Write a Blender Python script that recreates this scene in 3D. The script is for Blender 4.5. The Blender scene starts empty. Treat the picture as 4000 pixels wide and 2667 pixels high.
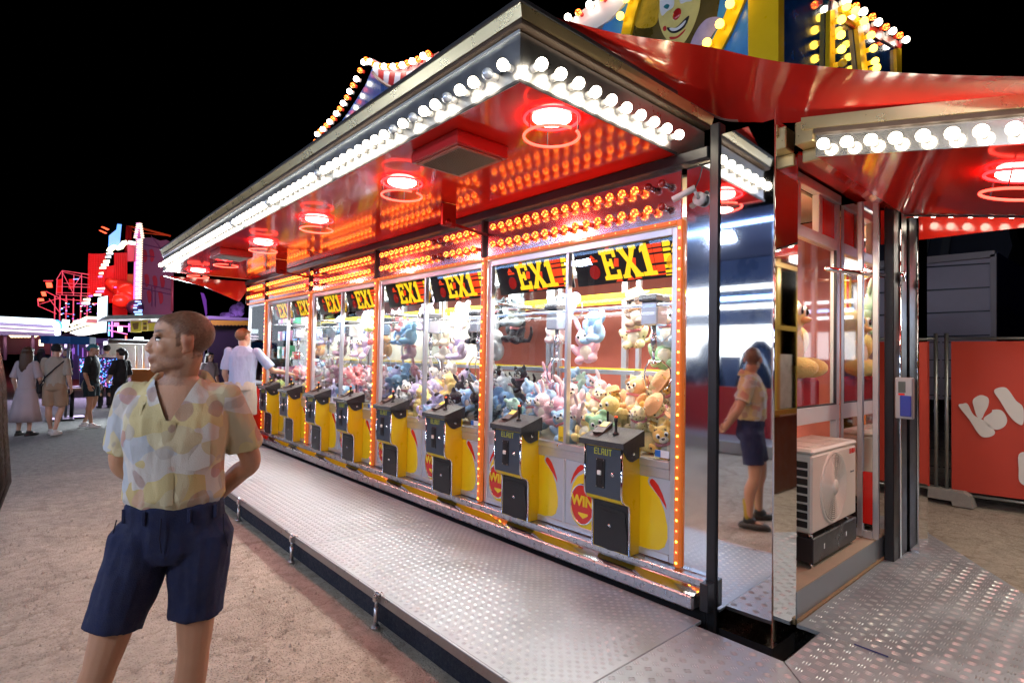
import bpy, bmesh, math, random
import numpy as np
from mathutils import Vector, Matrix, noise
PI = math.pi
S = bpy.context.scene
COL = S.collection
# ---------------------------------------------------------------- camera
cam = bpy.data.cameras.new('camera'); camo = bpy.data.objects.new('camera', cam); COL.objects.link(camo)
YAW, PIT, ROL = math.radians(48.413), math.radians(1.684), math.radians(1.123)
fw = Vector((-math.sin(YAW)*math.cos(PIT), math.cos(YAW)*math.cos(PIT), math.sin(PIT)))
rt = Vector((math.cos(YAW), math.sin(YAW), 0)); up = rt.cross(fw)
r2 = rt*math.cos(ROL) + up*math.sin(ROL); u2 = up*math.cos(ROL) - rt*math.sin(ROL)
CAMZ = 1.63
camo.matrix_world = Matrix(((r2.x, u2.x, -fw.x, 0), (r2.y, u2.y, -fw.y, 0), (r2.z, u2.z, -fw.z, CAMZ), (0, 0, 0, 1)))
cam.sensor_width = 36; cam.lens = 19.53; cam.clip_end = 600; cam.clip_start = .05
S.camera = camo
FPX = 2170.0
# ---------------------------------------------------------------- night sky
W = bpy.data.worlds.new('World'); S.world = W; W.use_nodes = True
wn = W.node_tree; bg = wn.nodes['Background']
sk = wn.nodes.new('ShaderNodeTexSky'); sk.sky_type = 'NISHITA'; sk.sun_disc = False
sk.sun_elevation = math.radians(-9); sk.sun_rotation = math.radians(200)
wn.links.new(sk.outputs[0], bg.inputs[0]); bg.inputs[1].default_value = .05
S.view_settings.view_transform = 'Standard'; S.view_settings.look = 'None'
S.view_settings.exposure = .35; S.view_settings.gamma = 1; S.view_settings.use_curve_mapping = False
cy = S.cycles
cy.use_denoising = True; cy.max_bounces = 8; cy.diffuse_bounces = 3; cy.glossy_bounces = 5; cy.transparent_max_bounces = 24
cy.transmission_bounces = 4; cy.sample_clamp_indirect = 6; cy.caustics_reflective = False; cy.caustics_refractive = False
cy.use_light_tree = True
# ---------------------------------------------------------------- helpers
def ray(px, py):
    v = Vector(((px-2000)/FPX, -(py-1333.5)/FPX, -1)); return (camo.matrix_world.to_3x3() @ v)
CAM = Vector((0, 0, CAMZ))
def at(px, py, ax, v):                      # where the sight line of a photo pixel meets the plane x, y or z = v
    d = ray(px, py); i = 'XYZ'.index(ax); t = (v-CAM[i])/d[i]; return CAM + d*t
def atd(px, py, dist):                      # same at a horizontal distance
    d = ray(px, py); return CAM + d*(dist/math.hypot(d.x, d.y))

MATS = {}
def M(name, col=(.5, .5, .5), rough=.5, metal=0, var=.0, vscale=6, bump=0, bscale=40, coat=0, emis=None, estr=0, spec=.5, alpha=None, grain=0):
    if name in MATS: return MATS[name]
    m = bpy.data.materials.new(name); m.use_nodes = True; nt = m.node_tree; b = nt.nodes['Principled BSDF']
    b.inputs['Base Color'].default_value = (*col, 1); b.inputs['Roughness'].default_value = rough
    b.inputs['Metallic'].default_value = metal; b.inputs['Specular IOR Level'].default_value = spec
    b.inputs['Coat Weight'].default_value = coat; b.inputs['Coat Roughness'].default_value = .05
    if emis: b.inputs['Emission Color'].default_value = (*emis, 1); b.inputs['Emission Strength'].default_value = estr
    if var or bump or grain:
        tc = nt.nodes.new('ShaderNodeTexCoord')
    if var:
        n = nt.nodes.new('ShaderNodeTexNoise'); n.inputs['Scale'].default_value = vscale; n.inputs['Detail'].default_value = 6
        n.inputs['Roughness'].default_value = .65
        nt.links.new(tc.outputs['Object'], n.inputs['Vector'])
        mx = nt.nodes.new('ShaderNodeMix'); mx.data_type = 'RGBA'
        mx.inputs[6].default_value = (*[max(0, c*(1-var)) for c in col], 1); mx.inputs[7].default_value = (*[min(1, c*(1+var)) for c in col], 1)
        nt.links.new(n.outputs[0], mx.inputs[0]); nt.links.new(mx.outputs[2], b.inputs['Base Color'])
        mr = nt.nodes.new('ShaderNodeMapRange'); mr.inputs[1].default_value = .3; mr.inputs[2].default_value = .7
        mr.inputs[3].default_value = max(0.01, rough*(1-var)); mr.inputs[4].default_value = min(1, rough*(1+var))
        nt.links.new(n.outputs[0], mr.inputs[0]); nt.links.new(mr.outputs[0], b.inputs['Roughness'])
    if bump:
        n2 = nt.nodes.new('ShaderNodeTexNoise'); n2.inputs['Scale'].default_value = bscale; n2.inputs['Detail'].default_value = 4
        nt.links.new(tc.outputs['Object'], n2.inputs['Vector'])
        bp = nt.nodes.new('ShaderNodeBump'); bp.inputs['Strength'].default_value = bump; bp.inputs['Distance'].default_value = .01
        nt.links.new(n2.outputs[0], bp.inputs['Height']); nt.links.new(bp.outputs[0], b.inputs['Normal'])
    MATS[name] = m; return m
def E(name, col, strength, base=(.12, .12, .12)):
    return M(name, base, .4, emis=col, estr=strength)
def GLASS(name='clear_glass', tint=(1, 1, 1), refl=.9, ior=1.45, keep=1.0):
    if name in MATS: return MATS[name]
    m = bpy.data.materials.new(name); m.use_nodes = True; nt = m.node_tree; nt.nodes.remove(nt.nodes['Principled BSDF'])
    out = nt.nodes['Material Output']; t = nt.nodes.new('ShaderNodeBsdfTransparent'); t.inputs[0].default_value = (*[c*keep for c in tint], 1)
    g = nt.nodes.new('ShaderNodeBsdfGlossy'); g.inputs['Roughness'].default_value = .015; g.inputs[0].default_value = (refl, refl, refl, 1)
    lw = nt.nodes.new('ShaderNodeLayerWeight'); pw = nt.nodes.new('ShaderNodeMath'); pw.operation = 'POWER'; pw.inputs[1].default_value = 4.5
    nt.links.new(lw.outputs['Facing'], pw.inputs[0]); f = nt.nodes.new('ShaderNodeMath'); f.operation = 'MULTIPLY_ADD'; f.inputs[1].default_value = .75; f.inputs[2].default_value = .025
    nt.links.new(pw.outputs[0], f.inputs[0])
    mx = nt.nodes.new('ShaderNodeMixShader'); nt.links.new(f.outputs[0], mx.inputs[0]); nt.links.new(t.outputs[0], mx.inputs[1]); nt.links.new(g.outputs[0], mx.inputs[2])
    nt.links.new(mx.outputs[0], out.inputs[0]); MATS[name] = m; return m

class MB:
    """collects shapes; build() links them as ONE mesh object"""
    def __init__(s): s.v = []; s.f = []; s.mi = []; s.cur = 0; s.sm = []; s.smooth = False
    def mat(s, i): s.cur = i; return s
    def add(s, vs, fs):
        o = len(s.v); s.v += [tuple(v) for v in vs]
        for f in fs: s.f.append(tuple(i+o for i in f)); s.mi.append(s.cur); s.sm.append(s.smooth)
        return s
    def box(s, a, b, mtx=None):
        x0, y0, z0 = a; x1, y1, z1 = b
        vs = [(x0,y0,z0),(x1,y0,z0),(x1,y1,z0),(x0,y1,z0),(x0,y0,z1),(x1,y0,z1),(x1,y1,z1),(x0,y1,z1)]
        if mtx: vs = [mtx @ Vector(v) for v in vs]
        return s.add(vs, [(0,3,2,1),(4,5,6,7),(0,1,5,4),(1,2,6,5),(2,3,7,6),(3,0,4,7)])
    def bbox(s, a, b, bev=.004, mtx=None):   # box with chamfered edges
        bm = bmesh.new(); bmesh.ops.create_cube(bm, size=1)
        c = [(a[i]+b[i])/2 for i in range(3)]; d = [abs(b[i]-a[i]) for i in range(3)]
        for v in bm.verts: v.co = Vector((c[i]+v.co[i]*d[i] for i in range(3)))
        bmesh.ops.bevel(bm, geom=bm.edges[:], offset=min(bev, min(d)*.45), segments=1, affect='EDGES')
        if mtx: bm.transform(mtx)
        s.bm(bm); return s
    def bm(s, bm):
        bm.verts.index_update(); s.add([v.co[:] for v in bm.verts], [[v.index for v in f.verts] for f in bm.faces]); bm.free(); return s
    def prism(s, poly, h0, h1, fn):          # fn(u, v, h) -> point
        n = len(poly); vs = [fn(u, v, h0) for u, v in poly] + [fn(u, v, h1) for u, v in poly]
        fs = [tuple(range(n))[::-1], tuple(range(n, 2*n))] + [(i, (i+1) % n, n+(i+1) % n, n+i) for i in range(n)]
        return s.add(vs, fs)
    def rings(s, rs, cap=True, closed=True):
        n = len(rs[0]); vs = [p for r in rs for p in r]; fs = []
        for k in range(len(rs)-1):
            for i in range(n if closed else n-1):
                j = (i+1) % n; fs.append((k*n+i, k*n+j, (k+1)*n+j, (k+1)*n+i))
        if cap: fs += [tuple(range(n))[::-1], tuple(range((len(rs)-1)*n, len(rs)*n))]
        return s.add(vs, fs)
    def tube(s, pts, r, n=8, cap=True):
        pts = [Vector(p) for p in pts]; R = r if isinstance(r, (list, tuple)) else [r]*len(pts); rs = []
        t0 = (pts[1]-pts[0]).normalized(); a = t0.orthogonal().normalized()
        for k, p in enumerate(pts):
            t = (pts[min(k+1, len(pts)-1)]-pts[max(k-1, 0)]).normalized()
            a = (a - t*a.dot(t)).normalized(); b = t.cross(a)
            rs.append([p + (a*math.cos(2*PI*i/n) + b*math.sin(2*PI*i/n))*R[k] for i in range(n)])
        sm = s.smooth; s.smooth = n > 6; s.rings(rs, cap); s.smooth = sm; return s
    def lathe(s, prof, n=12, mtx=None, sx=1, sy=1):   # prof [(r, z)]
        mtx = mtx or Matrix(); rs = [[mtx @ Vector((r*sx*math.cos(2*PI*i/n), r*sy*math.sin(2*PI*i/n), z)) for i in range(n)] for r, z in prof]
        sm = s.smooth; s.smooth = True; s.rings(rs); s.smooth = sm; return s
    def ell(s, c, r, n=12, m=8, mtx=None):
        r = (r, r, r) if isinstance(r, (int, float)) else r
        rot = mtx or Matrix()
        rs = []
        for k in range(m+1):
            th = PI*k/m; q = max(math.sin(th), .02)
            rs.append([Vector(c) + rot @ Vector((r[0]*q*math.cos(2*PI*i/n), r[1]*q*math.sin(2*PI*i/n), -r[2]*math.cos(th))) for i in range(n)])
        sm = s.smooth; s.smooth = True; s.rings(rs); s.smooth = sm; return s
    def torus(s, c, R, r, n=28, m=8, axis=None, arc=1.0, a0=0):
        rot = (Vector((0,0,1)).rotation_difference(Vector(axis)).to_matrix() if axis else Matrix.Identity(3))
        k = int(n*arc)+1
        pts = [Vector(c)+rot @ Vector((R*math.cos(a0+2*PI*i/n), R*math.sin(a0+2*PI*i/n), 0)) for i in range(k)]
        return s.tube(pts, r, m)
    def mesh(s, name, mats):
        me = bpy.data.meshes.new(name); me.from_pydata(s.v, [], s.f)
        for m in (mats if isinstance(mats, (list, tuple)) else [mats]): me.materials.append(m)
        me.polygons.foreach_set('material_index', s.mi); me.polygons.foreach_set('use_smooth', s.sm)
        me.update(); return me
    def build(s, name, mats, parent=None, loc=None, **tags):
        if parent is not None and loc is None:       # shapes given in world space: make them relative to the parent
            w = wloc(parent); s.v = [(x-w.x, y-w.y, z-w.z) for x, y, z in s.v]; loc = (0, 0, 0)
        return link(name, s.mesh(name, mats), parent, loc or (0, 0, 0), **tags)
def wloc(o):
    w = Vector(o.location)
    while o.parent: o = o.parent; w += Vector(o.location)
    return w
def link(name, data, parent=None, loc=(0, 0, 0), rot=None, **tags):
    o = bpy.data.objects.new(name, data); COL.objects.link(o); o.location = loc
    if rot: o.rotation_euler = rot
    if parent is not None: o.parent = parent
    for k, v in tags.items(): o[k] = v
    return o
def thing(name, label, cat, loc=(0, 0, 0), group=None, rot=None):
    o = link(name, None, None, loc, rot, label=label, category=cat); o.empty_display_size = .1
    if group: o['group'] = group
    return o
def tag(o, label, cat, group=None):
    o['label'] = label; o['category'] = cat
    if group: o['group'] = group
    return o
def kids(o): return [c for c in o.children]
def copy_tree(o, parent=None):
    c = o.copy(); COL.objects.link(c)
    if parent is not None: c.parent = parent
    for ch in kids(o): copy_tree(ch, c)
    return c
def text(name, body, size, mat, parent, mtx, extrude=.002, align='CENTER', bold=0, shear=0, space=1):
    cu = bpy.data.curves.new(name, 'FONT'); cu.body = body; cu.size = size; cu.extrude = extrude; cu.align_x = align; cu.align_y = 'CENTER'
    cu.offset = bold; cu.shear = shear; cu.space_character = space; cu.resolution_u = 2
    tmp = bpy.data.objects.new(name, cu); COL.objects.link(tmp)
    me = bpy.data.meshes.new_from_object(tmp.evaluated_get(bpy.context.evaluated_depsgraph_get())); COL.objects.unlink(tmp); bpy.data.objects.remove(tmp)
    me.transform(mtx); me.materials.clear(); me.materials.append(mat)
    return link(name, me, parent)
def frameX(o):      # matrix for text reading along +X, facing -Y, at point o
    return Matrix.Translation(Vector(o)) @ Matrix.Rotation(PI/2, 4, 'X')
rng = random.Random(7)
# ---------------------------------------------------------------- ground
def ground_mat():
    m = bpy.data.materials.new('ground_mat'); m.use_nodes = True; nt = m.node_tree; b = nt.nodes['Principled BSDF']; L = nt.links.new
    tc = nt.nodes.new('ShaderNodeTexCoord')
    def nz(sc, det=5, r=.6):
        n = nt.nodes.new('ShaderNodeTexNoise'); n.inputs['Scale'].default_value = sc; n.inputs['Detail'].default_value = det; n.inputs['Roughness'].default_value = r
        L(tc.outputs['Object'], n.inputs['Vector']); return n
    def ramp(src, stops):
        r = nt.nodes.new('ShaderNodeValToRGB'); e = r.color_ramp.elements
        e[0].position, e[0].color = stops[0][0], (*stops[0][1], 1); e[1].position, e[1].color = stops[-1][0], (*stops[-1][1], 1)
        for p, c in stops[1:-1]: x = e.new(p); x.color = (*c, 1)
        L(src, r.inputs[0]); return r
    def mix(a, b_, f):
        x = nt.nodes.new('ShaderNodeMix'); x.data_type = 'RGBA'; L(a, x.inputs[6]); L(b_, x.inputs[7])
        if isinstance(f, float): x.inputs[0].default_value = f
        else: L(f, x.inputs[0])
        return x.outputs[2]
    big = nz(.5, 4); mid = nz(11, 8, .75); fine = nz(120, 3)
    sand = ramp(mid.outputs[0], [(.25, (.33, .285, .23)), (.5, (.50, .44, .355)), (.75, (.63, .565, .47))])
    tar = ramp(mid.outputs[0], [(.3, (.13, .13, .128)), (.7, (.27, .265, .25))])
    stones = nt.nodes.new('ShaderNodeTexVoronoi'); stones.inputs['Scale'].default_value = 70; L(tc.outputs['Object'], stones.inputs['Vector'])
    st = ramp(stones.outputs['Distance'], [(.1, (1, 1, 1)), (.5, (0, 0, 0))])
    sg = ramp(stones.outputs['Color'], [(.2, (.14, .11, .09)), (.8, (.6, .5, .42))])
    fs = nt.nodes.new('ShaderNodeMath'); fs.operation = 'MULTIPLY'; L(st.outputs[0], fs.inputs[0]); fs.inputs[1].default_value = .45
    sandy = mix(sand.outputs[0], sg.outputs[0], fs.outputs[0])
    wv = nt.nodes.new('ShaderNodeVectorMath'); wv.operation = 'MULTIPLY_ADD'; L(mid.outputs['Color'], wv.inputs[0]); wv.inputs[1].default_value = (.35, .35, 0); L(tc.outputs['Object'], wv.inputs[2])
    ck = nt.nodes.new('ShaderNodeTexVoronoi'); ck.feature = 'DISTANCE_TO_EDGE'; ck.inputs['Scale'].default_value = 2.2; L(wv.outputs[0], ck.inputs['Vector'])
    cr = ramp(ck.outputs['Distance'], [(0, (.62, .58, .54)), (.035, (1, 1, 1))])
    pt = ramp(nz(1.1, 6, .7).outputs[0], [(.32, (.72, .70, .68)), (.58, (1.06, 1.05, 1.04))])
    for k in (cr, pt):
        mm = nt.nodes.new('ShaderNodeMix'); mm.data_type = 'RGBA'; mm.blend_type = 'MULTIPLY'; mm.inputs[0].default_value = .75; L(sandy, mm.inputs[6]); L(k.outputs[0], mm.inputs[7]); sandy = mm.outputs[2]
    # the sand thins out into worn asphalt towards the far end of the stand
    sx = nt.nodes.new('ShaderNodeSeparateXYZ'); L(tc.outputs['Object'], sx.inputs[0])
    ma = nt.nodes.new('ShaderNodeMath'); ma.operation = 'MULTIPLY_ADD'; L(big.outputs[0], ma.inputs[0]); ma.inputs[1].default_value = 5; L(sx.outputs[0], ma.inputs[2])
    mr = nt.nodes.new('ShaderNodeMapRange'); L(ma.outputs[0], mr.inputs[0]); mr.inputs[1].default_value = -3.2; mr.inputs[2].default_value = -7.0
    L(mix(sandy, tar.outputs[0], mr.outputs[0]), b.inputs['Base Color'])
    b.inputs['Roughness'].default_value = .9; b.inputs['Specular IOR Level'].default_value = .25
    bp = nt.nodes.new('ShaderNodeBump'); bp.inputs['Strength'].default_value = 1.0; bp.inputs['Distance'].default_value = .02
    ad = nt.nodes.new('ShaderNodeMath'); ad.operation = 'ADD'; L(mid.outputs[0], ad.inputs[0]); L(fs.outputs[0], ad.inputs[1])
    L(ad.outputs[0], bp.inputs['Height']); L(bp.outputs[0], b.inputs['Normal'])
    return m
def make_ground():
    b = MB(); b.smooth = True
    n = 150; x0, x1, y0, y1 = -12, 3, -3, 10
    xs = [-300, -120, -60, -30] + list(np.linspace(x0, x1, n)) + [30, 120, 300]; ys = [-300, -120, -40, -15] + list(np.linspace(y0, y1, n)) + [30, 60, 120, 300]
    vs = []
    for y in ys:
        for x in xs:
            z = (noise.noise((x*1.3, y*1.3, 0))*.012 + noise.noise((x*5, y*5, 3))*.006 - .012) if x0 <= x <= x1 and y0 <= y <= y1 else -.012
            vs.append((x, y, z))
    k = len(xs); fs = [(j*k+i, j*k+i+1, (j+1)*k+i+1, (j+1)*k+i) for j in range(len(ys)-1) for i in range(k-1)]
    b.add(vs, fs); g = b.build('ground', ground_mat(), kind='structure')
    # loose pebbles lying on the sand
    q = MB(); r = random.Random(3)
    for i in range(1500):
        x, y = r.uniform(-7, -.4), r.uniform(-2.5, 1.6)
        s = r.choice((.004, .005, .006, .008, .012)); a = r.uniform(0, 6)
        vs = [(x+s*math.cos(a+t)*r.uniform(.7, 1.2), y+s*math.sin(a+t)*r.uniform(.7, 1.2), -.008) for t in (0, 1.6, 3.1, 4.7)]
        q.add(vs+[(x, y, s*.7)], [(0, 1, 4), (1, 2, 4), (2, 3, 4), (3, 0, 4)])
    q.build('pebbles', M('pebble', (.4, .33, .27), .9, var=.4, vscale=3), kind='stuff', label='small pebbles scattered over the sandy ground', category='pebbles')
make_ground()
# ---------------------------------------------------------------- tread plate
STEEL = M('tread_steel', (.36, .41, .445), .46, .55, var=.30, vscale=3.5, bump=.08, bscale=60)
TREADM = M('tread_worn', (.52, .56, .59), .34, .72, var=.1, vscale=9)
DARKMAT = M('navy_mat', (.012, .017, .032), .95, bump=.8, bscale=220, var=.4, vscale=60)
GALV = M('galvanised', (.55, .57, .6), .3, .95, var=.3, vscale=22, bump=.08, bscale=30)
POLISH = M('polished_steel', (.80, .81, .83), .07, 1, bump=.012, bscale=3)
BLACKM = M('black_paint', (.012, .012, .014), .35, var=.2)
def inside(p, poly):
    x, y = p; c = False; j = len(poly)-1
    for i in range(len(poly)):
        (xi, yi), (xj, yj) = poly[i], poly[j]
        if (yi > y) != (yj > y) and x < (xj-xi)*(y-yi)/(yj-yi)+xi: c = not c
        j = i
    return c
def tread(poly, z, pitch, parent, rot=0, bars=3, L=.021, hgt=.0022):
    """raised bars of the tread plate, alternately lengthwise and crosswise"""
    xs = [p[0] for p in poly]; ys = [p[1] for p in poly]; b = MB()
    cx, cy_ = (min(xs)+max(xs))/2, (min(ys)+max(ys))/2; R = math.hypot(max(xs)-min(xs), max(ys)-min(ys))/2; n = int(R/pitch)+1
    ca, sa = math.cos(rot), math.sin(rot)
    for i in range(-n, n+1):
        for j in range(-n, n+1):
            u, v = i*pitch, j*pitch; x, y = cx+u*ca-v*sa, cy_+u*sa+v*ca
            if not inside((x, y), poly): continue
            a = rot + (PI/4 if (i+j) % 2 else -PI/4); dx, dy = math.cos(a), math.sin(a); nx, ny = -dy, dx
            for k in range(bars):
                o = (k-(bars-1)/2)*pitch*.20; l = L*(1 if k == (bars-1)/2 or bars < 3 else .86); w = pitch*.06
                px, py = x+nx*o, y+ny*o
                b.add([(px+dx*l, py+dy*l, z), (px+nx*w, py+ny*w, z), (px-dx*l, py-dy*l, z), (px-nx*w, py-ny*w, z), (px+dx*l*.5, py+dy*l*.5, z+hgt), (px-dx*l*.5, py-dy*l*.5, z+hgt)],
                      [(0, 1, 4), (1, 5, 4), (1, 2, 5), (2, 3, 5), (3, 4, 5), (3, 0, 4)])
    return b.build('raised_tread', TREADM, parent, kind='stuff')
ZP = .19
PF = thing('walkway_platform', 'long low tread plate walkway along the front of the claw machines', 'platform', (-1.62, 1.7, 0))
xs = [-11.6, -9.2, -6.7, -4.15, -1.625]
for i in range(4):
    b = MB(); b.bbox((xs[i]+.002, 1.69, ZP-.02), (xs[i+1]-.002, 2.895, ZP), .003); pl = b.build('plate', STEEL, PF)
    tread([(xs[i]+.02, 1.72), (xs[i+1]-.02, 1.72), (xs[i+1]-.02, 2.87), (xs[i]+.02, 2.87)], ZP, .040, pl, rot=PI/4, L=.015, hgt=.0014)
b = MB(); b.bbox((-11.6, 1.672, ZP-.05), (-1.66, 1.688, ZP+.004), .004); b.build('edge_trim', M('edge_steel', (.34, .35, .37), .35, .9, var=.3, vscale=15), PF)
b = MB(); b.box((-11.6, 1.71, 0), (-.3, 1.725, ZP-.022)); b.build('skirt', DARKMAT, PF)
b = MB()
for x in (-9.5, -7.2, -5.82, -4.42, -3.045):
    k = MB(); k.tube([(x, 1.655, 0), (x, 1.655, .012)], .026, 12); k.tube([(x, 1.655, .01), (x, 1.655, .12)], .014, 10); k.tube([(x, 1.655, .10), (x, 1.655, .165)], .0095, 10)
    k.bbox((x-.016, 1.636, .155), (x+.016, 1.70, .2), .006); k.tube([(x-.03, 1.662, .203), (x+.03, 1.662, .203)], .012, 8)
    k.build('levelling_leg', M('leg_steel', (.5, .5, .52), .3, .9, var=.2), PF)
PC = thing('corner_platform', 'mitred tread plate corner standing in front of the mirrored column', 'platform', (-1.15, 2.8, 0))
def plate(poly, pitch, rot, L, parent=None):
    b = MB(); b.prism(poly, ZP-.02, ZP, lambda u, v, h: (u, v, h)); p = b.build('plate', STEEL, parent)
    cxy = [sum(q[i] for q in poly)/len(poly) for i in (0, 1)]
    tread([(cxy[0]+(x-cxy[0])*.985, cxy[1]+(y-cxy[1])*.985) for x, y in poly], ZP, pitch, p, rot, L=L)
plate([(-1.621, 1.69), (-.03, 1.69), (-1.152, 2.815), (-1.621, 2.815)], .064, 0, .023, PC)
b = MB(); b.box((-1.64, 2.825, .02), (-1.60, 3.3, .06)).box((-1.17, 3.30, .03), (-1.0, 3.34, .16)); b.build('bearer', M('bearer_wood', (.3, .22, .13), .8, var=.4), PC)
PR = thing('side_platform', 'wide tread plate landing beside the end wall of the kiosk', 'platform', (-1.15, 3.3, 0))
plate([(-.026, 1.69), (.9, 1.69), (.9, 3.268), (-1.145, 3.268), (-1.145, 2.818)], .064, PI/4, .026, PR)
plate([(-1.265, 3.273), (.55, 3.273), (-.725, 5.2), (-1.2, 5.2), (-1.265, 5.16)], .064, PI/4, .026, PR)
plate([(-1.20, 5.205), (-.735, 5.205), (-1.42, 6.24), (-2.0, 6.24), (-2.0, 5.62), (-1.13, 5.5), (-1.13, 5.3)], .064, PI/4, .026, PR)
b = MB(); b.tube([(-.98, 3.262, ZP+.006), (-.83, 3.258, ZP+.005)], .004, 6); b.build('blue_strap', M('blue_rubber', (.01, .03, .14), .5), PR)
# ---------------------------------------------------------------- kiosk shell
REDG = M('red_gloss', (.74, .024, .013), .10, 0, var=.12, vscale=2, bump=.02, bscale=2.2, coat=.15)
GOLD = M('gold_anodised', (.74, .58, .30), .28, .85, var=.06, vscale=5, bump=.02, bscale=20)
BROWN = M('brown_frame', (.07, .045, .03), .5, .3, var=.2)
ALU = M('aluminium', (.66, .68, .72), .3, .8, var=.06, vscale=10)
CHROME = M('chrome', (.86, .87, .9), .05, 1)
KI = thing('amusement_kiosk', 'mirrored amusement kiosk with red canopies and rows of lit bulbs', 'kiosk', (-1.6, 3.0, 0))
XL, XR = -10.55, -1.655
def part(name, mats, *boxes, parent=None, bev=0):
    b = MB()
    for a, c in boxes: (b.bbox(a, c, bev) if bev else b.box(a, c))
    return b.build(name, mats, parent or KI)
rail = part('lower_rail', GALV, ((XL, 2.90, .215), (XR-.03, 2.99, .300)), bev=.012)
b = MB(); b.add([(XL, 2.905, .303), (XR-.03, 2.905, .303), (XR-.002, 2.972, .338), (XL, 2.972, .338)], [(0, 1, 2, 3)]); b.build('polished_tray', POLISH, rail)
part('upper_rail', GALV, ((XL, 2.97, .338), (XR, 3.06, .380)), bev=.005)
part('rail_end', BLACKM, ((XR+.002, 2.915, .23), (-1.60, 3.045, .385)), bev=.004)
part('undercarriage', BLACKM, ((XL, 3.0, .03), (-1.62, 5.15, .21)))
# front steel, posts and the mirrored corner column
part('steel_panel', POLISH, ((-1.832, 3.035, .382), (-1.662, 3.05, 2.815)), bev=.003)
part('corner_post', BLACKM, ((-1.655, 2.985, .06), (-1.592, 3.06, 3.02)), bev=.008)
b = MB(); b.prism([(-1.588, 3.0), (-1.285, 3.0076), (-1.285, 3.31), (-1.588, 3.31)], .135, 2.945, lambda u, v, h: (u, v, h)); col = b.build('mirrored_column', M('mirror_steel', (.82, .83, .85), .03, 1, bump=.006, bscale=2.0), KI)
part('column_foot', BLACKM, ((-1.58, 3.006, .02), (-1.291, 3.304, .134)))
b = MB(); b.tube([(-1.285, 3.006, .14), (-1.285, 3.006, 3.0)], .005, 8); b.build('edge_strip', CHROME, col)
# header: black beam, steel bulb panels, red bulbs
part('header_beam', BLACKM, ((XL, 2.975, 2.825), (-1.66, 3.06, 2.895)), bev=.006)
bp_m = M('brushed_steel', (.78, .74, .80), .16, 1, var=.1, vscale=4, bump=.03, bscale=3)
CAB = [(-3.765, -1.885), (-5.725, -3.815), (-7.645, -5.775), (-9.5, -7.695)]
ENDC = (-10.52, -9.55)
def bulb_mesh(name, r, neck, mats):
    b = MB(); b.mat(1); b.lathe([(r*.62, 0), (r*.62, neck*.7), (r*.5, neck)], 10)
    b.mat(0); b.lathe([(r*.5, neck*.9), (r*.86, neck+r*.35), (r, neck+r*.8), (r*.93, neck+r*1.25), (r*.66, neck+r*1.62), (r*.15, neck+r*1.78)], 12)
    return b.mesh(name, mats)
def amber_mat():
    m = M('amber_bulb', (.75, .05, .01), .25, coat=1, emis=(1, .22, .02), estr=3.0); nt = m.node_tree; b = nt.nodes['Principled BSDF']
    tc = nt.nodes.new('ShaderNodeTexCoord'); v = nt.nodes.new('ShaderNodeTexVoronoi'); v.inputs['Scale'].default_value = 62; nt.links.new(tc.outputs['Object'], v.inputs['Vector'])
    r = nt.nodes.new('ShaderNodeValToRGB'); r.color_ramp.elements[0].position = .15; r.color_ramp.elements[0].color = (1, .42, .045, 1)
    r.color_ramp.elements[1].position = .55; r.color_ramp.elements[1].color = (.95, .045, .006, 1); nt.links.new(v.outputs['Distance'], r.inputs[0])
    nt.links.new(r.outputs[0], b.inputs['Emission Color'])
    r2_ = nt.nodes.new('ShaderNodeMapRange'); r2_.inputs[1].default_value = .1; r2_.inputs[2].default_value = .55; r2_.inputs[3].default_value = 12.0; r2_.inputs[4].default_value = 3.0
    nt.links.new(v.outputs['Distance'], r2_.inputs[0]); nt.links.new(r2_.outputs[0], b.inputs['Emission Strength']); return m
AMBER = amber_mat(); REDSOCK = M('red_socket', (.45, .02, .01), .3, coat=.5, emis=(1, .05, .01), estr=.25)
DEADRED = M('unlit_red_bulb', (.25, .005, .006), .12, coat=1)
WHITEB = E('white_bulb', (1, .88, .68), 15); CLEAR = M('unlit_clear_bulb', (.55, .62, .72), .08, .3, coat=1); WSOCK = M('white_socket', (.85, .83, .78), .3, coat=.4, emis=(1, .92, .8), estr=.25)
red_me = bulb_mesh('red_bulb', .027, .03, [AMBER, REDSOCK]); dead_me = bulb_mesh('red_bulb', .027, .03, [DEADRED, DEADRED])
white_me = bulb_mesh('white_bulb', .0275, .032, [WHITEB, WSOCK]); clear_me = bulb_mesh('white_bulb', .0275, .032, [CLEAR, WSOCK]); big_me = bulb_mesh('white_bulb', .0295, .034, [WHITEB, WSOCK])
ORANGE_L = M('orange_diffuser', (.55, .13, .02), .3, emis=(1, .20, .02), estr=.28, coat=.5)
LEDO = E('led_orange', (1, .42, .03), 14); LEDR = E('led_red', (1, .10, .02), 9)
for k, (x0, x1) in enumerate(CAB + [ENDC]):
    pn = part('bulb_panel', bp_m, ((x0-.02, 3.03, 2.505), (x1+.022, 3.045, 2.822)), bev=.002)
    for rz in (2.735, 2.588):
        n = int(round((x1-x0-.14)/.1036)); 
        for i in range(n):
            x = x1-.08-i*.1036
            dead = (k == 0 and i < 2-(rz < 2.6)) or (k == 1 and 5 <= i <= 6) or (k == 2 and 14 <= i < 16)
            link('red_bulb', dead_me if dead else red_me, pn, (x-KI.location.x, 3.028-KI.location.y, rz), (PI/2, 0, 0))
    part('panel_post', BLACKM, ((x0-.05, 3.0, 2.50), (x0-.022, 3.05, 2.824)))
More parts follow.
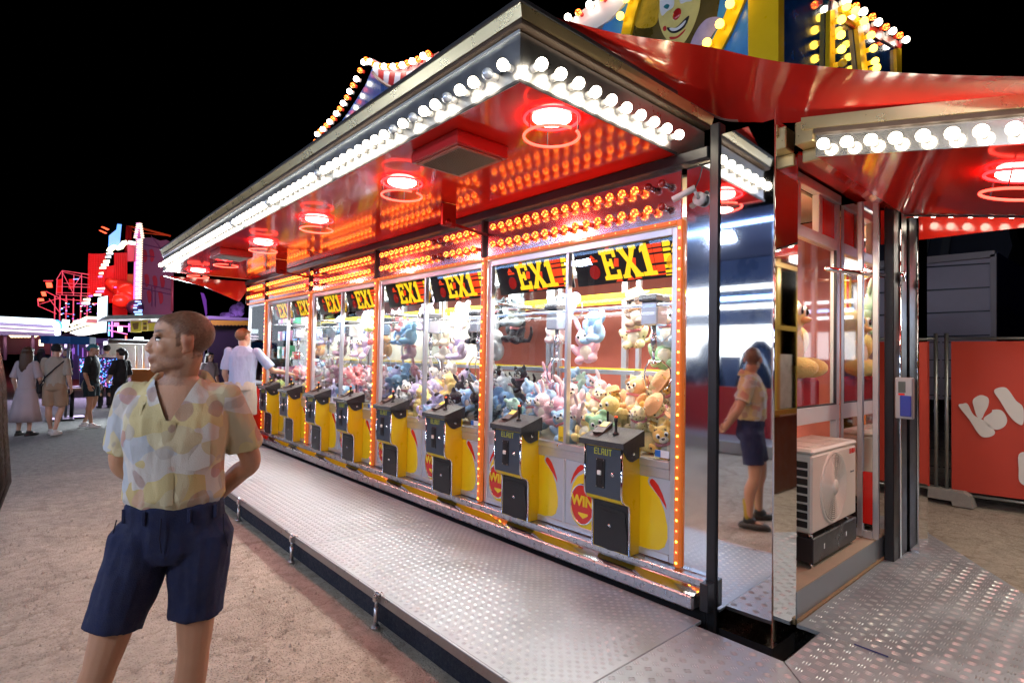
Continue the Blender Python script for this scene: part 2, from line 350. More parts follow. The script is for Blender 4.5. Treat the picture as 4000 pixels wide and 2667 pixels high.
# orange led strips round each cabinet: housing with a row of small leds
strip = MB(); leds = MB()
def vstrip(x, z0, z1):
    st = MB(); st.mat(0); st.bbox((x-.022, 3.005, z0), (x+.022, 3.05, z1), .008)
    z = z0+.03; i = 0
    while z < z1:
        st.mat(1+i % 2); st.bbox((x-.006, 3.0015, z-.006), (x+.006, 3.0045, z+.006), .002); z += .0635; i += 1
    st.build('led_strip', [ORANGE_L, LEDO, LEDR], KI)
for x in (-1.858, -3.79, -5.75, -7.67, -9.525): vstrip(x, .385, 2.50)
for x0, x1 in CAB+[ENDC]:
    st = MB(); st.mat(0); st.bbox((x0-.002, 3.01, 2.473), (x1+.002, 3.05, 2.503), .006); x = x0+.05; i = 0
    while x < x1: st.mat(1); st.bbox((x-.005, 3.0045, 2.484), (x+.005, 3.0085, 2.493), .002); x += .105; i += 1
    st.build('led_strip', [ORANGE_L, LEDR], KI)
# ---- front canopy
CX0, CX1, CY0, CZ = -10.25, -1.868, 1.675, 2.90
FC = part('front_canopy', REDG, ((CX0, CY0+.012, CZ), (CX1-.012, 2.99, CZ+.025)))
FASC = M('fascia_steel', (.66, .67, .69), .30, 1, var=.12, vscale=9, bump=.01, bscale=4)
part('fascia', FASC, ((CX0, CY0-.004, CZ-.004), (CX1+.002, CY0+.01, CZ+.225)), ((CX1-.011, CY0+.0105, CZ-.003), (CX1+.003, 3.30, CZ+.225)), ((CX0-.002, CY0+.011, CZ-.004), (CX0+.01, 2.99, CZ+.225)), parent=FC)
part('lower_lip', M('lip_steel', (.12, .12, .13), .3, .9), ((CX0, CY0-.011, CZ-.014), (CX1+.006, CY0-.0045, CZ+.004)), ((CX1+.0035, CY0-.0105, CZ-.014), (CX1+.011, 2.97, CZ+.004)), parent=FC, bev=.002)
part('trim_strip', M('blue_white_trim', (.62, .72, .80), .25, .7), ((CX0, CY0-.014, CZ+.215), (CX1+.004, CY0-.0045, CZ+.235)), parent=FC, bev=.003)
part('roof_lip', BROWN, ((CX0, CY0-.035, CZ+.236), (CX1+.04, 2.99, CZ+.262)), ((CX1-.03, 2.9905, CZ+.236), (CX1+.04, 3.31, CZ+.262)), parent=FC, bev=.004)
b = MB(); y0 = CY0-.04
b.add([(CX0, y0+.004, CZ+.263), (CX1+.044, y0+.004, CZ+.263), (CX1+.052, y0-.012, CZ+.318), (CX0, y0-.012, CZ+.318)], [(0, 1, 2, 3)])
b.add([(CX1+.042, y0+.004, CZ+.263), (CX1+.042, 3.32, CZ+.263), (CX1+.058, 3.32, CZ+.318), (CX1+.052, y0-.012, CZ+.318)], [(0, 1, 2, 3)])
b.box((CX0, y0+.006, CZ+.263), (CX1+.041, 2.99, CZ+.315)); b.box((CX1-.03, 2.991, CZ+.263), (CX1+.041, 3.31, CZ+.315)); b.build('gold_trim', GOLD, FC)
part('roof_edge', M('dark_edge', (.05, .05, .055), .4, .5), ((CX0, y0-.02, CZ+.319), (CX1+.056, 2.9, CZ+.345)), parent=FC, bev=.004)
x = CX1-.05; i = 0; r = random.Random(5)
while x > CX0+.05:
    off = i in (1, 4, 7, 9) or (i > 12 and r.random() < .03)
    link('white_bulb', clear_me if off else white_me, FC, (x-KI.location.x, CY0-.006-KI.location.y, CZ+.068), (PI/2, 0, 0)); x -= .111; i += 1
for i in range(10):
    link('white_bulb', big_me, FC, (CX1+.004-KI.location.x, CY0+.075+i*.128-KI.location.y, CZ+.078), (0, PI/2, 0))
y = CY0+.1
while y < 2.95:
    link('white_bulb', white_me, FC, (CX0-.004-KI.location.x, y-KI.location.y, CZ+.068), (0, -PI/2, 0)); y += .2
b = MB(); pxs_ = [at(x, y, 'X', -10.9) for x, y in ((640, 1078), (965, 1100), (962, 1140), (934, 1178), (800, 1120))]; b.add(pxs_+[p+Vector((-.02, 0, .0)) for p in pxs_], [(0, 1, 2, 3, 4), (9, 8, 7, 6, 5)]+[(i, 5+i, 5+(i+1) % 5, (i+1) % 5) for i in range(5)]); b.build('end_flap', REDG, FC)
# folding stays that hold the canopy up
for x in (-3.78, -7.7):
    s_ = MB(); s_.bbox((x-.012, 2.55, 2.70), (x+.012, 2.70, 2.898), .01); s_.tube([(x-.02, 2.62, 2.735), (x+.02, 2.62, 2.735)], .03, 12); s_.tube([(x, 2.62, 2.735), (x, 3.03, 2.70)], .014, 8)
    s_.build('canopy_stay', M('dark_red_steel', (.22, .012, .012), .3, .5), FC)
# ---- square vents with dark grilles hanging from the canopy
def vent(x, y, label):
    t = thing('ceiling_heater', label, 'heater', (x, y, 2.9), 'square heaters under the red canopy'); red = M('vent_red', (.42, .012, .012), .3, coat=.3)
    b = MB(); b.bbox((x-.24, y-.19, 2.82), (x+.24, y+.19, 2.898), .006); b.build('housing', red, t)
    b = MB(); fr = M('grille_frame', (.40, .09, .05), .4)
    for a, c in (((-.215, -.165), (.215, -.14)), ((-.215, .14), (.215, .165)), ((-.215, -.139), (-.19, .139)), ((.19, -.139), (.215, .139))): b.box((x+a[0], y+a[1], 2.812), (x+c[0], y+c[1], 2.8195))
    b.build('grille_frame', fr, t)
    b = MB()
    for i in range(27): b.tube([(x-.19+i*.0146, y-.14, 2.812), (x-.19+i*.0146, y+.14, 2.812)], .0022, 5)
    for i in range(20): b.tube([(x-.19, y-.14+i*.0146, 2.8115), (x+.19, y-.14+i*.0146, 2.8115)], .0022, 5)
    b.box((x-.19, y-.14, 2.8175), (x+.19, y+.14, 2.8192)); b.build('wire_grille', M('grille_wire', (.30, .22, .16), .4, .7), t)
vent(-2.74, 1.97, 'square red box with a dark wire grille under the canopy, nearer of two')
vent(-7.6, 1.97, 'small square red box under the far end of the canopy')
# ---- neon ring lamps
RING = E('neon_red', (1, .004, .005), 20.0, (.6, .03, .03)); RINGW = E('neon_lower', (1, .05, .03), 5.0, (.6, .05, .05)); DISC = E('lamp_disc', (1, .55, .46), 12)
def ring_lamp(x, y, z, label, tilt=0):
    t = thing('ring_lamp', label, 'lamp', (x, y, z), 'round neon ring lamps under the canopies', rot=(0, tilt, 0)); o = (0, 0, 0)
    b = MB(); b.torus((0, 0, -.012), .145, .0075, 36, 8); b.build('upper_ring', RING, t, o)
    b = MB(); b.torus((0, 0, -.105), .145, .0075, 36, 8, arc=.95, a0=.3); b.build('lower_ring', RINGW, t, o)
    b = MB(); b.lathe([(.102, 0), (.102, -.012), (.088, -.022), (.01, -.026)], 24); b.build('disc', DISC, t, o)
    b = MB()
    for a in (.4, 2.5, 4.6): b.tube([(.145*math.cos(a), .145*math.sin(a), -.004), (.145*math.cos(a), .145*math.sin(a), -.1)], .004, 5)
    b.build('bracket', BLACKM, t, o)
    l = bpy.data.lights.new('ring_lamp_light', 'AREA'); l.shape = 'DISK'; l.size = .16; l.energy = 6; l.color = (1, .40, .33)
    link('lamp_light', l, t, (0, 0, -.125))
for i, x in enumerate((-2.03, -3.55, -5.1, -6.62, -8.15, -9.7)):
    ring_lamp(x, 2.05, 2.897, 'red neon ring lamp under the front canopy, ' + ('nearest the canopy corner', 'next after the nearest grille box', 'third along from the corner', 'fourth along from the corner', 'fifth along from the corner', 'last one at the far end')[i])
# small cylinder camera on its arm
t = thing('security_camera', 'small grey cylinder camera on the steel panel above the machines', 'camera', (-1.72, 3.03, 2.62)); gr = M('camera_grey', (.55, .54, .55), .35)
b = MB(); b.tube([(-1.86, 2.93, 2.605), (-1.73, 2.96, 2.655)], .019, 14); b.build('barrel', gr, t)
b = MB(); b.tube([(-1.73, 3.034, 2.60), (-1.73, 3.0, 2.60)], .04, 16); b.tube([(-1.73, 3.0, 2.6), (-1.735, 2.965, 2.64)], .011, 8); b.build('mount', gr, t)
b = MB(); b.tube([(-1.73, 2.96, 2.655), (-1.70, 2.955, 2.70), (-1.695, 2.98, 2.78), (-1.74, 3.02, 2.81)], .004, 6); b.build('cable', BLACKM, t)
# ---------------------------------------------------------------- claw machines
YELP = M('yellow_panel', (.86, .60, .012), .28, var=.03, coat=.3); GREYP = M('grey_panel', (.50, .53, .60), .35, .2, var=.05)
NAVYP = M('slate_panel', (.055, .075, .10), .32, .1, var=.1); BLKP = M('black_plastic', (.012, .012, .013), .35); TEXB = M('textured_black', (.03, .03, .033), .35, bump=.6, bscale=260, var=.3, vscale=200)
REDP = M('red_print', (.62, .018, .012), .25, coat=.3); WHITEP = M('white_plastic', (.85, .83, .75), .35); CREAM = M('cream_lining', (.80, .77, .62), .5, var=.05)
SIGNB = M('sign_black', (.012, .012, .012), .3); SIGNY = M('sign_yellow', (.9, .68, .01), .3, emis=(1, .72, .02), estr=.55); SIGNR = M('sign_red', (.75, .05, .01), .3, emis=(1, .08, .01), estr=.45)
ORB = M('sign_orb_red', (.30, .012, .01), .2, var=.3, vscale=20, emis=(1, .05, .01), estr=.06); ORBY = M('sign_orb_yellow', (.62, .34, .02), .2, var=.3, vscale=20, emis=(1, .5, .02), estr=.10)
TUBE = E('tube_white', (1, .98, .93), 9); PANE = GLASS('front_glass', refl=.75, ior=1.36); ACRY = GLASS('acrylic', (.93, .96, .98), .8, 1.45, .93)
SPEAKER = M('ring_dark', (.05, .05, .05), .4)
YM = 3.05
def XZ(y0, dx=0, dz=0):  # polygon in the facade plane, thickness towards the viewer
    return lambda u, v, h: (u+dx, y0-h, v+dz)
def bez(p, n=10):
    """closed outline through points, Catmull-Rom"""
    out = []
    k = len(p)
    for i in range(k):
        a, b_, c, d = [Vector(p[(i+j-1) % k]) for j in range(4)]
        for s in range(n):
            t = s/n; out.append(tuple(.5*((2*b_)+(c-a)*t+(2*a-5*b_+4*c-d)*t*t+(3*b_-a-3*c+d)*t**3)))
    return out
def letters(kind):
    """block letters as polygons in a unit box"""
    if kind == 'E': return [[(0, 1), (.92, 1), (.92, .72), (.74, .72), (.74, .84), (.34, .84), (.34, .60), (.52, .60), (.52, .68), (.66, .68), (.66, .36), (.52, .36), (.52, .44), (.34, .44), (.34, .16), (.80, .16), (.80, .30), (.98, .30), (.98, 0), (0, 0), (0, .12), (.12, .16), (.12, .84), (0, .88)]]
    if kind == 'X': return [[(0, 1), (.36, 1), (.36, .9), (.52, .62), (.66, .9), (.62, 1), (1, 1), (1, .88), (.92, .88), (.64, .5), (.94, .12), (1.04, .12), (1.04, 0), (.62, 0), (.62, .1), (.5, .36), (.36, .1), (.40, 0), (0, 0), (0, .12), (.08, .12), (.38, .5), (.08, .88), (0, .88)]]
    if kind == '1': return [[(.1, .84), (.3, 1), (.62, 1), (.62, .13), (.86, .13), (.86, 0), (.02, 0), (.02, .13), (.26, .13), (.26, .80), (.1, .74)]]
def sign_panel(xa, xb, parent):
    """the black fascia with the EX1 lettering, leaning back behind the front glass"""
    z1, z0, ya, yb = 2.425, 2.175, YM+.035, YM+.105; w = xb-xa
    def P(u, v, h): return (xa+u, yb+(ya-yb)*v-h*.96, z0+(z1-z0)*v-h*.27)
    b = MB(); b.prism([(.01, 0), (w-.01, 0), (w-.01, 1), (.01, 1)], -.008, 0, P); sg = b.build('sign_panel', SIGNB, parent)
    def put(name, polys, mat, h=.003):
        b = MB()
        for p in polys: b.prism(p, .0005, h, P)
        return b.build(name, mat, sg)
    x = .30*w
    for ch, lw in (('E', .155), ('X', .165), ('1', .13)):
        pol = [[(x+(q[0]*lw+.06*(.5-q[1])*.6)*w/.93, .10+.84*q[1]) for q in p] for p in letters(ch)]
        put('letter', pol, SIGNY, .006); x += (lw+.012)*w/.93
    red = []; 
    for c, (u0, u1) in enumerate(((.735, .79), (.795, .87))):
        for v0, v1 in ((.08, .12), (.17, .34), (.40, .62), (.67, .76), (.80, .90)): red.append([((u0+.015*(.5-v0))*w, v0), ((u1+.015*(.5-v0))*w, v0), ((u1+.015*(.5-v1))*w, v1), ((u0+.015*(.5-v1))*w, v1)])
    for u, v in ((.20, .72), (.56, .04), (.63, .05), (.45, .03), (.37, .9)): red.append([((u-.035)*w, v), ((u+.035)*w, v), (u*w, v+.13)])
    for u, v in ((.44, .45), (.60, .40)): red.append([((u-.03)*w, v), ((u+.02)*w, v-.02), ((u+.03)*w, v+.2), ((u-.01)*w, v+.22)])
    put('red_block', red, SIGNR)
    yl = []
    for v0, v1 in ((.05, .08), (.12, .19), (.24, .33), (.40, .60), (.66, .74), (.78, .92)): yl.append([(.875*w, v0), (.935*w, v0), (.942*w, (v0+v1)/2), (.93*w, v1), (.875*w, v1)])
    yl += [[(.945*w, .74), (.985*w, .80), (.985*w, .97)], [(.945*w, .60), (.985*w, .60), (.985*w, .70), (.95*w, .70)]]
    put('yellow_block', yl, SIGNY)
    put('round_badge', [[((.215+.055*math.cos(a*PI/9))*w, .36+.2*math.sin(a*PI/9)) for a in range(18)]], ORB)
    put('round_badge', [[((.94+.048*math.cos(a*PI/9))*w, .36+.19*math.sin(a*PI/9)) for a in range(18)]], ORBY)
    put('red_cap', [[(.17*w, .64), (.26*w, .64), (.255*w, .70), (.175*w, .70)]], SIGNR)
    return sg
def seg_text(word, x, y, z, s, mat, parent):
    """thin segment lettering like a printed digital display"""
    g = {'E': [(0, 0, 0, 2), (0, 0, 1, 0), (0, 1, .8, 1), (0, 2, 1, 2)], 'L': [(0, 0, 0, 2), (0, 0, 1, 0)], 'A': [(0, 0, 0, 1.6), (1, 0, 1, 1.6), (0, .8, 1, .8), (.15, 2, .85, 2)], 'U': [(0, 0, 0, 2), (1, 0, 1, 2), (0, 0, 1, 0)], 'T': [(.5, 0, .5, 1.8), (0, 2, 1, 2)]}
    b = MB(); w = s*.09
    for i, ch in enumerate(word):
        for x0, z0, x1, z1 in g[ch]:
            ox = x+(i-(len(word)-1)/2)*s*1.0-s*.3
            b.box((ox+x0*s*.6-w, y-.0015, z+z0*s*.6-s*.6-w), (ox+x1*s*.6+w, y, z+z1*s*.6-s*.6+w))
    return b.build('lettering', mat, parent)
def console_meshes():
    """one control console, local origin at the facade plane, x = 0 at its middle, z absolute"""
    P = {}
    hw = .1525
    prof = [(0, .384), (-.105, .384), (-.105, .66), (-.1, .68), (-.086, .694), (-.14, .704), (-.172, .72), (-.186, .742), (-.19, .77), (-.19, 1.07), (0, 1.07)]
    yz = lambda u, v, h: (h, u, v)
    b = MB(); b.prism(prof, -hw+.006, hw-.006, yz); P['body'] = (b, YELP)
    # chrome edge trim down both front edges
    b = MB()
    path = [(-.108, .384), (-.108, .655), (-.112, .69), (-.128, .708), (-.16, .720), (-.18, .735), (-.191, .758), (-.194, .785), (-.194, 1.066)]
    for sx in (-1, 1): b.tube([(sx*(hw-.002), y, z) for y, z in path], .0075, 8)
    P['edge_trim'] = (b, CHROME)
    # yellow cheeks follow the same S-curve
    b = MB(); ch = [(-.001, .384)] + path + [(-.001, 1.066)]
    for sx in (-1, 1): b.prism(ch, sx*(hw-.007), sx*(hw-.001), yz)
    P['side_cheek'] = (b, YELP)
    b = MB(); b.bbox((-hw+.01, -.196, .745), (hw-.01, -.188, 1.062), .003); P['coin_panel'] = (b, NAVYP)
    b = MB(); b.bbox((-.052, -.203, .80), (.02, -.1965, .99), .003); b.mat(1)
    for dx, dz in ((-.045, .808), (.013, .808), (-.045, .982), (.013, .982)): b.tube([(dx, -.2, dz), (dx, -.2055, dz)], .0035, 6)
    b.mat(0); b.bbox((-.036, -.207, .925), (.004, -.2035, .97), .002); b.bbox((-.026, -.206, .825), (-.004, -.2035, .868), .002)
    P['coin_slot'] = (b, [BLKP, CHROME])
    b = MB(); b.bbox((-.034, -.216, .884), (-.002, -.2035, .914), .004); P['return_button'] = (b, WHITEP)
    b = MB(); b.tube([(.085, -.194, .90), (.085, -.204, .90)], .013, 14); b.tube([(.085, -.2, .90), (.085, -.21, .90)], .007, 10); P['key_lock'] = (b, CHROME)
    b = MB(); b.bbox((-hw+.012, -.1115, .388), (hw-.012, -.104, .70), .003)
    pol = [(-hw+.04, .412), (hw-.03, .412), (hw-.03, .60), (hw-.05, .655), (-hw+.05, .655), (-hw+.035, .64)]
    b.prism(bez(pol, 4), .1116, .1165, lambda u, v, h: (u, -h, v)); b.bbox((-.06, -.118, .628), (.06, -.1168, .634), .0005); P['cash_door'] = (b, BLKP)
    b = MB(); b.tube([(.0, -.116, .545), (.0, -.123, .545)], .012, 14); b.tube([(.0, -.12, .545), (.0, -.126, .545)], .006, 8); P['door_lock'] = (b, CHROME)
    # sloping black control head with drooping side flaps
    H = hw+.03
    b = MB(); b.prism([(-.222, 1.072), (-.225, 1.108), (0, 1.178), (0, 1.072)], -H, H, yz)
    fl = [(-.205, 1.073), (-.15, 1.005), (-.12, .985), (-.095, .980), (-.022, 1.0), (-.022, 1.073)]
    for sx in (-1, 1): b.prism(fl, sx*(hw+.001), sx*(hw+.008), yz)
    P['control_head'] = (b, TEXB)
    b = MB()
    for sx in (-1, 1): b.tube([(sx*(hw+.007), -.088, 1.03), (sx*(hw+.012), -.088, 1.03)], .009, 10)
    P['bolt'] = (b, CHROME)
    # wedge with the yellow price plate, joystick
    sl = lambda y: 1.178+y*.311
    b = MB(); vs = []
    for x in (-.13, -.055): vs += [(x, -.185, sl(-.185)+.001), (x, -.03, sl(-.03)+.001), (x, -.03, sl(-.03)+.04)]
    b.add(vs, [(0, 1, 2), (3, 5, 4), (0, 3, 4, 1), (1, 4, 5, 2), (0, 2, 5, 3)]); P['button_wedge'] = (b, M('wedge_brown', (.06, .03, .028), .35, bump=.3, bscale=200))
    s2 = lambda y: sl(-.185)+.001+(y+.185)*((sl(-.03)+.04-sl(-.185))/.155)
    b = MB(); b.prism([(-.122, -.085), (-.066, -.085), (-.066, -.04), (-.122, -.04)], .0015, .0035, lambda u, v, h: (u, v, s2(v)+h)); P['price_plate'] = (b, M('price_yellow', (.8, .55, .02), .35))
    b = MB(); b.lathe([(.034, 0), (.034, .006), (.03, .009), (.004, .01)], 18, Matrix.Translation((-.093, -.14, s2(-.14)-.003))); P['start_button'] = (b, M('wedge_dark', (.04, .022, .02), .3))
    b = MB(); z = sl(-.11); b.lathe([(.022, 0), (.022, .006), (.012, .012), (.0085, .03), (.0085, .075), (.013, .085), (.014, .105), (.003, .115)], 14, Matrix.Translation((.035, -.11, z)))
    b.mat(1); b.lathe([(.0105, .109), (.0105, .119), (.003, .121)], 12, Matrix.Translation((.035, -.11, z))); P['joystick'] = (b, [BLKP, E('joystick_tip', (1, .12, .02), .8, (.7, .06, .02))])
    return P
CM = {k: b.mesh(k, m) for k, (b, m) in console_meshes().items()}
def win_badge():
    b = MB(); e = [(.105*math.cos(t*PI/16), .135*math.sin(t*PI/16)) for t in range(32)]
    b.mat(0); b.prism(e, 0, .006, lambda u, v, h: (u, -h, v)); b.mat(1); b.tube([(u*1.04, -.006, v*1.04) for u, v in e]+[(e[0][0]*1.04, -.006, 0)], .006, 6)
    return b.mesh('win_badge', [REDP, CHROME])
WINM = win_badge()
def claw_meshes():
    P = {}
    b = MB(); b.bbox((-.07, -.07, -.02), (.07, .07, .15), .01); b.mat(1); b.bbox((-.075, -.09, .15), (.075, .09, .2), .006); P['motor_box'] = b.mesh('motor_box', [M('motor_steel', (.45, .47, .52), .25, .7), M('motor_dark', (.05, .05, .06), .4)])
    b = MB(); b.tube([(0, 0, -.02), (0, 0, -.20)], .016, 10); b.tube([(0, 0, -.08), (0, 0, -.17)], .024, 12); b.tube([(0, 0, -.2), (0, 0, -.30)], .010, 8); P['plunger'] = b.mesh('plunger', M('plunger_steel', (.4, .42, .5), .25, .8))
    b = MB()
    for a in (.6, .6+2*PI/3, .6+4*PI/3):
        c, s = math.cos(a), math.sin(a); b.tube([(r*c, r*s, z) for r, z in ((.012, -.285), (.06, -.27), (.115, -.33), (.125, -.40), (.10, -.46), (.075, -.475))], .0055, 6)
    b.tube([(0, 0, -.27), (0, 0, -.3)], .022, 10); P['claw'] = b.mesh('claw', CHROME)
    b = MB(); pts = [(.06, .03, .14), (.12, .05, .05), (.10, .06, -.08), (.04, .04, -.14), (.0, .03, -.1)]; b.tube(pts, .005, 6)
    pts = [(.06, .0, .16), (.14, .02, .08), (.2, .03, .06), (.27, .02, .12), (.28, .0, .2)]; b.tube(pts, .006, 6); P['cable'] = b.mesh('cable', M('cable_grey', (.35, .36, .38), .4))
    return P
CLM = claw_meshes()
SILL, DEP = .99, .92
def machine(k, x0, x1, label, single=False):
    t = thing('claw_machine', label, 'claw machine', ((x0+x1)/2, YM, .384), 'double claw machines in a row'); xm = (x0+x1)/2
    W_ = .05
    # aluminium frame
    b = MB(); y0, y1 = YM-.004, YM+.04
    for a, c in (((x0, .385), (x0+W_, 2.468)), ((x1-W_, .385), (x1, 2.468))): b.bbox((a[0], y0, a[1]), (c[0], y1, c[1]), .004)
    b.bbox((x0+W_+.001, y0, 2.42), (x1-W_-.001, y1, 2.468), .004); b.bbox((x0+W_+.001, y0, .386), (x1-W_-.001, y1, .43), .004)
    b.bbox((x0+W_+.001, y0-.006, SILL-.035), (x1-W_-.001, y1, SILL+.012), .004); b.bbox((x0+W_+.001, y0, SILL-.1), (x1-W_-.001, y1, SILL-.036), .004)
    b.bbox((x0+W_+.001, y0-.003, SILL-.062), (x1-W_-.001, y0-.001, SILL-.056), .0008)
    b.bbox((xm-.013, y0-.003, SILL+.0125), (xm+.013, y1, 2.419), .003); b.bbox((xm-.012, y0, .431), (xm+.012, y1, SILL-.1005), .003)
    b.build('frame', ALU, t)
    yb = YM+DEP
    b = MB()
    for xx in (x0+.02, x1-.02, xm): b.bbox((xx-.02, yb-.04, .39), (xx+.02, yb, 2.46), .004)
    b.bbox((x0+.042, yb-.04, 1.50), (xm-.021, yb-.005, 1.54), .003); b.bbox((xm+.021, yb-.04, 1.50), (x1-.042, yb-.005, 1.54), .003)
    b.build('rear_frame', ALU, t)
    b = MB(); b.bbox((x0+.042, yb-.05, 1.541), (x1-.042, yb-.041, 1.556), .002); b.bbox((x0+.042, yb-.046, 2.14), (x1-.042, yb-.041, 2.22), .002); b.build('yellow_band', YELP, t)
    if k:
        for a_, c_ in (((x0+.05, 1.56), (xm-.03, 2.13)), ((xm+.03, .98), (x1-.05, 1.49 if k < 2 else 2.13))): b = MB(); b.box((a_[0], yb-.03, a_[1]), (c_[0], yb-.02, c_[1])); b.build('rear_panel', CREAM, t)
    b = MB(); b.box((x0+.01, YM+.05, .94), (x1-.01, yb-.05, .97)); b.build('prize_floor', CREAM, t)
    b = MB(); b.box((x0+.01, YM+.12, 2.44), (x1-.01, yb-.05, 2.455)); b.build('ceiling', CREAM, t)
    for i, (a, c) in enumerate(((x0+W_, xm-.013), (xm+.013, x1-W_))):
        b = MB(); b.box((a-.003, YM+.012, SILL+.005), (c+.003, YM+.018, 2.425)); b.build('front_pane', PANE, t)
        sign_panel(a-.005, c+.005, t)
    b = MB(); b.box((x0+.003, YM+.045, 1.0), (x0+.008, yb-.045, 2.43)); b.box((x1-.008, YM+.045, 1.0), (x1-.003, yb-.045, 2.43)); b.build('side_pane', ACRY, t)
    # fluorescent tubes over the prizes
    b = MB()
    for xx, yy in ((xm, YM+.16), (xm, yb-.12)): b.tube([(x0+.07, yy, 2.425), (x1-.07, yy, 2.425)], .013, 8)
    b.build('light_tube', TUBE, t)
    l = bpy.data.lights.new('tube_light', 'AREA'); l.shape = 'RECTANGLE'; l.size = x1-x0-.2; l.size_y = .6; l.energy = 66; l.color = (1, .97, .91)
    link('tube_light', l, t, (0, DEP/2+.04, 2.40-.384))
    # gantry rails
    b = MB()
    for yy in (YM+.30, yb-.2): b.tube([(x0+.02, yy, 2.02), (x1-.02, yy, 2.02)], .010, 8)
    for xx in (x0+.03, x1-.03): b.tube([(xx, YM+.1, 2.10), (xx, yb-.08, 2.10)], .012, 8)
    b.build('gantry_rail', CHROME, t)
    for i, xc in enumerate((x1-.5*(x1-xm)+.048, xm-.5*(xm-x0)+.048)):
        # lower front panel: grey, yellow swoosh, red flame, badge
        a, c = (xm+.012, x1-W_) if i == 0 else (x0+W_, xm-.012)
        b = MB(); b.box((a, YM+.004, .43), (c, YM+.012, SILL-.1)); pn = b.build('lower_panel', GREYP, t)
        h = lambda m: XZ(YM+.004, xc-.018)
        right = [(.14, .392), (.235, .392), (.232, .415), (.25, .432), (.315, .442), (.355, .47), (.376, .53), (.374, .60), (.352, .69), (.315, .765), (.265, .81), (.235, .835), (.226, .86), (.235, .884), (.14, .886)]
        b = MB(); b.prism(right, 0, .0018, h(0)); b.build('yellow_swoosh', YELP, pn)
        fl = [(.245, .868), (.24, .852), (.248, .838), (.285, .80), (.325, .76), (.355, .725), (.366, .705), (.362, .735), (.338, .79), (.305, .845), (.275, .872), (.258, .878)]
        b = MB(); b.prism(fl, 0, .0022, h(0)); b.build('red_flame', REDP, pn)
        left = [(-.13, .392), (-.32, .392), (-.322, .425), (-.36, .44), (-.405, .47), (-.434, .52), (-.441, .59), (-.434, .66), (-.41, .73), (-.37, .785), (-.315, .815), (-.13, .825)]
        b = MB(); b.prism(left, 0, .0018, h(0)); b.build('yellow_swoosh', YELP, pn)
        fl = [(-.438, .715), (-.43, .755), (-.41, .80), (-.375, .85), (-.345, .872), (-.322, .872), (-.312, .855), (-.325, .838), (-.36, .815), (-.40, .775)]
        b = MB(); b.prism(fl, 0, .0022, h(0)); b.build('red_flame', REDP, pn)
        wb = link('win_badge', WINM, pn, (xc-.336-xm, 0.002, .595-.384))
        text('win_lettering', 'WIN', .10, M('print_yellow', (.85, .6, .02), .3), pn, frameX((xc-.333-xm, -.0068, .615-.384)), .001, bold=.004)
        b = MB(); b.prism([(-.355, .535), (-.265, .535), (-.265, .522), (-.31, .495), (-.355, .522)], .0065, .0085, h(0)); b.build('arrow', M('print_yellow', (.85, .6, .02), .3), pn)
        cn = link('control_console', CM['body'], t, (xc-xm, 0, -.384))
        for nm, me in CM.items():
            if nm != 'body': link(nm, me, cn)
        lt = seg_text('ELAUT', 0, -.1965, 1.035, .030, M('print_lime', (.62, .60, .05), .4), None); lt.parent = cn
        # claw gantry
        ys = YM+.36+.08*((k+i) % 2); cl = link('crane', CLM['motor_box'], t, (xc-.10*((k*2+i) % 3)-xm, ys-YM, 1.90-.384))
        for nm in ('plunger', 'claw', 'cable'): link(nm, CLM[nm], cl)
        # clear prize chute walls
        b = MB(); b.box((a+.06, YM+.05, 1.0), (c-.06, YM+.054, 1.26)); b.box((a+.34, YM+.056, 1.0), (a+.344, YM+.26, 1.26)); b.build('chute_screen', ACRY, t)
        b = MB(); b.bbox((a+.335, YM+.05, 1.0), (a+.349, YM+.06, 1.27), .002); b.build('chute_edge', BLKP, t)
    # warning sticker and centre lock on the sill
    b = MB(); b.box((xm-.075, YM+.0085, 1.015), (xm-.018, YM+.0105, 1.125)); b.build('key_sticker', M('sticker_yellow', (.85, .62, .02), .4), t)
    text('sticker_lettering', 'REMOVE KEY\nBEFORE\nOPENING !', .0095, BLKP, t, frameX((-.046, .0075, 1.036-.384)), .0004)
    b = MB(); b.tube([(xm-.05, YM-.01, .985), (xm-.05, YM-.022, .985)], .012, 12); b.build('door_lock', CHROME, t)
    b = MB(); b.box((x1-W_-.115, YM+.0085, 1.02), (x1-W_-.012, YM+.0105, 1.065)); b.build('licence_sticker', M('sticker_white', (.75, .8, .85), .4), t)
    b = MB(); b.box((x1-W_-.115, YM+.0065, 1.022), (x1-W_-.075, YM+.0083, 1.063)); b.build('blue_mark', M('sticker_blue', (.03, .16, .55), .4), t)
    return t
machine(0, *CAB[0], 'double claw machine beside the mirrored column, filled with yellow and pastel plush')
machine(1, *CAB[1], 'second double claw machine from the mirrored column, with black and blue plush')
machine(2, *CAB[2], 'third double claw machine from the mirrored column, with lilac and blue plush')
machine(3, *CAB[3], 'double claw machine furthest down the row, nearest the man in pale blue')
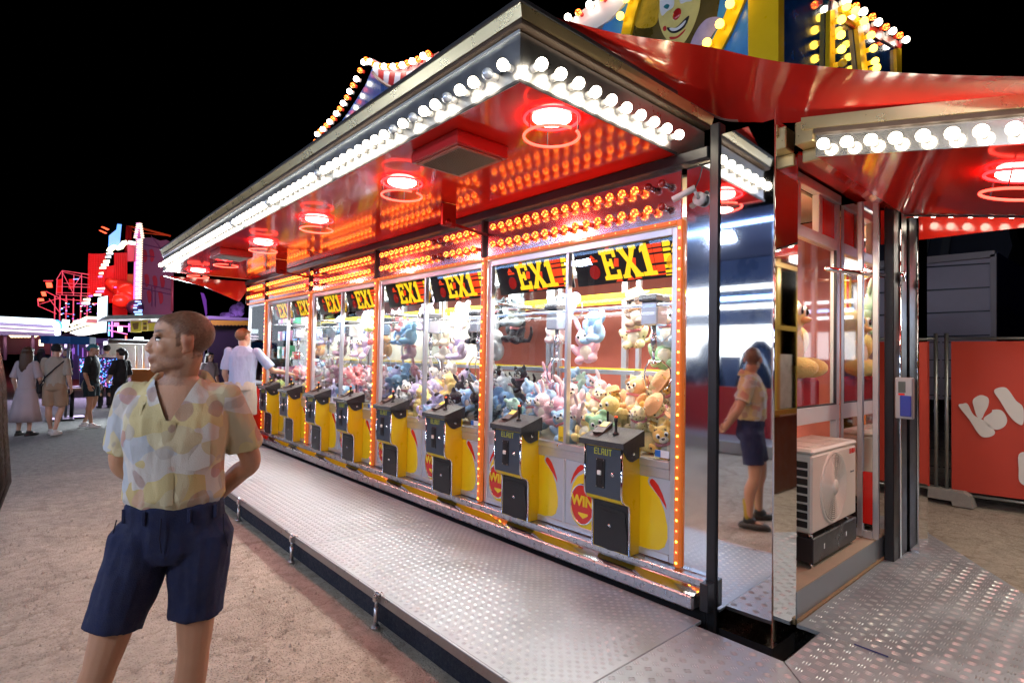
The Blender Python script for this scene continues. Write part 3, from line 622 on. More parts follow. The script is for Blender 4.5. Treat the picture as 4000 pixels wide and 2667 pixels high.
# narrow glass showcase at the far end, standing over a red counter
t = thing('glass_showcase', 'narrow glass showcase over a red counter at the far end', 'showcase', (-10.0, YM, .384))
x0, x1 = ENDC; b = MB()
for xx in (x0+.02, x1-.02): b.bbox((xx-.02, YM-.004, 1.12), (xx+.02, YM+.04, 2.468), .004)
b.bbox((x0+.041, YM-.004, 2.43), (x1-.041, YM+.04, 2.468), .004); b.bbox((x0+.041, YM-.004, 1.12), (x1-.041, YM+.04, 1.16), .004); b.build('frame', ALU, t)
b = MB(); b.box((x0+.04, YM+.012, 1.16), (x1-.04, YM+.018, 2.43)); b.build('front_pane', PANE, t)
b = MB(); b.box((x0, YM+.8, .4), (x1, YM+.83, 2.46)); b.build('back_panel', CREAM, t)
b = MB()
for z in (1.2, 1.52, 1.84, 2.14): b.box((x0+.02, YM+.35, z), (x1-.02, YM+.79, z+.012))
b.build('shelf', ACRY, t)
b = MB(); b.bbox((x0-.02, YM-.36, 1.09), (x1+.02, YM-.006, 1.118), .01); b.build('counter_top', BLKP, t)
b = MB(); b.bbox((x0, YM-.32, .22), (x1, YM-.008, 1.089), .01); b.bbox((x0+.08, YM-.326, .3), (x1-.08, YM-.3205, 1.0), .003); b.build('red_counter', M('counter_red', (.55, .02, .015), .3, coat=.3), t)
l = bpy.data.lights.new('showcase_light', 'AREA'); l.size = .5; l.energy = 8; l.color = (.9, .95, 1); link('showcase_light', l, t, (-.03, .4, 2.05))
b = MB(); b.tube([(x0+.05, YM+.3, 2.44), (x1-.05, YM+.3, 2.44)], .013, 8); b.build('light_tube', TUBE, t)
r = random.Random(11)
for i in range(16):
    z = (1.213, 1.533, 1.853, 2.153)[i % 4]; x = x0+.1+.8*(i//4)/3.3; hh = r.uniform(.12, .24)
    cc = r.choice([(.7, .1, .1), (.1, .3, .8), (.8, .7, .1), (.1, .6, .3), (.8, .3, .5), (.85, .85, .85)])
    b = MB(); b.bbox((-.06, -.05, 0), (.06, .05, hh), .006); o = b.build('prize_box', M('prize_%d' % i, cc, .4), None, (x, YM+.55, z))
    tag(o, ('%s boxed prize, %s from the far end on the %s shelf of the end showcase' % (('red', 'blue', 'yellow', 'green', 'pink', 'white')[[(.7, .1, .1), (.1, .3, .8), (.8, .7, .1), (.1, .6, .3), (.8, .3, .5), (.85, .85, .85)].index(cc)], ('first', 'second', 'third', 'fourth')[i//4], ('lowest', 'second', 'third', 'top')[i % 4])), 'box', 'boxed prizes in the end showcase')
    b = MB(); b.box((-.045, -.0525, hh*.25), (.045, -.0505, hh*.75)); b.build('printed_front', M('prize_front_%d' % (i % 3), ((.9, .9, .85), (.9, .75, .2), (.2, .5, .8))[i % 3], .4), o, (0, 0, 0))
# trailer interior seen through the machines
part('inner_back_wall', M('inner_red', (.48, .12, .08), .45, var=.2), ((XL, 5.1, .4), (-1.55, 5.13, 2.85)))
part('inner_ceiling', CREAM, ((XL, 3.3, 2.86), (-1.6, 5.1, 2.88)))
part('inner_floor', M('beige_floor', (.45, .38, .28), .7, var=.1), ((XL, 3.9, .30), (-1.52, 5.12, .345)))
b = MB()
for x in np.arange(-10, -1.7, .98): b.bbox((x-.03, 4.16, .4), (x+.03, 4.2, 2.5), .004)
for z in (1.0, 1.52, 2.46): b.bbox((XL, 4.17, z-.02), (-1.75, 4.195, z+.02), .003)
b.build('inner_frame', ALU, KI)
b = MB(); b.box((XL, 4.205, 2.16), (-1.75, 4.215, 2.26)); b.build('inner_band', YELP, KI)
b = MB(); b.tube([(XL+.2, 4.0, 2.82), (-1.9, 4.0, 2.82)], .02, 8); b.build('aisle_light', TUBE, KI)
# ---------------------------------------------------------------- plush toys
def fuse(mb, name, mats, voxel=.006, it=3, fac=.6, ratio=None, wob=0):
    """merge overlapping shapes into one continuous skin"""
    me = mb.mesh(name, mats); o = bpy.data.objects.new('tmp_fuse', me); COL.objects.link(o)
    m = o.modifiers.new('r', 'REMESH'); m.mode = 'VOXEL'; m.voxel_size = voxel; m.use_smooth_shade = True
    if it: s = o.modifiers.new('s', 'SMOOTH'); s.factor = fac; s.iterations = it
    if ratio: d = o.modifiers.new('d', 'DECIMATE'); d.ratio = ratio
    out = bpy.data.meshes.new_from_object(o.evaluated_get(bpy.context.evaluated_depsgraph_get())); out.name = name
    bpy.data.objects.remove(o); bpy.data.meshes.remove(me)
    out.polygons.foreach_set('use_smooth', [True]*len(out.polygons))
    return out
def plush_mat(name, col, spots=None):
    m = M(name, col, .95, var=.10, vscale=30, bump=1, bscale=170, spec=.15)
    b = m.node_tree.nodes['Principled BSDF']; b.inputs['Sheen Weight'].default_value = .4; b.inputs['Sheen Roughness'].default_value = .5
    if spots:
        nt = m.node_tree; v = nt.nodes.new('ShaderNodeTexVoronoi'); v.inputs['Scale'].default_value = 26
        tc = [n for n in nt.nodes if n.type == 'TEX_COORD'][0]; nt.links.new(tc.outputs['Object'], v.inputs['Vector'])
        r = nt.nodes.new('ShaderNodeValToRGB'); r.color_ramp.interpolation = 'CONSTANT'; r.color_ramp.elements[0].color = (*spots, 1); r.color_ramp.elements[1].position = .22; r.color_ramp.elements[1].color = (*col, 1)
        nt.links.new(v.outputs['Distance'], r.inputs[0]); nt.links.new(r.outputs[0], b.inputs['Base Color'])
    return m
PC_ = {'pale blue': (.16, .42, .78), 'sky blue': (.30, .60, .90), 'pink': (.85, .38, .48), 'pale pink': (.90, .62, .64), 'yellow': (.90, .66, .10), 'pale yellow': (.92, .80, .36), 'orange': (.90, .38, .04),
       'white': (.88, .87, .84), 'cream': (.88, .78, .58), 'black': (.012, .013, .016), 'lilac': (.58, .50, .82), 'green': (.25, .60, .22), 'mint': (.42, .76, .58), 'red': (.72, .08, .10), 'coral': (.85, .22, .24), 'brown': (.30, .14, .06), 'grey': (.40, .42, .46), 'lime': (.60, .78, .12)}
PC_ = {k: (c if k == 'black' else tuple(v*.80+.20*.86 for v in c)) for k, c in PC_.items()}
PM = {k: plush_mat('plush_'+k.replace(' ', '_'), c) for k, c in PC_.items()}
PM['spotted yellow'] = plush_mat('plush_spotted', PC_['pale yellow'], (.10, .05, .01)); PC_['spotted yellow'] = PC_['pale yellow']
PM['spotted orange'] = plush_mat('plush_spotted_orange', (.88, .55, .12), (.05, .02, .01)); PC_['spotted orange'] = PC_['orange']
EYEW = M('eye_white', (.9, .9, .88), .2, coat=1); EYEB = M('eye_black', (.005, .005, .006), .1, coat=1); NOSEM = M('nose_dark', (.02, .012, .012), .3)
def toy_meshes(kind):
    """sitting plush about 0.26 tall, facing -y, origin under its seat"""
    b = MB()
    b.ell((0, 0, .085), (.078, .07, .09)); b.ell((0, -.008, .195), (.08, .072, .07))
    for s in (-1, 1):
        b.ell((s*.055, -.075, .032), (.036, .06, .034)); b.ell((s*.085, -.03, .115), (.028, .04, .06), mtx=Matrix.Rotation(s*.5, 3, 'Y'))
    if kind == 'bear':
        for s in (-1, 1): b.ell((s*.06, 0, .258), (.03, .02, .03))
    if kind == 'rabbit':
        for s in (-1, 1): b.ell((s*.045, .005, .315), (.024, .016, .075), mtx=Matrix.Rotation(s*.25, 3, 'Y'))
    if kind == 'elephant':
        for s in (-1, 1): b.ell((s*.105, .01, .205), (.055, .016, .06))
        b.ell((0, -.09, .165), (.022, .03, .03)); b.ell((0, -.105, .135), (.018, .018, .03))
    if kind == 'cat':
        for s in (-1, 1): b.lathe([(.035, 0), (.022, .03), (.004, .055)], 10, Matrix.Translation((s*.05, 0, .245)) @ Matrix.Rotation(s*.25, 4, 'Y'), 1, .6)
        b.tube([(0, .06, .04), (.08, .09, .05), (.13, .06, .12), (.14, .03, .18)], [.022, .02, .018, .012], 8)
    if kind == 'chick':
        for s in (-1, 1): b.ell((s*.092, .01, .10), (.016, .04, .055), mtx=Matrix.Rotation(s*.5, 3, 'Y'))
        b.ell((0, .01, .27), (.012, .012, .025))
    if kind == 'donkey':
        for s in (-1, 1): b.ell((s*.075, .01, .275), (.02, .014, .075), mtx=Matrix.Rotation(s*.7, 3, 'Y'))
        b.ell((0, -.075, .17), (.05, .045, .04))
    body = fuse(b, 'plush_'+kind, [PM['white']], .0085, 2, ratio=.5)
    P = [('plush', body, None)]
    def p(nm, mb, m): P.append((nm, mb.mesh(nm, m), m))
    for s in (-1, 1):
        q = MB(); q.ell((s*.030, -.071, .212), (.0155, .008, .0185), 10, 6); q.mat(1); q.ell((s*.028, -.0775, .210), (.0095, .005, .0125), 10, 6); p('eye', q, [EYEW, EYEB])
    q = MB()
    if kind == 'chick': q.lathe([(.022, 0), (.014, .018), (.002, .028)], 10, Matrix.Translation((0, -.07, .182)) @ Matrix.Rotation(PI/2, 4, 'X'), 1, .6); p('beak', q, PM['orange'])
    else:
        if kind != 'elephant':
            z = .155 if kind == 'donkey' else .178
            q.ell((0, -.068 - (.04 if kind == 'donkey' else 0), z), (.036, .024, .026), 12, 6); p('muzzle', q, PM['cream'])
            q = MB(); q.ell((0, -.09-(.045 if kind == 'donkey' else 0), z+.012), (.013, .008, .009), 8, 5); p('nose', q, NOSEM)
    q = MB(); q.ell((0, -.052, .085), (.05, .022, .056), 12, 6); p('belly', q, PM['cream'])
    if kind == 'donkey': q = MB(); [q.ell((0, .0+.035*math.cos(a), .2+.075*math.sin(a)), (.02, .025, .025), 8, 5) for a in (.4, .8, 1.2, 1.57)]; p('mane', q, PM['black'])
    if kind in ('bear', 'cat'): q = MB(); q.torus((0, 0, .14), .066, .012, 18, 6); p('scarf', q, None)
    return P
TOYS = {k: toy_meshes(k) for k in ('bear', 'rabbit', 'elephant', 'cat', 'chick', 'donkey')}
HATM = None
TOYN = {'bear': 'bear', 'rabbit': 'rabbit', 'elephant': 'elephant', 'cat': 'cat', 'chick': 'chick', 'donkey': 'donkey'}
def toy(kind, colr, loc, rot, sc, label, group, extra=None):
    root = None
    for nm, me, m in TOYS[kind]:
        if root is None:
            o = link('plush_'+kind, me, None, loc, rot); o.scale = (sc,)*3; root = o
            o.material_slots[0].link = 'OBJECT'; o.material_slots[0].material = PM[colr]; tag(o, label, 'plush toy', group)
        else:
            if colr == 'black' and nm == 'belly': continue
            o = link(nm, me, root)
            if nm == 'scarf':
                if not me.materials: me.materials.append(PM['red'])
                o.material_slots[0].link = 'OBJECT'; o.material_slots[0].material = PM[extra if extra in PM else 'red']
    if extra == 'hat' or (extra and kind in ('bear', 'chick') and extra in ('orange', 'yellow', 'pink')):
        b = MB(); b.lathe([(.12, .0), (.118, .008), (.075, .012), (.07, .05), (.045, .068), (.004, .072)], 16)
        h = b.build('straw_hat', PM[extra if extra in PM else 'orange'], root, (0, 0, .24)); h.rotation_euler = (.25, 0, 0)
    return root
HALF = []
for x0, x1 in CAB: xm = (x0+x1)/2; HALF += [(xm+.02, x1-.06), (x0+.06, xm-.02)]
PAL = [ # species, colours for the heap of each half, from the mirrored column outwards
    [('cat', 'spotted yellow'), ('cat', 'spotted orange'), ('chick', 'yellow'), ('bear', 'pale yellow'), ('bear', 'orange'), ('cat', 'spotted yellow'), ('bear', 'green')],
    [('rabbit', 'pale pink'), ('bear', 'sky blue'), ('bear', 'pale yellow'), ('rabbit', 'pink'), ('elephant', 'pale blue'), ('bear', 'mint'), ('rabbit', 'pale pink')],
    [('elephant', 'pale blue'), ('cat', 'black'), ('cat', 'black'), ('elephant', 'pale blue'), ('rabbit', 'black'), ('bear', 'white')],
    [('bear', 'white'), ('donkey', 'lilac'), ('cat', 'black'), ('rabbit', 'white'), ('chick', 'yellow'), ('bear', 'cream'), ('donkey', 'lilac')],
    [('donkey', 'lilac'), ('bear', 'white'), ('donkey', 'lilac'), ('rabbit', 'coral'), ('rabbit', 'pale pink'), ('elephant', 'sky blue')],
    [('elephant', 'sky blue'), ('cat', 'coral'), ('donkey', 'lilac'), ('bear', 'pale blue'), ('cat', 'coral'), ('elephant', 'sky blue')],
    [('chick', 'lime'), ('bear', 'pale pink'), ('bear', 'white'), ('rabbit', 'pink'), ('chick', 'yellow')],
    [('bear', 'red'), ('chick', 'lime'), ('elephant', 'sky blue'), ('rabbit', 'lilac'), ('bear', 'pink')]]
HANG = [[('bear', 'red', 'hat'), ('rabbit', 'pink', None), ('bear', 'sky blue', None), ('chick', 'green', None), ('bear', 'brown', 'orange'), ('cat', 'spotted yellow', None)],
        [('elephant', 'pale blue', None), ('rabbit', 'pink', None), ('elephant', 'pale blue', None), ('bear', 'pale pink', None)],
        [('bear', 'white', None), ('cat', 'black', None), ('rabbit', 'white', None), ('cat', 'black', None), ('bear', 'black', None)],
        [('rabbit', 'lilac', None), ('bear', 'white', 'sky blue'), ('bear', 'cream', 'sky blue'), ('bear', 'white', None), ('donkey', 'lilac', None)],
        [('elephant', 'sky blue', None), ('bear', 'pink', None), ('cat', 'coral', None), ('elephant', 'pale blue', None), ('rabbit', 'orange', None)],
        [('chick', 'lime', None), ('bear', 'red', None), ('rabbit', 'lilac', None), ('bear', 'sky blue', None)],
        [('rabbit', 'pink', None), ('bear', 'pale blue', None), ('bear', 'lilac', None)], [('bear', 'sky blue', None), ('rabbit', 'orange', None), ('cat', 'grey', None)]]
MN = ['the end pane beside the mirrored column', 'the second pane from the mirrored column', 'the third pane from the mirrored column', 'the fourth pane from the mirrored column', 'the fifth pane from the mirrored column',
      'the sixth pane from the mirrored column', 'the seventh pane from the mirrored column', 'the pane next to the showcase']
ORD = ['first', 'second', 'third', 'fourth', 'fifth', 'sixth', 'seventh', 'eighth', 'ninth']
MN = ['end', 'second', 'third', 'fourth', 'fifth', 'sixth', 'seventh', 'eighth']
MN = [m+' pane from column' for m in MN]; MN[0] = 'pane nearest the column'
r = random.Random(21)
for h, (xa, xb) in enumerate(HALF):
    rows = [(3.19, .985, 5, 'front'), (3.33, 1.10, 5, 'second'), (3.50, 1.22, 5, 'third'), (3.69, 1.30, 5, 'back')]
    if h > 4: rows = rows[:1]+rows[2:]
    q = 0
    for y, z, n, rn in rows:
        for i in range(n):
            f = (i+.5+.18*(r.random()-.5))/n; x = xb-(xb-xa)*f
            if rn == 'front' and .30 < f < .62: continue              # the empty prize chute behind the console
            kind, colr = PAL[h][(q*2+i+r.randint(0, 1)) % len(PAL[h])]; q += 1
            sc = r.uniform(.74, 1.0); tilt = (r.uniform(-.5, .9), r.uniform(-.6, .6), r.uniform(-.9, .9))
            if h == 0 and rn != 'front' and i % 3 == 1: ex = 'hat'
            else: ex = None
            toy(kind, colr, (x, y+r.uniform(-.03, .03), z+r.uniform(-.02, .02)), tilt, sc,
                '%s plush %s, %s in the %s row of the heap, %s' % (colr, kind, ORD[i] , rn, MN[h]), 'plush toys heaped in the claw machines', ex)
    for i, (kind, colr, ex) in enumerate(HANG[h]):
        n = len(HANG[h]); x = xb-.06-(xb-xa-.12)*(i+.5)/n; z = 1.60+.17*((i*2+h) % 3)-.04*(h == 0)
        toy(kind, colr, (x, 3.62+.12*(i % 2), z), (r.uniform(-.2, .2), r.uniform(-.2, .2), r.uniform(-.6, .6)), r.uniform(.95, 1.2),
            '%s plush %s hanging %s from the column side, %s' % (colr, kind, ORD[i], MN[h]), 'plush toys hung at the back of the claw machines', ex)

# heap base under the toys so no floor shows between them
for h, (xa, xb) in enumerate(HALF):
    col_ = ['pale yellow', 'sky blue', 'grey', 'white', 'white', 'lilac', 'pale pink', 'pale pink'][h]
    rr = random.Random(40+h); b = MB()
    for i in range(34):
        y = rr.uniform(3.22, 3.85); x = rr.uniform(xa+.06, xb-.06); z = .99+(y-3.15)*.42
        if y < 3.34 and .30 < (xb-x)/(xb-xa) < .65: continue
        b.ell((x, y, z-.03), (.10*rr.uniform(.7, 1.1), .08, .08*rr.uniform(.7, 1.1)), 10, 6, Matrix.Rotation(rr.uniform(0, 3), 3, 'Z'))
    o = b.build('plush_heap', PM[col_], None, (0, 0, 0), kind='stuff', label='loose plush stuffing the bottom of the heap behind %s' % MN[h], category='plush heap')
# ---------------------------------------------------------------- end wall of the kiosk
def px_poly(poly, ax, v): return [at(x, y, ax, v) for x, y in poly]
def slab(pts, off):
    """a flat outline given as points, made solid by an offset vector"""
    n = len(pts); off = Vector(off); vs = list(pts)+[p+off for p in pts]
    return vs, [tuple(range(n)), tuple(range(n, 2*n))[::-1]] + [(i, n+i, n+(i+1) % n, (i+1) % n) for i in range(n)]
def pxs(mb, poly, ax, v, off): return mb.add(*slab(px_poly(poly, ax, v), off))
WHITEF = M('white_frame', (.70, .74, .76), .35, .2, var=.05); RUB = M('rubber_seal', (.03, .03, .04), .5)
BEIGE = M('beige_ledge', (.48, .40, .29), .65, var=.15, vscale=8); MIRR = MATS['mirror_steel']
XW = -1.52
led = part('entry_ledge', STEEL, ((-1.60, 3.312, .195), (-1.282, 5.1, .345)))
part('ledge_cover', BEIGE, ((-1.86, 3.312, .3455), (-1.284, 5.1, .352)), parent=led)
part('dirt_line', M('sand_dirt', (.34, .24, .13), .95, var=.5, vscale=30, bump=1), ((-1.281, 3.31, .165), (-1.262, 5.1, .20)), parent=led)
ew = part('end_wall', WHITEF, ((XW-.05, 3.312, 1.21), (XW, 4.72, 1.325)), ((XW-.05, 4.66, .355), (XW, 4.72, 1.209)), ((XW-.05, 4.66, 1.326), (XW, 4.72, 2.86)),
          ((XW-.05, 3.312, 2.50), (XW, 4.659, 2.58)), ((XW-.05, 3.9, 2.581), (XW, 3.97, 2.86)), ((XW-.05, 4.3, 2.581), (XW, 4.36, 2.86)), ((XW-.05, 3.312, 2.861), (XW+.01, 4.72, 2.93)), ((XW-.05, 3.312, 1.326), (XW, 3.40, 2.499)), bev=.004)
part('window_pane', PANE, ((XW-.03, 3.401, 1.326), (XW-.025, 4.659, 2.499)), parent=ew)
part('red_panel', REDG, ((XW-.03, 3.312, 2.581), (XW-.02, 3.899, 2.86)), parent=ew); part('red_panel', REDG, ((XW-.03, 4.361, 2.581), (XW-.02, 4.719, 2.86)), parent=ew)
part('seal', RUB, ((XW-.02, 4.645, 1.326), (XW-.002, 4.659, 2.499)), ((XW-.02, 3.402, 1.326), (XW-.002, 4.644, 1.336)), parent=ew)
part('shelf', M('red_velvet', (.42, .015, .03), .9, bump=.6, bscale=60, var=.2), ((-1.86, 3.45, 1.30), (XW-.06, 4.5, 1.53)), parent=ew, bev=.03)
b = MB()
for i in range(8): b.mat(i % 2); b.box((-1.845, 3.46+i*.07, 2.12), (-1.835, 3.529+i*.07, 2.48))
b.build('striped_valance', [YELP, REDP], ew); part('window_back', M('window_back_red', (.42, .05, .04), .5, var=.2), ((-2.05, 4.0, 1.2), (-2.02, 4.9, 2.86)), ((-1.878, 3.33, 1.2), (-1.868, 3.999, 2.0)), parent=ew)
l = bpy.data.lights.new('window_light', 'AREA'); l.size = .5; l.energy = 34; l.color = (1, .88, .66); link('window_light', l, ew, (-1.85+1.6, .95, 2.48))
# mirrored door return at the far side of the recess
dr = part('side_door', MIRR, ((XW, 4.735, .40), (-1.262, 4.745, 2.86)))
part('door_frame', ALU, ((-1.40, 4.715, .36), (-1.365, 4.734, 2.86)), ((-1.30, 4.715, .36), (-1.262, 4.734, 2.86)), ((XW, 4.715, .355), (-1.401, 4.734, .41)), ((-1.364, 4.715, .355), (-1.301, 4.734, .41)), parent=dr, bev=.003)
part('red_kick_panel', REDP, ((-1.364, 4.722, .46), (-1.301, 4.733, .84)), parent=dr)
part('far_post', BLACKM, ((-1.262, 4.85, .05), (-1.20, 5.2, 2.88)), bev=.006)
b = MB(); b.tube([(-1.195, 4.99, .1), (-1.195, 4.99, 2.86)], .010, 8); b.build('post_strip', CHROME, KI)
fc = part('far_column', MIRR, ((-1.25, 5.24, .12), (-1.13, 5.5, 2.80)), bev=.004)
b = MB(); b.tube([(-1.50, 4.35, 2.32), (-1.22, 4.95, 2.30)], .018, 10); b.tube([(-1.20, 4.98, 2.30), (-1.16, 4.98, 2.30)], .04, 14); b.build('canopy_stay', MATS['chrome'], KI)
# payment terminal on the post
def terminal(name, lab, x, y, z, w):
    t = thing('payment_terminal', lab, 'payment terminal', (x, y, z), 'payment terminals by the landing')
    b = MB(); b.bbox((x-w/2, y-.05, z), (x+w/2, y, z+.3), .008); b.build('housing', M('terminal_grey', (.42, .43, .46), .3, .5), t)
    b = MB(); b.bbox((x-w*.2, y-.06, z+.02), (x+w*.42, y-.0505, z+.17), .006); b.build('blue_cover', M('terminal_blue', (.03, .05, .30), .3), t)
    b = MB(); b.box((x-w*.3, y-.053, z+.19), (x+w*.1, y-.0505, z+.27)); b.build('screen', M('terminal_screen', (.08, .1, .1), .2), t)
    b = MB(); b.box((x-w*.3, y-.0535, z+.172), (x+w*.05, y-.0505, z+.184)); b.build('red_key', REDP, t)
q = at(3538, 1635, 'Y', 4.84); terminal('payment_terminal', 'grey and blue payment terminal fixed to the far chrome post', q.x, 4.84, q.z, .11)
# air conditioner and its stand
AC = thing('air_conditioner', 'white outdoor air conditioner unit with a round fan grille on a black stand', 'air conditioner', (-1.48, 4.05, .58)); ACW = M('ac_white', (.78, .75, .66), .35, var=.04)
ay0, ay1, az0, az1, ax0, ax1 = 3.655, 4.455, .585, 1.10, -1.63, -1.33
b = MB(); b.bbox((ax0, ay0+.002, az0), (ax1, ay1, az1-.035), .012); b.build('casing', ACW, AC)
b = MB(); b.bbox((ax0-.004, ay0-.004, az1-.034), (ax1+.006, ay1+.004, az1), .014)
for i in range(3): b.bbox((ax0+.05, ay0+.1+i*.24, az1), (ax1-.05, ay0+.26+i*.24, az1+.004), .002)
b.build('lid', ACW, AC)
fcx, fcz, fr = 4.02, .83, .215
b = MB(); b.tube([(ax1+.001, fcx+fr*1.04*math.cos(a*PI/24), fcz+fr*1.04*math.sin(a*PI/24)) for a in range(49)], .010, 6); b.build('fan_surround', ACW, AC)
b = MB(); b.lathe([(fr, 0), (fr, .002), (.01, .002)], 40, Matrix.Translation((ax1+.0005, fcx, fcz)) @ Matrix.Rotation(PI/2, 4, 'Y')); b.build('fan_opening', M('fan_dark', (.13, .12, .10), .5), AC)
b = MB()
for k in range(1, 17):
    R = fr*k/16.5; b.tube([(ax1+.009, fcx+R*math.cos(a*PI/20), fcz+R*math.sin(a*PI/20)) for a in range(41)], .0036, 5)
for k in range(24):
    a = k*PI/12; b.tube([(ax1+.008, fcx+.03*math.cos(a), fcz+.03*math.sin(a)), (ax1+.008, fcx+fr*math.cos(a+.35), fcz+fr*math.sin(a+.35))], .002, 4)
b.lathe([(.05, 0), (.046, .010), (.01, .014)], 20, Matrix.Translation((ax1+.006, fcx, fcz)) @ Matrix.Rotation(PI/2, 4, 'Y')); b.build('fan_grille', ACW, AC, kind='stuff')
b = MB()
for i in range(8):
    for j in range(3): z = az0+.035+i*.052; b.bbox((ax0+.03+j*.085, ay0-.0035, z), (ax0+.105+j*.085, ay0+.0035, z+.040), .004)
b.build('side_louvre', M('louvre_black', (.015, .015, .015), .5), AC, kind='stuff')
tx = Matrix.Translation((ax1+.0015-AC.location.x, 4.375-AC.location.y, 1.03-AC.location.z)) @ Matrix.Rotation(PI/2, 4, 'Z') @ Matrix.Rotation(PI/2, 4, 'X')
text('brand_lettering', 'SHIBA', .045, M('print_red', (.75, .03, .02), .4), AC, tx, .0005, bold=.0015)
text('model_lettering', 'Inverter', .022, M('print_grey', (.2, .22, .25), .4), AC, Matrix.Translation((0, 0, -.14)) @ tx, .0005)
ST = thing('unit_stand', 'black steel stand holding the air conditioner above the ledge', 'stand', (-1.48, 4.1, .352))
b = MB(); b.bbox((-1.61, 3.72, .385), (-1.345, 4.52, .545), .006); b.build('box', M('stand_black', (.02, .021, .024), .3, var=.3), ST)
b = MB()
for y in (3.76, 4.48):
    for x in (-1.59, -1.37): b.tube([(x, y, .352), (x, y, .386)], .010, 8)
b.build('foot', CHROME, ST, kind='stuff')
b = MB()
for y in (3.74, 4.38):
    for x in (-1.59, -1.37): b.tube([(x, y, .545), (x, y, .586)], .016, 8)
b.build('rubber_pad', CHROME, ST, kind='stuff')
b = MB()
for y in (3.9, 4.3): b.bbox((-1.3445, y-.01, .45), (-1.342, y+.01, .485), .0008)
b.build('clip', CHROME, ST, kind='stuff')
# big soft toy in the window: orange body, mint head, shiny ball in its lap
toy('chick', 'yellow', (-1.70, 4.05, 1.532), (0, 0, PI/2+.1), 2.2, 'big yellow plush chick sitting on the red velvet shelf in the end window', 'large prizes in the end window')
toy('rabbit', 'mint', (-1.68, 3.66, 1.92), (.2, 0, PI/2), 1.3, 'mint plush rabbit hanging beside the striped valance in the end window', 'large prizes in the end window')
PEARL = M('pearl', (.75, .62, .68), .15, .3, var=.35, vscale=4, coat=1)
b = MB(); b.ell((0, 0, .26), (.13, .13, .26), 20, 14); o = b.build('shiny_balloon', PEARL, None, (-1.68, 3.68, 1.54)); tag(o, 'pearly pastel egg shaped balloon in front of the big yellow chick', 'balloon')
# ---------------------------------------------------------------- sloping flap canopy of the end wall
FK = thing('side_canopy', 'sloping red canopy flap over the side landing, edged with white bulbs', 'canopy', (-1.2, 4.0, 2.76))
EX = [-1.16, .6]; SL = -.191
def zb(x): return 2.766+SL*(x+1.16)
def sheared(y0, y1, h0, h1, x0=EX[0], x1=EX[1]): 
    b = MB(); b.add([(x, y, zb(x)+h) for h in (h0, h1) for x, y in ((x0, y0), (x1, y0), (x1, y1), (x0, y1))], [(0, 3, 2, 1), (4, 5, 6, 7), (0, 1, 5, 4), (1, 2, 6, 5), (2, 3, 7, 6), (3, 0, 4, 7)]); return b
WFASC = M('fascia_white', (.62, .61, .60), .14, .85, var=.06)
sheared(3.235, 4.95, 0, .02).build('soffit', REDG, FK)
b = MB(); b.add([(-1.16, 3.335, 2.772), (-1.16, 4.95, 2.772), (-1.50, 4.95, 2.935), (-1.50, 3.335, 2.935), (-1.16, 3.335, 2.79), (-1.16, 4.95, 2.79), (-1.50, 4.95, 2.953), (-1.50, 3.335, 2.953)], [(0, 1, 2, 3), (7, 6, 5, 4), (0, 4, 5, 1), (1, 5, 6, 2), (2, 6, 7, 3), (3, 7, 4, 0)]); b.build('hinge_cover', REDG, FK)
b = MB(); b.bbox((-1.262, 3.20, 2.845), (-1.162, 3.32, 2.972), .006); b.bbox((-1.262, 3.31, 2.775), (-1.162, 3.332, 2.844), .003); b.build('gold_corner', GOLD, FK)
sheared(3.222, 3.2345, -.006, .115).build('fascia', WFASC, FK)
sheared(3.19, 3.25, .116, .14).build('roof_lip', BROWN, FK); sheared(3.18, 3.25, .1405, .205, -1.22).build('gold_trim', GOLD, FK)
sheared(4.951, 4.965, -.004, .12).build('far_fascia', WFASC, FK); sheared(4.94, 4.98, -.012, -.005).build('far_lip', BLACKM, FK)
bl = [at(3000+x/1.96, 300+y/1.96, 'Y', 3.19) for x, y in ((437, 545), (617, 525), (800, 505), (987, 497), (1197, 480), (1420, 460), (1640, 440), (1890, 420))]
for k in range(14): link('white_bulb', big_me, FK, (EX[1]+.004+1.2, 3.32+k*.12-4.0, zb(EX[1])+.05-2.76), (0, PI/2, 0))  # unseen outer row, added to light the side landing
for x in [q.x for q in bl]+[-.24, -.13, -.02, .1, .22, .34, .46]:
    link('white_bulb', big_me, FK, (x+1.2, 3.221-4.0, zb(x)+.045-2.76), (PI/2, 0, 0)); 
for px in (3577, 3645, 3714, 3791, 3872, 3952, 4040, 4130):
    q = at(px, 832, 'Y', 5.0); link('white_bulb', big_me, FK, (q.x+1.2, 4.966-4.0, zb(q.x)+.022-2.76), (-PI/2, 0, 0))
b = MB(); pxs(b, [(3440, 822), (4300, 822), (4300, 850), (4000, 888), (3562, 940), (3440, 955)], 'Y', 5.3, (0, .02, 0)); b.build('rear_flap', REDG, FK)
q = at(4010, 590, 'Y', 3.75); ring_lamp(q.x-.02, 3.75, zb(q.x)-.004, 'red neon ring lamp under the sloping side canopy', math.atan(-SL))
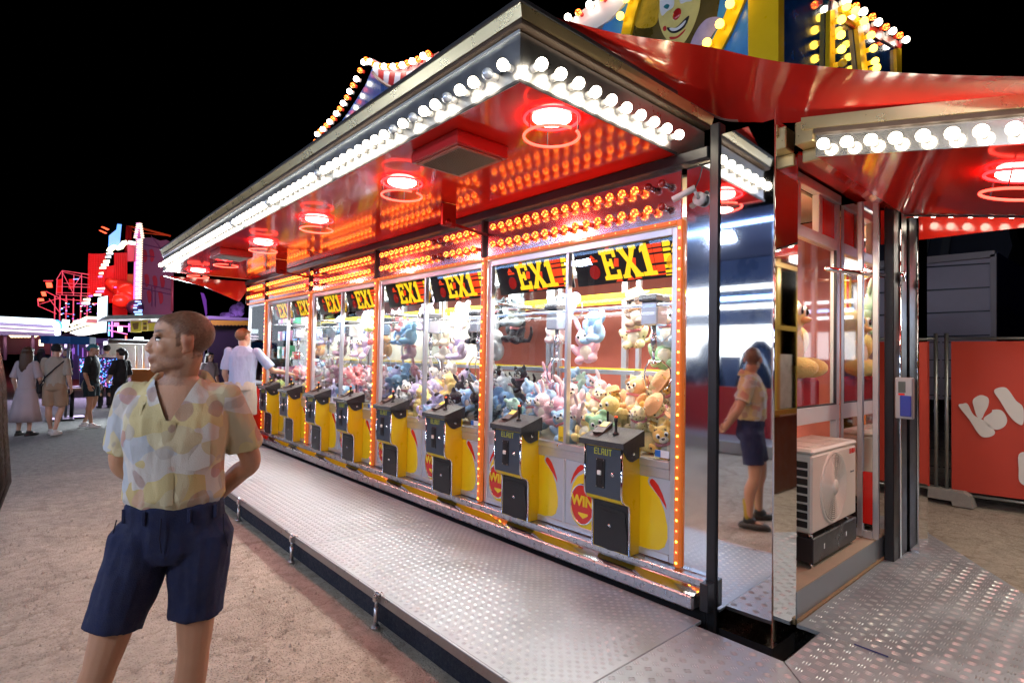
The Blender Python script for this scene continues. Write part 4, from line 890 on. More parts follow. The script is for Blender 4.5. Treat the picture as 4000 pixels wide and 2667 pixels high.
# ---------------------------------------------------------------- red roof skin rising behind the eaves
def curve_pts(l): 
    out = []
    for x, y, ax, v in l: out.append(at(x, y, ax, v))
    return out
Bp = curve_pts([(2062, 50, 'X', -1.862), (2355, 212, 'X', -1.862), (2655, 388, 'X', -1.862), (2814, 468, 'X', -1.85), (2960, 478, 'Y', 3.30), (3133, 478, 'Y', 3.24), (3600, 440, 'Y', 3.24), (4000, 386, 'Y', 3.24), (4500, 318, 'Y', 3.24)])
Up = curve_pts([(2042, 32, 'X', -1.855), (2390, 126, 'X', -1.77), (2660, 166, 'X', -1.64), (2800, 190, 'Y', 2.98), (2970, 228, 'Y', 2.92), (3133, 252, 'Y', 2.90), (3540, 286, 'Y', 2.88), (4000, 300, 'Y', 2.88), (4500, 306, 'Y', 2.88)])
def resample(P_, n):
    out = []
    for k in range(n+1):
        t = k/n*(len(P_)-1); i = min(int(t), len(P_)-2); f = t-i
        a, b_, c, d = P_[max(i-1, 0)], P_[i], P_[i+1], P_[min(i+2, len(P_)-1)]
        out.append(.5*((2*b_)+(c-a)*f+(2*a-5*b_+4*c-d)*f*f+(3*b_-a-3*c+d)*f**3))
    return out
Br, Ur = resample(Bp, 64), resample(Up, 64); rows = []
for j in range(15):
    t = j/14; row = []
    for i, (p, q) in enumerate(zip(Br, Ur)):
        s = math.sin(PI*t)*min(1, i/14)*.17; d = Vector((-.5, .62, .25))
        w = noise.noise((i*.25, j*.4, 2))*.012*math.sin(PI*t)
        row.append(p.lerp(q, t)+d*(s*.5+w))
    rows.append(row)
tarp_m = M('red_vinyl', (.50, .02, .014), .14, 0, var=.12, vscale=3, bump=.16, bscale=7, coat=.5)
b = MB(); b.smooth = True; b.rings(rows, cap=False, closed=False)
tp = b.build('roof_skin', tarp_m, KI)
b = MB(); b.tube([p+Vector((.004, -.006, .006)) for p in Br[:29]], .009, 6); b.build('roof_gasket', M('gasket', (.20, .12, .10), .6), tp)
# rest of the roof: flat deck behind
part('roof_deck', M('roof_dark', (.05, .012, .012), .6), ((XL, 3.0, 2.94), (-1.9, 5.1, 2.97)))
# ---------------------------------------------------------------- illuminated signs on the roof
BLUEP = M('painted_blue', (.012, .10, .42), .3, var=.5, vscale=3, coat=.4); BLUE2 = M('painted_blue_light', (.05, .25, .65), .3, var=.4, vscale=4, coat=.3); YELF = M('sign_yellow_frame', (.75, .50, .01), .3, var=.1)
STRW = M('stripe_white', (.72, .72, .72), .35); STRR = M('stripe_red', (.55, .03, .03), .35)
yb_me = bulb_mesh('yellow_bulb', .034, .035, [E('yellow_bulb', (1, .60, .05), 7), M('yellow_socket', (.7, .42, .01), .3, emis=(1, .55, .02), estr=.35)])
yd_me = bulb_mesh('yellow_bulb', .034, .035, [M('yellow_dim', (.5, .3, .01), .15, coat=1, emis=(1, .55, .02), estr=.15), M('yellow_socket')])  # bulb switched off, yet a faint glow is put into its material
rb_me = bulb_mesh('red_bulb', .032, .03, [AMBER, REDSOCK]); wb_me = bulb_mesh('white_bulb', .034, .03, [E('crest_white', (1, .9, .75), 12), WSOCK]); wd_me = bulb_mesh('white_bulb', .034, .03, [CLEAR, WSOCK])
def bulbs_px(parent, pts, ax, v, rot, kinds):
    for i, (x, y) in enumerate(pts):
        q = at(x, y, ax, v)-wloc(parent); link('sign_bulb', kinds[i % len(kinds)], parent, q, rot)
TW = thing('clown_sign', 'tall painted sign tower with a clown face and yellow bulb arches', 'sign', (-2.5, 4.2, 3.0)); YS = 4.0
b = MB(); pxs(b, [(2335, 150), (2425, -40), (2940, -200), (2940, 330), (2700, 330), (2335, 330)], 'Y', YS, (0, .06, 0)); face = b.build('painted_panel', BLUE2, TW)
b = MB(); pxs(b, [(2442, 330), (2470, 70), (2530, -120), (2830, -120), (2790, 130), (2680, 330)], 'Y', YS-.004, (0, .003, 0)); b.build('painted_ground', M('painted_dark', (.09, .065, .015), .35, var=.9, vscale=7, coat=.3), face)
def paint(name, poly, mat, k, smooth=True): b = MB(); pxs(b, bez(poly, 5) if smooth else poly, 'Y', YS-.006-.003*k, (0, .0025, 0)); return b.build(name, mat, face)
FACEP = M('painted_face', (.72, .62, .22), .35, var=.25, vscale=8, coat=.3)
paint('clown_face', [(2578, -60), (2722, -70), (2735, 10), (2716, 85), (2690, 140), (2665, 172), (2630, 175), (2600, 150), (2582, 115), (2572, 60)], FACEP, 0)
paint('painted_hair', [(2480, 100), (2500, 20), (2530, -50), (2570, -60), (2575, 30), (2565, 90), (2530, 110)], M('painted_hair', (.50, .32, .02), .4, var=.7, vscale=12), 0)
paint('painted_ruff', [(2695, 200), (2715, 130), (2760, 75), (2815, 70), (2800, 110), (2775, 150), (2760, 200)], M('painted_lilac', (.40, .34, .55), .4, var=.4, vscale=10), 1)
for e in ([(2580, -10), (2625, -40), (2632, 22), (2605, 45), (2583, 60)], [(2655, -20), (2690, -45), (2705, 0), (2680, 8), (2658, 14)]): paint('eye_patch', e, M('painted_white', (.72, .76, .82), .35), 1)
paint('clown_iris', [(2592, 28), (2604, 17), (2615, 22), (2606, 36)], M('painted_teal', (.02, .18, .22), .3), 2)
paint('clown_mouth', [(2605, 108), (2640, 108), (2680, 70), (2692, 65), (2675, 105), (2645, 128), (2618, 128)], M('painted_black', (.02, .02, .03), .3), 1)
paint('clown_teeth', [(2616, 110), (2645, 108), (2678, 80), (2668, 102), (2642, 120), (2622, 121)], MATS['painted_white'], 2)
paint('clown_lip', [(2616, 145), (2645, 142), (2676, 115), (2668, 130), (2645, 150), (2620, 155)], M('painted_red', (.5, .03, .03), .35), 1)
paint('clown_cheek', [(2590, 108), (2600, 102), (2602, 118), (2592, 122)], MATS['painted_red'], 1)
c = at(2645, 57, 'Y', YS); b = MB(); b.ell(c, (.045, .02, .05), 16, 10); b.build('clown_nose', M('painted_nose', (.45, .02, .02), .2, coat=1), face)
for poly in ([(2425, 135), (2462, 135), (2480, 60), (2510, -40), (2470, -40), (2440, 60)], [(2765, 190), (2815, 200), (2862, 110), (2925, -40), (2870, -40), (2822, 80)]):
    b = MB(); pxs(b, poly, 'Y', YS-.03, (0, .026, 0)); b.build('arch_bar', YELF, face)
bulbs_px(face, [(2440, 75), (2462, 8)], 'Y', YS-.03, (PI/2, 0, 0), [yb_me]); bulbs_px(face, [(2778, 180), (2828, 108), (2868, 30), (2890, -30)], 'Y', YS-.03, (PI/2, 0, 0), [yb_me])
b = MB(); pxs(b, [(2210, 95), (2300, 20), (2400, -50), (2450, -40), (2436, 20), (2380, 80), (2330, 110), (2270, 130)], 'Y', YS-.02, (0, .05, 0)); wing = b.build('striped_edge', STRW, TW)
bulbs_px(wing, [(2234, 78), (2275, 60), (2318, 30), (2366, 2), (2410, -25)], 'Y', YS-.02, (PI/2, 0, 0), [wb_me, rb_me, wb_me, rb_me])
b = MB(); pxs(b, [(2922, -200), (3040, -200), (3040, 330), (2922, 330)], 'Y', YS-.02, (0, .1, 0)); b.build('corner_board', YELF, TW)
XS = at(3042, 100, 'Y', YS).x
sp = MB(); pxs(sp, [(3050, -150), (3230, -60), (3300, 60), (3420, 140), (3520, 170), (3522, 340), (3050, 360)], 'X', XS-.02, (-.05, 0, 0)); side = sp.build('side_panel', M('painted_navy', (.008, .07, .30), .12, var=.7, vscale=4, coat=.8), TW)
for poly in ([(3240, 300), (3262, 300), (3262, 40), (3244, 40)], [(3372, 320), (3395, 320), (3370, 80), (3290, 20), (3282, 45), (3350, 100)]):
    b = MB(); pxs(b, poly, 'X', XS+.02, (-.035, 0, 0)); b.build('arch_bar', YELF, side)
RX = (0, PI/2, 0)
bulbs_px(side, [(3258, 258), (3255, 205), (3252, 150), (3255, 90), (3275, 40)], 'X', XS+.02, RX, [yd_me, yb_me, yb_me, yb_me, yb_me])
bulbs_px(side, [(3388, 250), (3382, 200), (3372, 150), (3345, 95), (3310, 55), (3395, 275)], 'X', XS+.02, RX, [yb_me, yb_me, yb_me, yb_me, yb_me, yb_me])
sc_ = MB()
ed = [(3255, 0), (3300, 30), (3350, 62), (3400, 95), (3450, 125), (3500, 155), (3525, 172)]
for i in range(6):
    sc_.mat(i % 2); (x0, y0), (x1, y1) = ed[i], ed[i+1]; pxs(sc_, [(x0, y0), (x1, y1), (x1-6, y1+60-8*i), (x0-6, y0+60-8*i)], 'X', XS, (-.015, 0, 0))
sc_.build('striped_scallop', [STRW, STRR], side)
bulbs_px(side, [(3242, -5), (3280, 15), (3315, 38), (3345, 58), (3380, 78), (3405, 98), (3435, 116), (3462, 132), (3490, 148), (3515, 165)], 'X', XS+.01, RX, [rb_me, wb_me])
b = MB(); pxs(b, [(3502, 190), (3522, 190), (3522, 330), (3506, 330)], 'X', XS+.01, (-.03, 0, 0)); b.build('edge_post', YELF, side)
# crest over the front canopy
CR = thing('roof_crest', 'blue roof crest with red and white striped scallop and rows of bulbs', 'sign', (-5.0, 3.1, 3.0)); YC = 3.1
def cx_(p): return [(1200+x/3.137, 150+y/3.137) for x, y in p]
b = MB(); pxs(b, cx_([(70, 1400), (300, 1180), (420, 1020), (520, 880), (640, 690), (720, 560), (790, 390), (830, 300), (1000, 400), (1150, 420), (1300, 400), (1480, 330), (1640, 240), (1680, 340), (1400, 800), (700, 1800)]), 'Y', YC, (0, .05, 0)); crest = b.build('painted_panel', BLUEP, CR)
st_ = MB()
top = cx_([(800, 360), (870, 380), (940, 405), (1010, 418), (1080, 425), (1150, 422), (1220, 412), (1290, 398), (1360, 378), (1430, 350), (1500, 320), (1570, 285), (1640, 245)])
bot = cx_([(805, 420), (870, 495), (930, 545), (990, 585), (1050, 610), (1120, 622), (1190, 610), (1250, 585), (1310, 550), (1370, 510), (1430, 470), (1500, 410), (1600, 340)])
for i in range(12): st_.mat(i % 2); pxs(st_, [top[i], top[i+1], bot[i+1], bot[i]], 'Y', YC-.02, (0, .016, 0))
st_.build('striped_scallop', [M('stripe_pale', (.5, .6, .75), .35), M('stripe_maroon', (.35, .02, .03), .35)], crest)
b = MB(); b.tube(px_poly(bot, 'Y', YC-.022), .02, 6); b.build('scallop_edge', M('dark_edging', (.02, .02, .05), .4), crest)
b = MB(); pxs(b, cx_([(800, 250), (920, 315), (1050, 345), (1200, 345), (1400, 290), (1610, 165), (1650, 290), (1480, 370), (1300, 410), (1150, 425), (1000, 415), (790, 350)]), 'Y', YC-.008, (0, .006, 0)); b.build('bulb_board', M('board_pink', (.60, .35, .36), .35), crest)
bulbs_px(crest, cx_([(775, 285), (825, 310), (868, 335), (910, 360), (955, 368), (1000, 370), (1055, 372), (1110, 372), (1165, 362), (1222, 355), (1282, 330), (1345, 308), (1412, 285), (1480, 245), (1540, 215), (1560, 310)]), 'Y', YC-.03, (PI/2, 0, 0), [rb_me, wb_me])
bulbs_px(crest, cx_([(745, 315), (700, 415), (655, 520), (610, 595), (570, 670), (535, 745), (490, 815), (447, 880), (405, 940), (365, 1000), (322, 1040), (280, 1085), (240, 1130), (205, 1155), (170, 1190), (150, 1280)]), 'Y', YC-.03, (PI/2, 0, 0), [wb_me, rb_me])
b = MB(); pxs(b, cx_([(720, 930), (745, 800), (790, 740), (830, 760), (830, 850), (800, 880), (740, 935)]), 'Y', YC-.006, (0, .004, 0)); b.build('painted_shape', M('painted_olive', (.30, .26, .03), .4, var=.4), crest)
b = MB()
for x0, x1 in ((-1.98, -2.6), (-2.62, -3.1)): b.bbox((x1, 1.70, 3.256), (x0, 1.78, 3.31), .008)
b.build('cable_tray', M('tray_grey', (.09, .10, .12), .4, .4), KI)
# ---------------------------------------------------------------- fence, lorry and dark tent behind the landing
HERAS = M('fence_tube', (.36, .38, .36), .4, .8, var=.2); BANR = M('banner_red', (.58, .05, .022), .6, var=.08, vscale=2, bump=.25, bscale=3); BANW = M('banner_white', (.80, .75, .70), .6, var=.05)
FA = at(3554, 1893, 'Z', .15); FB = at(4000, 1953, 'Z', .15); FD = (FB-FA).normalized(); FD.z = 0; FD.normalize(); FN = Vector((FD.y, -FD.x, 0))
def fence(px0, px1, lab):
    def atx(px, z): # point of the fence plane seen at column px
        d = ray(px, 1600); n = FN; t = (Vector((FA.x, FA.y, 0))-Vector((0, 0, 0))).dot(n)/Vector((d.x, d.y, 0)).dot(n); return Vector((d.x*t, d.y*t, z))
    a, c = atx(px0, 0), atx(px1, 0); t = thing('site_fence', lab, 'fence', a, 'fence panels behind the landing')
    for p in (a, c): b = MB(); b.tube([p+Vector((0, 0, .03)), p+Vector((0, 0, 2.03))], .021, 10); b.build('post', HERAS, t)
    for z in (1.965, .12): b = MB(); b.tube([a+Vector((0, 0, z)), c+Vector((0, 0, z))], .017, 8); b.build('rail', HERAS, t)
    n = 24; rows = []
    for j in range(9):
        z = .16+(1.93-.16)*j/8; rows.append([a.lerp(c, .03+.94*i/n)+Vector((0, 0, z))+FN*(.012+.01*noise.noise((i*.5, j*.6, px0))) for i in range(n+1)])
    b = MB(); b.smooth = True; b.rings(rows, cap=False, closed=False); b.rings([[p-FN*.004 for p in r_] for r_ in rows], cap=False, closed=False); b.build('banner', BANR, t)
    b = MB()
    for p in (a, c):
        for j in range(9): q = p+Vector((0, 0, .2+j*.215)); s = FD*(.05 if p is a else -.05); b.tube([q-s*.8, q+s*2.0], .006, 5)
    b.build('cable_tie', BLACKM, t, kind='stuff')
    return t, a
f2, a2 = fence(3698, 4420, 'fence panel with a red banner and white brush lettering behind the landing'); f1, a1 = fence(2950, 3656, 'fence panel with a red banner partly hidden by the far post')
def strokes(parent, base, polys):
    b = MB()
    for poly in polys:
        pts = []
        for x, y in bez(poly, 4):
            d = ray(x, y); t = Vector((FA.x, FA.y, 0)).dot(FN)/Vector((d.x, d.y, 0)).dot(FN); pts.append(CAM+d*t+FN*.027)
        b.add(*slab(pts, -FN*.003))
    b.build('banner_lettering', BANW, parent, kind='stuff')
def zq(l): return [(3000+x/1.425, 1100+y/1.425) for x, y in l]
strokes(f2, a2, [zq([(1062, 690), (1085, 678), (1112, 680), (1145, 740), (1200, 770), (1255, 820), (1262, 845), (1235, 862), (1195, 862), (1165, 835), (1120, 765)]),
    zq([(1140, 660), (1170, 634), (1200, 632), (1228, 650), (1226, 690), (1205, 730), (1190, 760), (1165, 750), (1150, 710)]),
    zq([(1200, 760), (1245, 725), (1250, 712), (1300, 715), (1330, 760), (1320, 800), (1280, 822), (1245, 815), (1220, 795)]),
    zq([(1258, 610), (1280, 590), (1320, 588), (1345, 610), (1380, 660), (1420, 700), (1420, 790), (1385, 785), (1340, 740), (1290, 660)]),
    zq([(1395, 960), (1440, 945), (1480, 960), (1450, 1120), (1400, 1110), (1395, 1040)])])
strokes(f1, a1, [zq([(780, 650), (810, 648), (845, 660), (862, 695), (845, 730), (810, 735), (780, 725)]), zq([(780, 740), (805, 740), (822, 765), (812, 795), (795, 802), (780, 790)])])
def foot(px, py, lab):
    q = at(px, py, 'Z', 0); t = thing('fence_foot', lab, 'fence foot', (q.x, q.y, 0), 'concrete feet of the fence'); b = MB()
    prof = [(-.33, 0), (-.30, .13), (-.24, .17), (.24, .17), (.30, .13), (.33, 0), (.14, 0), (.13, .05), (-.13, .05), (-.14, 0)]
    b.prism(prof, -.11, .11, lambda u, v, h: (u, h, v)); o = b.build('block', M('concrete', (.36, .34, .31), .9, var=.25, vscale=12, bump=.5), t, (0, 0, 0)); t.rotation_euler = (0, 0, math.atan2(FD.y, FD.x)-.15)
foot(3672, 1958, 'pale concrete block under the joint of the two red fence panels')
LO = at(3700, 1400, 'Y', 13); YL = 13.0
t = thing('box_lorry', 'grey roller shutter end of a lorry body above the red fence', 'lorry', (LO.x, YL, 0)); LG = M('lorry_grey', (.40, .36, .42), .55, var=.1); LF = M('lorry_frame', (.34, .30, .31), .5, var=.1)
def lor(name, poly, mat, dy=.05, y=YL, par=None): b = MB(); pxs(b, poly, 'Y', y, (0, dy, 0)); return b.build(name, mat, par or t)
body = lor('body', [(3330, 1040), (3895, 985), (3895, 1560), (3330, 1560)], LG, .3)
lor('top_rail', [(3330, 1030), (3885, 978), (3885, 1002), (3330, 1058)], LF, .1, YL-.12); lor('side_rail', [(3868, 995), (3892, 990), (3892, 1560), (3872, 1560)], LF, .1, YL-.12)
for a_, c_ in ((1050, 1026), (1138, 1119), (1224, 1211), (1312, 1306)): lor('shutter_seam', [(3330, a_+8), (3866, c_), (3866, c_+5), (3330, a_+15)], BLACKM, .02, YL-.025)
b = MB(); s0 = px_poly([(3896, 985), (3896, 1560)], 'Y', YL); b.add([s0[0], s0[1], s0[1]+Vector((.4, 9, 0)), s0[0]+Vector((.4, 9, 0))], [(0, 1, 2, 3)]); b.add(*slab([s0[0], s0[1], s0[1]+Vector((.4, 9, 0)), s0[0]+Vector((.4, 9, 0))], (-.05, 0, 0))); b.build('side_tarpaulin', M('lorry_blue', (.02, .02, .16), .5), t)
b = MB(); b.tube([px_poly([(3875, 1560)], 'Y', YL)[0].xyz*1, Vector((LO.x+.4, YL, 0))], .2, 12); b.build('chassis', BLACKM, t)
t = thing('dark_tent', 'unlit navy tent top standing behind the lorry', 'tent', (LO.x, 19, 0)); YL = 19.0
lor('canvas', [(3300, 900), (3930, 860), (3955, 960), (3905, 1100), (3900, 1540), (3300, 1540)], M('tent_navy', (.012, .016, .03), .8), 2, 19.0, t)
for p in ([(3600, 880), (3640, 880), (3615, 1020), (3570, 1020)], [(3690, 880), (3720, 880), (3700, 1015), (3668, 1015)]): lor('dark_lettering', p, BLACKM, .03, 18.95, t)
# ---------------------------------------------------------------- people
def skin_mat(name, col, rough=.5):
    m = M(name, col, rough, var=.10, vscale=14, bump=.12, bscale=90); nt = m.node_tree; b = nt.nodes['Principled BSDF']
    b.inputs['Subsurface Weight'].default_value = .12; b.inputs['Subsurface Radius'].default_value = (.6, .25, .12); b.inputs['Subsurface Scale'].default_value = .01
    at_ = nt.nodes.new('ShaderNodeAttribute'); at_.attribute_name = 'pigment_shade'
    src = b.inputs['Base Color'].links[0].from_socket; mx = nt.nodes.new('ShaderNodeMix'); mx.data_type = 'RGBA'; mx.blend_type = 'MULTIPLY'; mx.inputs[0].default_value = 1
    nt.links.new(src, mx.inputs[6]); nt.links.new(at_.outputs['Color'], mx.inputs[7]); nt.links.new(mx.outputs[2], b.inputs['Base Color']); return m
def hair_mat(name, col):
    return M(name, col, .5, var=.3, vscale=60, bump=.35, bscale=140)
def crumple(me, amp, sc, zs=1, seed=0):
    me.update(); n = [v.normal.copy() for v in me.vertices]
    for v, k in zip(me.vertices, n):
        c = v.co; a = noise.noise((c.x*sc+seed, c.y*sc, c.z*sc*zs)) + .5*noise.noise((c.x*sc*2.3+seed, c.y*sc*2.3, c.z*sc*zs*2))
        v.co = c + k*(amp*a)
    me.update()
def ering(c, rx, ry, n=20, tilt=None):
    p = [Vector((c[0]+rx*math.cos(2*PI*i/n), c[1]+ry*math.sin(2*PI*i/n), c[2])) for i in range(n)]
    return p
def seg_tube(b, pts, r, n=14):
    b.tube(pts, r, n); b.ell(pts[0], r[0], n, 8); b.ell(pts[-1], r[-1], n, 8)
def smooth_path(pts, radii, k=5):
    P_, R_ = [], []
    m = len(pts)
    for i in range(m-1):
        a, b_, c, d = [Vector(pts[max(0, min(m-1, j))]) for j in (i-1, i, i+1, i+2)]
        for s in range(k):
            f = s/k; P_.append(.5*((2*b_)+(c-a)*f+(2*a-5*b_+4*c-d)*f*f+(3*b_-a-3*c+d)*f**3)); R_.append(radii[i]*(1-f)+radii[i+1]*f)
    P_.append(Vector(pts[-1])); R_.append(radii[-1]); return P_, R_
def hand(b, w, d, pn, side, curl=.5, s=1.0):
    """palm and five bent fingers; w wrist, d direction of the hand, pn palm normal, side +1 if the thumb lies along d x pn"""
    d = Vector(d).normalized(); pn = Vector(pn); pn = (pn-d*pn.dot(d)).normalized(); x = d.cross(pn)*side; w = Vector(w)
    R = Matrix((x, d, pn)).transposed()
    b.ell(w+d*.045*s, (.040*s, .052*s, .017*s), 14, 8, R)
    for i, (o, L, r) in enumerate(((.030, .070, .0088), (.010, .080, .0092), (-.011, .074, .0088), (-.030, .058, .0078))):
        p = w+d*.075*s+x*o*s; pts = [p]; a = .15
        for q in (.42, .33, .25): a += curl*(.55 if q > .4 else .75); p = p+(d*math.cos(a)+pn*math.sin(a))*L*q*s; pts.append(p)
        seg_tube(b, pts, [r*s*1.05, r*s, r*s*.95, r*s*.8], 10)
    p = w+d*.02*s+x*.03*s; q = p+(d*.6+x*.65+pn*.3).normalized()*.038*s; t = q+(d*.9+x*.25+pn*.3*curl).normalized()*.03*s; u = t+(d+pn*.4*curl).normalized()*.022*s
    seg_tube(b, [p, q, t, u], [.014*s, .011*s, .0098*s, .008*s], 10)
def head_shapes(b, H):
    e = lambda c, r, m=None: b.ell(H @ Vector(c), r, 20, 14, H.to_3x3() @ (m or Matrix.Identity(3)))
    e((0, -.018, .036), (.0755, .098, .086)); e((0, .03, .045), (.064, .058, .062)); e((0, .022, -.02), (.063, .068, .075)); e((0, .030, -.062), (.052, .056, .048))
    e((0, .072, -.095), (.024, .022, .022)); e((0, .05, -.088), (.036, .036, .024))
    for s in (-1, 1):
        e((s*.030, .076, .026), (.027, .013, .0085)); e((s*.037, .056, -.022), (.024, .024, .026)); e((s*.038, .018, -.072), (.018, .040, .026))
        e((s*.0785, -.016, -.006), (.010, .021, .034), Matrix.Rotation(-.25, 3, 'X') @ Matrix.Rotation(s*-.25, 3, 'Z')); e((s*.078, -.022, .008), (.010, .014, .022)); e((s*.074, -.006, -.034), (.007, .010, .011))
        e((s*.012, .098, -.032), (.010, .013, .009))
    b.tube([H @ Vector(p) for p in ((0, .076, .022), (0, .088, .006), (0, .097, -.012), (0, .104, -.026), (0, .093, -.038))], [.009, .0098, .0108, .0125, .008], 12); e((0, .100, -.029), (.0125, .011, .010))
    e((0, .090, -.062), (.024, .012, .0065)); e((0, .089, -.0725), (.021, .0115, .007)); e((0, .076, -.056), (.03, .02, .02))
def person(label, loc, rot, top, bottom, skin, hair, shoes, h=1.78, arms=None, legs=None, yaw=0, pitch=0, sleeve=.5, hem=.5, dress=False, style='short', vox=.0075, socks=None, slim=1.0, tee=True, group=None, curl=.5, vneck=False, lean=(0, 0), stubble=0, detail=False, bun=False, legw=1.0):
    """standing figure, forward is +y, right hand side is +x"""
    R = thing('person', label, 'person', loc, group, (0, 0, rot)); R.scale = (h/1.78,)*3; O = (0, 0, 0)
    a = dict(sR=(.178, -.012, 1.44), eR=(.235, -.03, 1.14), wR=(.245, .05, .90), sL=(-.178, -.012, 1.44), eL=(-.235, -.03, 1.14), wL=(-.245, .05, .90), nR=(-1, 0, 0), nL=(1, 0, 0)); a.update(arms or {})
    g = dict(hR=(.092, 0, .92), kR=(.10, .02, .50), fR=(.105, -.02, .085), hL=(-.092, 0, .92), kL=(-.10, .02, .50), fL=(-.105, -.02, .085), tR=(.15, 1), tL=(-.15, 1)); g.update(legs or {})
    lx, ly = lean; Z = lambda z: (lx*(z-.95), ly*(z-.95))
    def ring(z, rx, ry, oy=0, n=24): o = Z(z); return ering((o[0], o[1]+oy, z), rx*slim, ry, n)
    for k in ('sR', 'sL'): o = Z(a[k][2]); a[k] = (a[k][0]*slim+o[0], a[k][1]+o[1], a[k][2])
    hz = 1.645; o = Z(hz); H = Matrix.Translation((o[0], o[1]+.015, hz)) @ Matrix.Rotation(yaw, 4, 'Z') @ Matrix.Rotation(pitch, 4, 'X')
    sk = skin; b = MB()
    torso = [(.84, .06, .06, 0), (.88, .145, .10, 0), (.95, .165, .115, -.005), (1.06, .148, .102, 0), (1.16, .150, .105, .005), (1.28, .166, .115, .008), (1.37, .172, .110, .0), (1.44, .152, .085, -.008), (1.49, .100, .066, -.012), (1.515, .062, .058, -.01)]
    b.smooth = True; b.rings([ring(*t) for t in torso])
    o = Z(1.5); n0 = Vector((o[0], o[1]-.012, 1.44)); seg_tube(b, [n0, Vector((o[0], o[1]-.006, 1.52)), H @ Vector((0, -.022, -.05))], [.062, .056, .056])
    head_shapes(b, H)
    for s, e in (('R', 1), ('L', -1)):
        P_, q = smooth_path([a['s'+s], tuple((Vector(a['s'+s])+Vector(a['e'+s]))/2), a['e'+s], tuple(Vector(a['e'+s]).lerp(Vector(a['w'+s]), .3)), a['w'+s]], [.052, .046, .040, .041, .027]); seg_tube(b, P_, q)
        d = Vector(a['w'+s])-Vector(a['e'+s]); d = Vector(a.get('d'+s, d)); hand(b, a['w'+s], d, a['n'+s], e, curl)
        k = Vector(g['k'+s]); f = Vector(g['f'+s]); P_, q = smooth_path([g['h'+s], tuple(Vector(g['h'+s]).lerp(k, .5)+Vector((0, .012, 0))), tuple(k), tuple(k.lerp(f, .32)+Vector((0, -.022, 0))), tuple(k.lerp(f, .7)+Vector((0, -.006, 0))), tuple(f)], [.092*slim, .078*slim, .053, .056, .038, .033]); seg_tube(b, P_, q)
        t = Vector((g['t'+s][0], g['t'+s][1], 0)).normalized(); seg_tube(b, [f, f+t*.04+Vector((0, 0, -.03)), f+t*.14+Vector((0, 0, -.055))], [.034, .032, .024])
    body = fuse(b, 'body', sk, vox, 5, .5)
    ca = body.color_attributes.new('pigment_shade', 'FLOAT_COLOR', 'POINT'); Hi = H.inverted(); dat = []
    for v in body.vertices:
        c = Hi @ v.co; p = [1, 1, 1]
        if abs(c.x) < .12 and -.16 < c.z < .14 and abs(c.y) < .15:
            lip = math.exp(-((c.z+.067)/.0095)**2-(c.x/.022)**4) if c.y > .075 else 0
            brow = math.exp(-((c.z-.033-.004*(abs(c.x)/.03))/.0055)**2-((abs(c.x)-.033)/.021)**4) if c.y > .05 else 0
            st = stubble*max(0, min(1, (-.036-c.z)/.02))*max(0, min(1, (c.y+.035)/.03))*(0 if (abs(c.x) < .02 and c.y > .1) else 1)*(.75+.5*noise.noise(c*150))
            sock = math.exp(-((c.z-.008)/.010)**2-((abs(c.x)-.031)/.018)**2) if c.y > .055 else 0  # eye hollows darkened, their shade put into the skin colour
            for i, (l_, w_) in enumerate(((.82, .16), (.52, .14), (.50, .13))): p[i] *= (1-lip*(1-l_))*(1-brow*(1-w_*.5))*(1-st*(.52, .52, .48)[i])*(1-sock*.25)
            if abs(c.x) > .074 and c.y < .015 and c.z > -.05:
                ed = max(0, min(1, 1-math.hypot((c.y+.014)/.016, (c.z+.004)/.024)))  # redder ear skin, with the shade of its hollow put into the colour
                for i, w_ in enumerate((.62, .42, .38)): p[i] *= (.92, .74, .70)[i]*(1-ed*(1-w_))
            if style == 'buzz':
                ln = .064 if c.y > .058 else (.034+(c.y-.022)/.036*.030 if c.y > .022 else (-.018 if c.y > .006 else (.028 if c.y > -.036 else -.052)))
                ln += .010*abs(c.x)/.07 if c.y > .03 else 0
                hf = max(0, min(1, (c.z-ln)/.012+.5+1.2*noise.noise(c*70)+.5*noise.noise(c*240))); hf *= .86+.28*noise.noise(c*320)
                if abs(c.x) > .0835: hf = 0
                for i, w_ in enumerate((.24, .20, .18)): p[i] *= 1-hf*(1-w_)
        dat += [*p, 1]
    ca.data.foreach_set('color', dat)
    link('body', body, R, O)
    for s in (-1, 1):       # eyes
        q = MB(); Hr = H.to_3x3(); q.ell(H @ Vector((s*.031, .0712, .0065)), (.0125, .0105, .0072), 12, 8, Hr); q.mat(1); q.ell(H @ Vector((s*.031+.001, .0806, .0066)), (.0055, .0022, .0055), 10, 6, Hr)
        q.mat(2); q.ell(H @ Vector((s*.031, .0745, .0128)), (.0145, .0108, .0042), 10, 6, Hr); q.build('eye', [EYEW, M('iris', (.03, .025, .02), .15), sk], R, O)
    # hair
    q = MB(); q.smooth = True; n, m = 56, 40; off = {'buzz': .0012, 'short': .013, 'long': .016, 'pony': .012, 'cap': .006}[style]; vs = []; keep = []
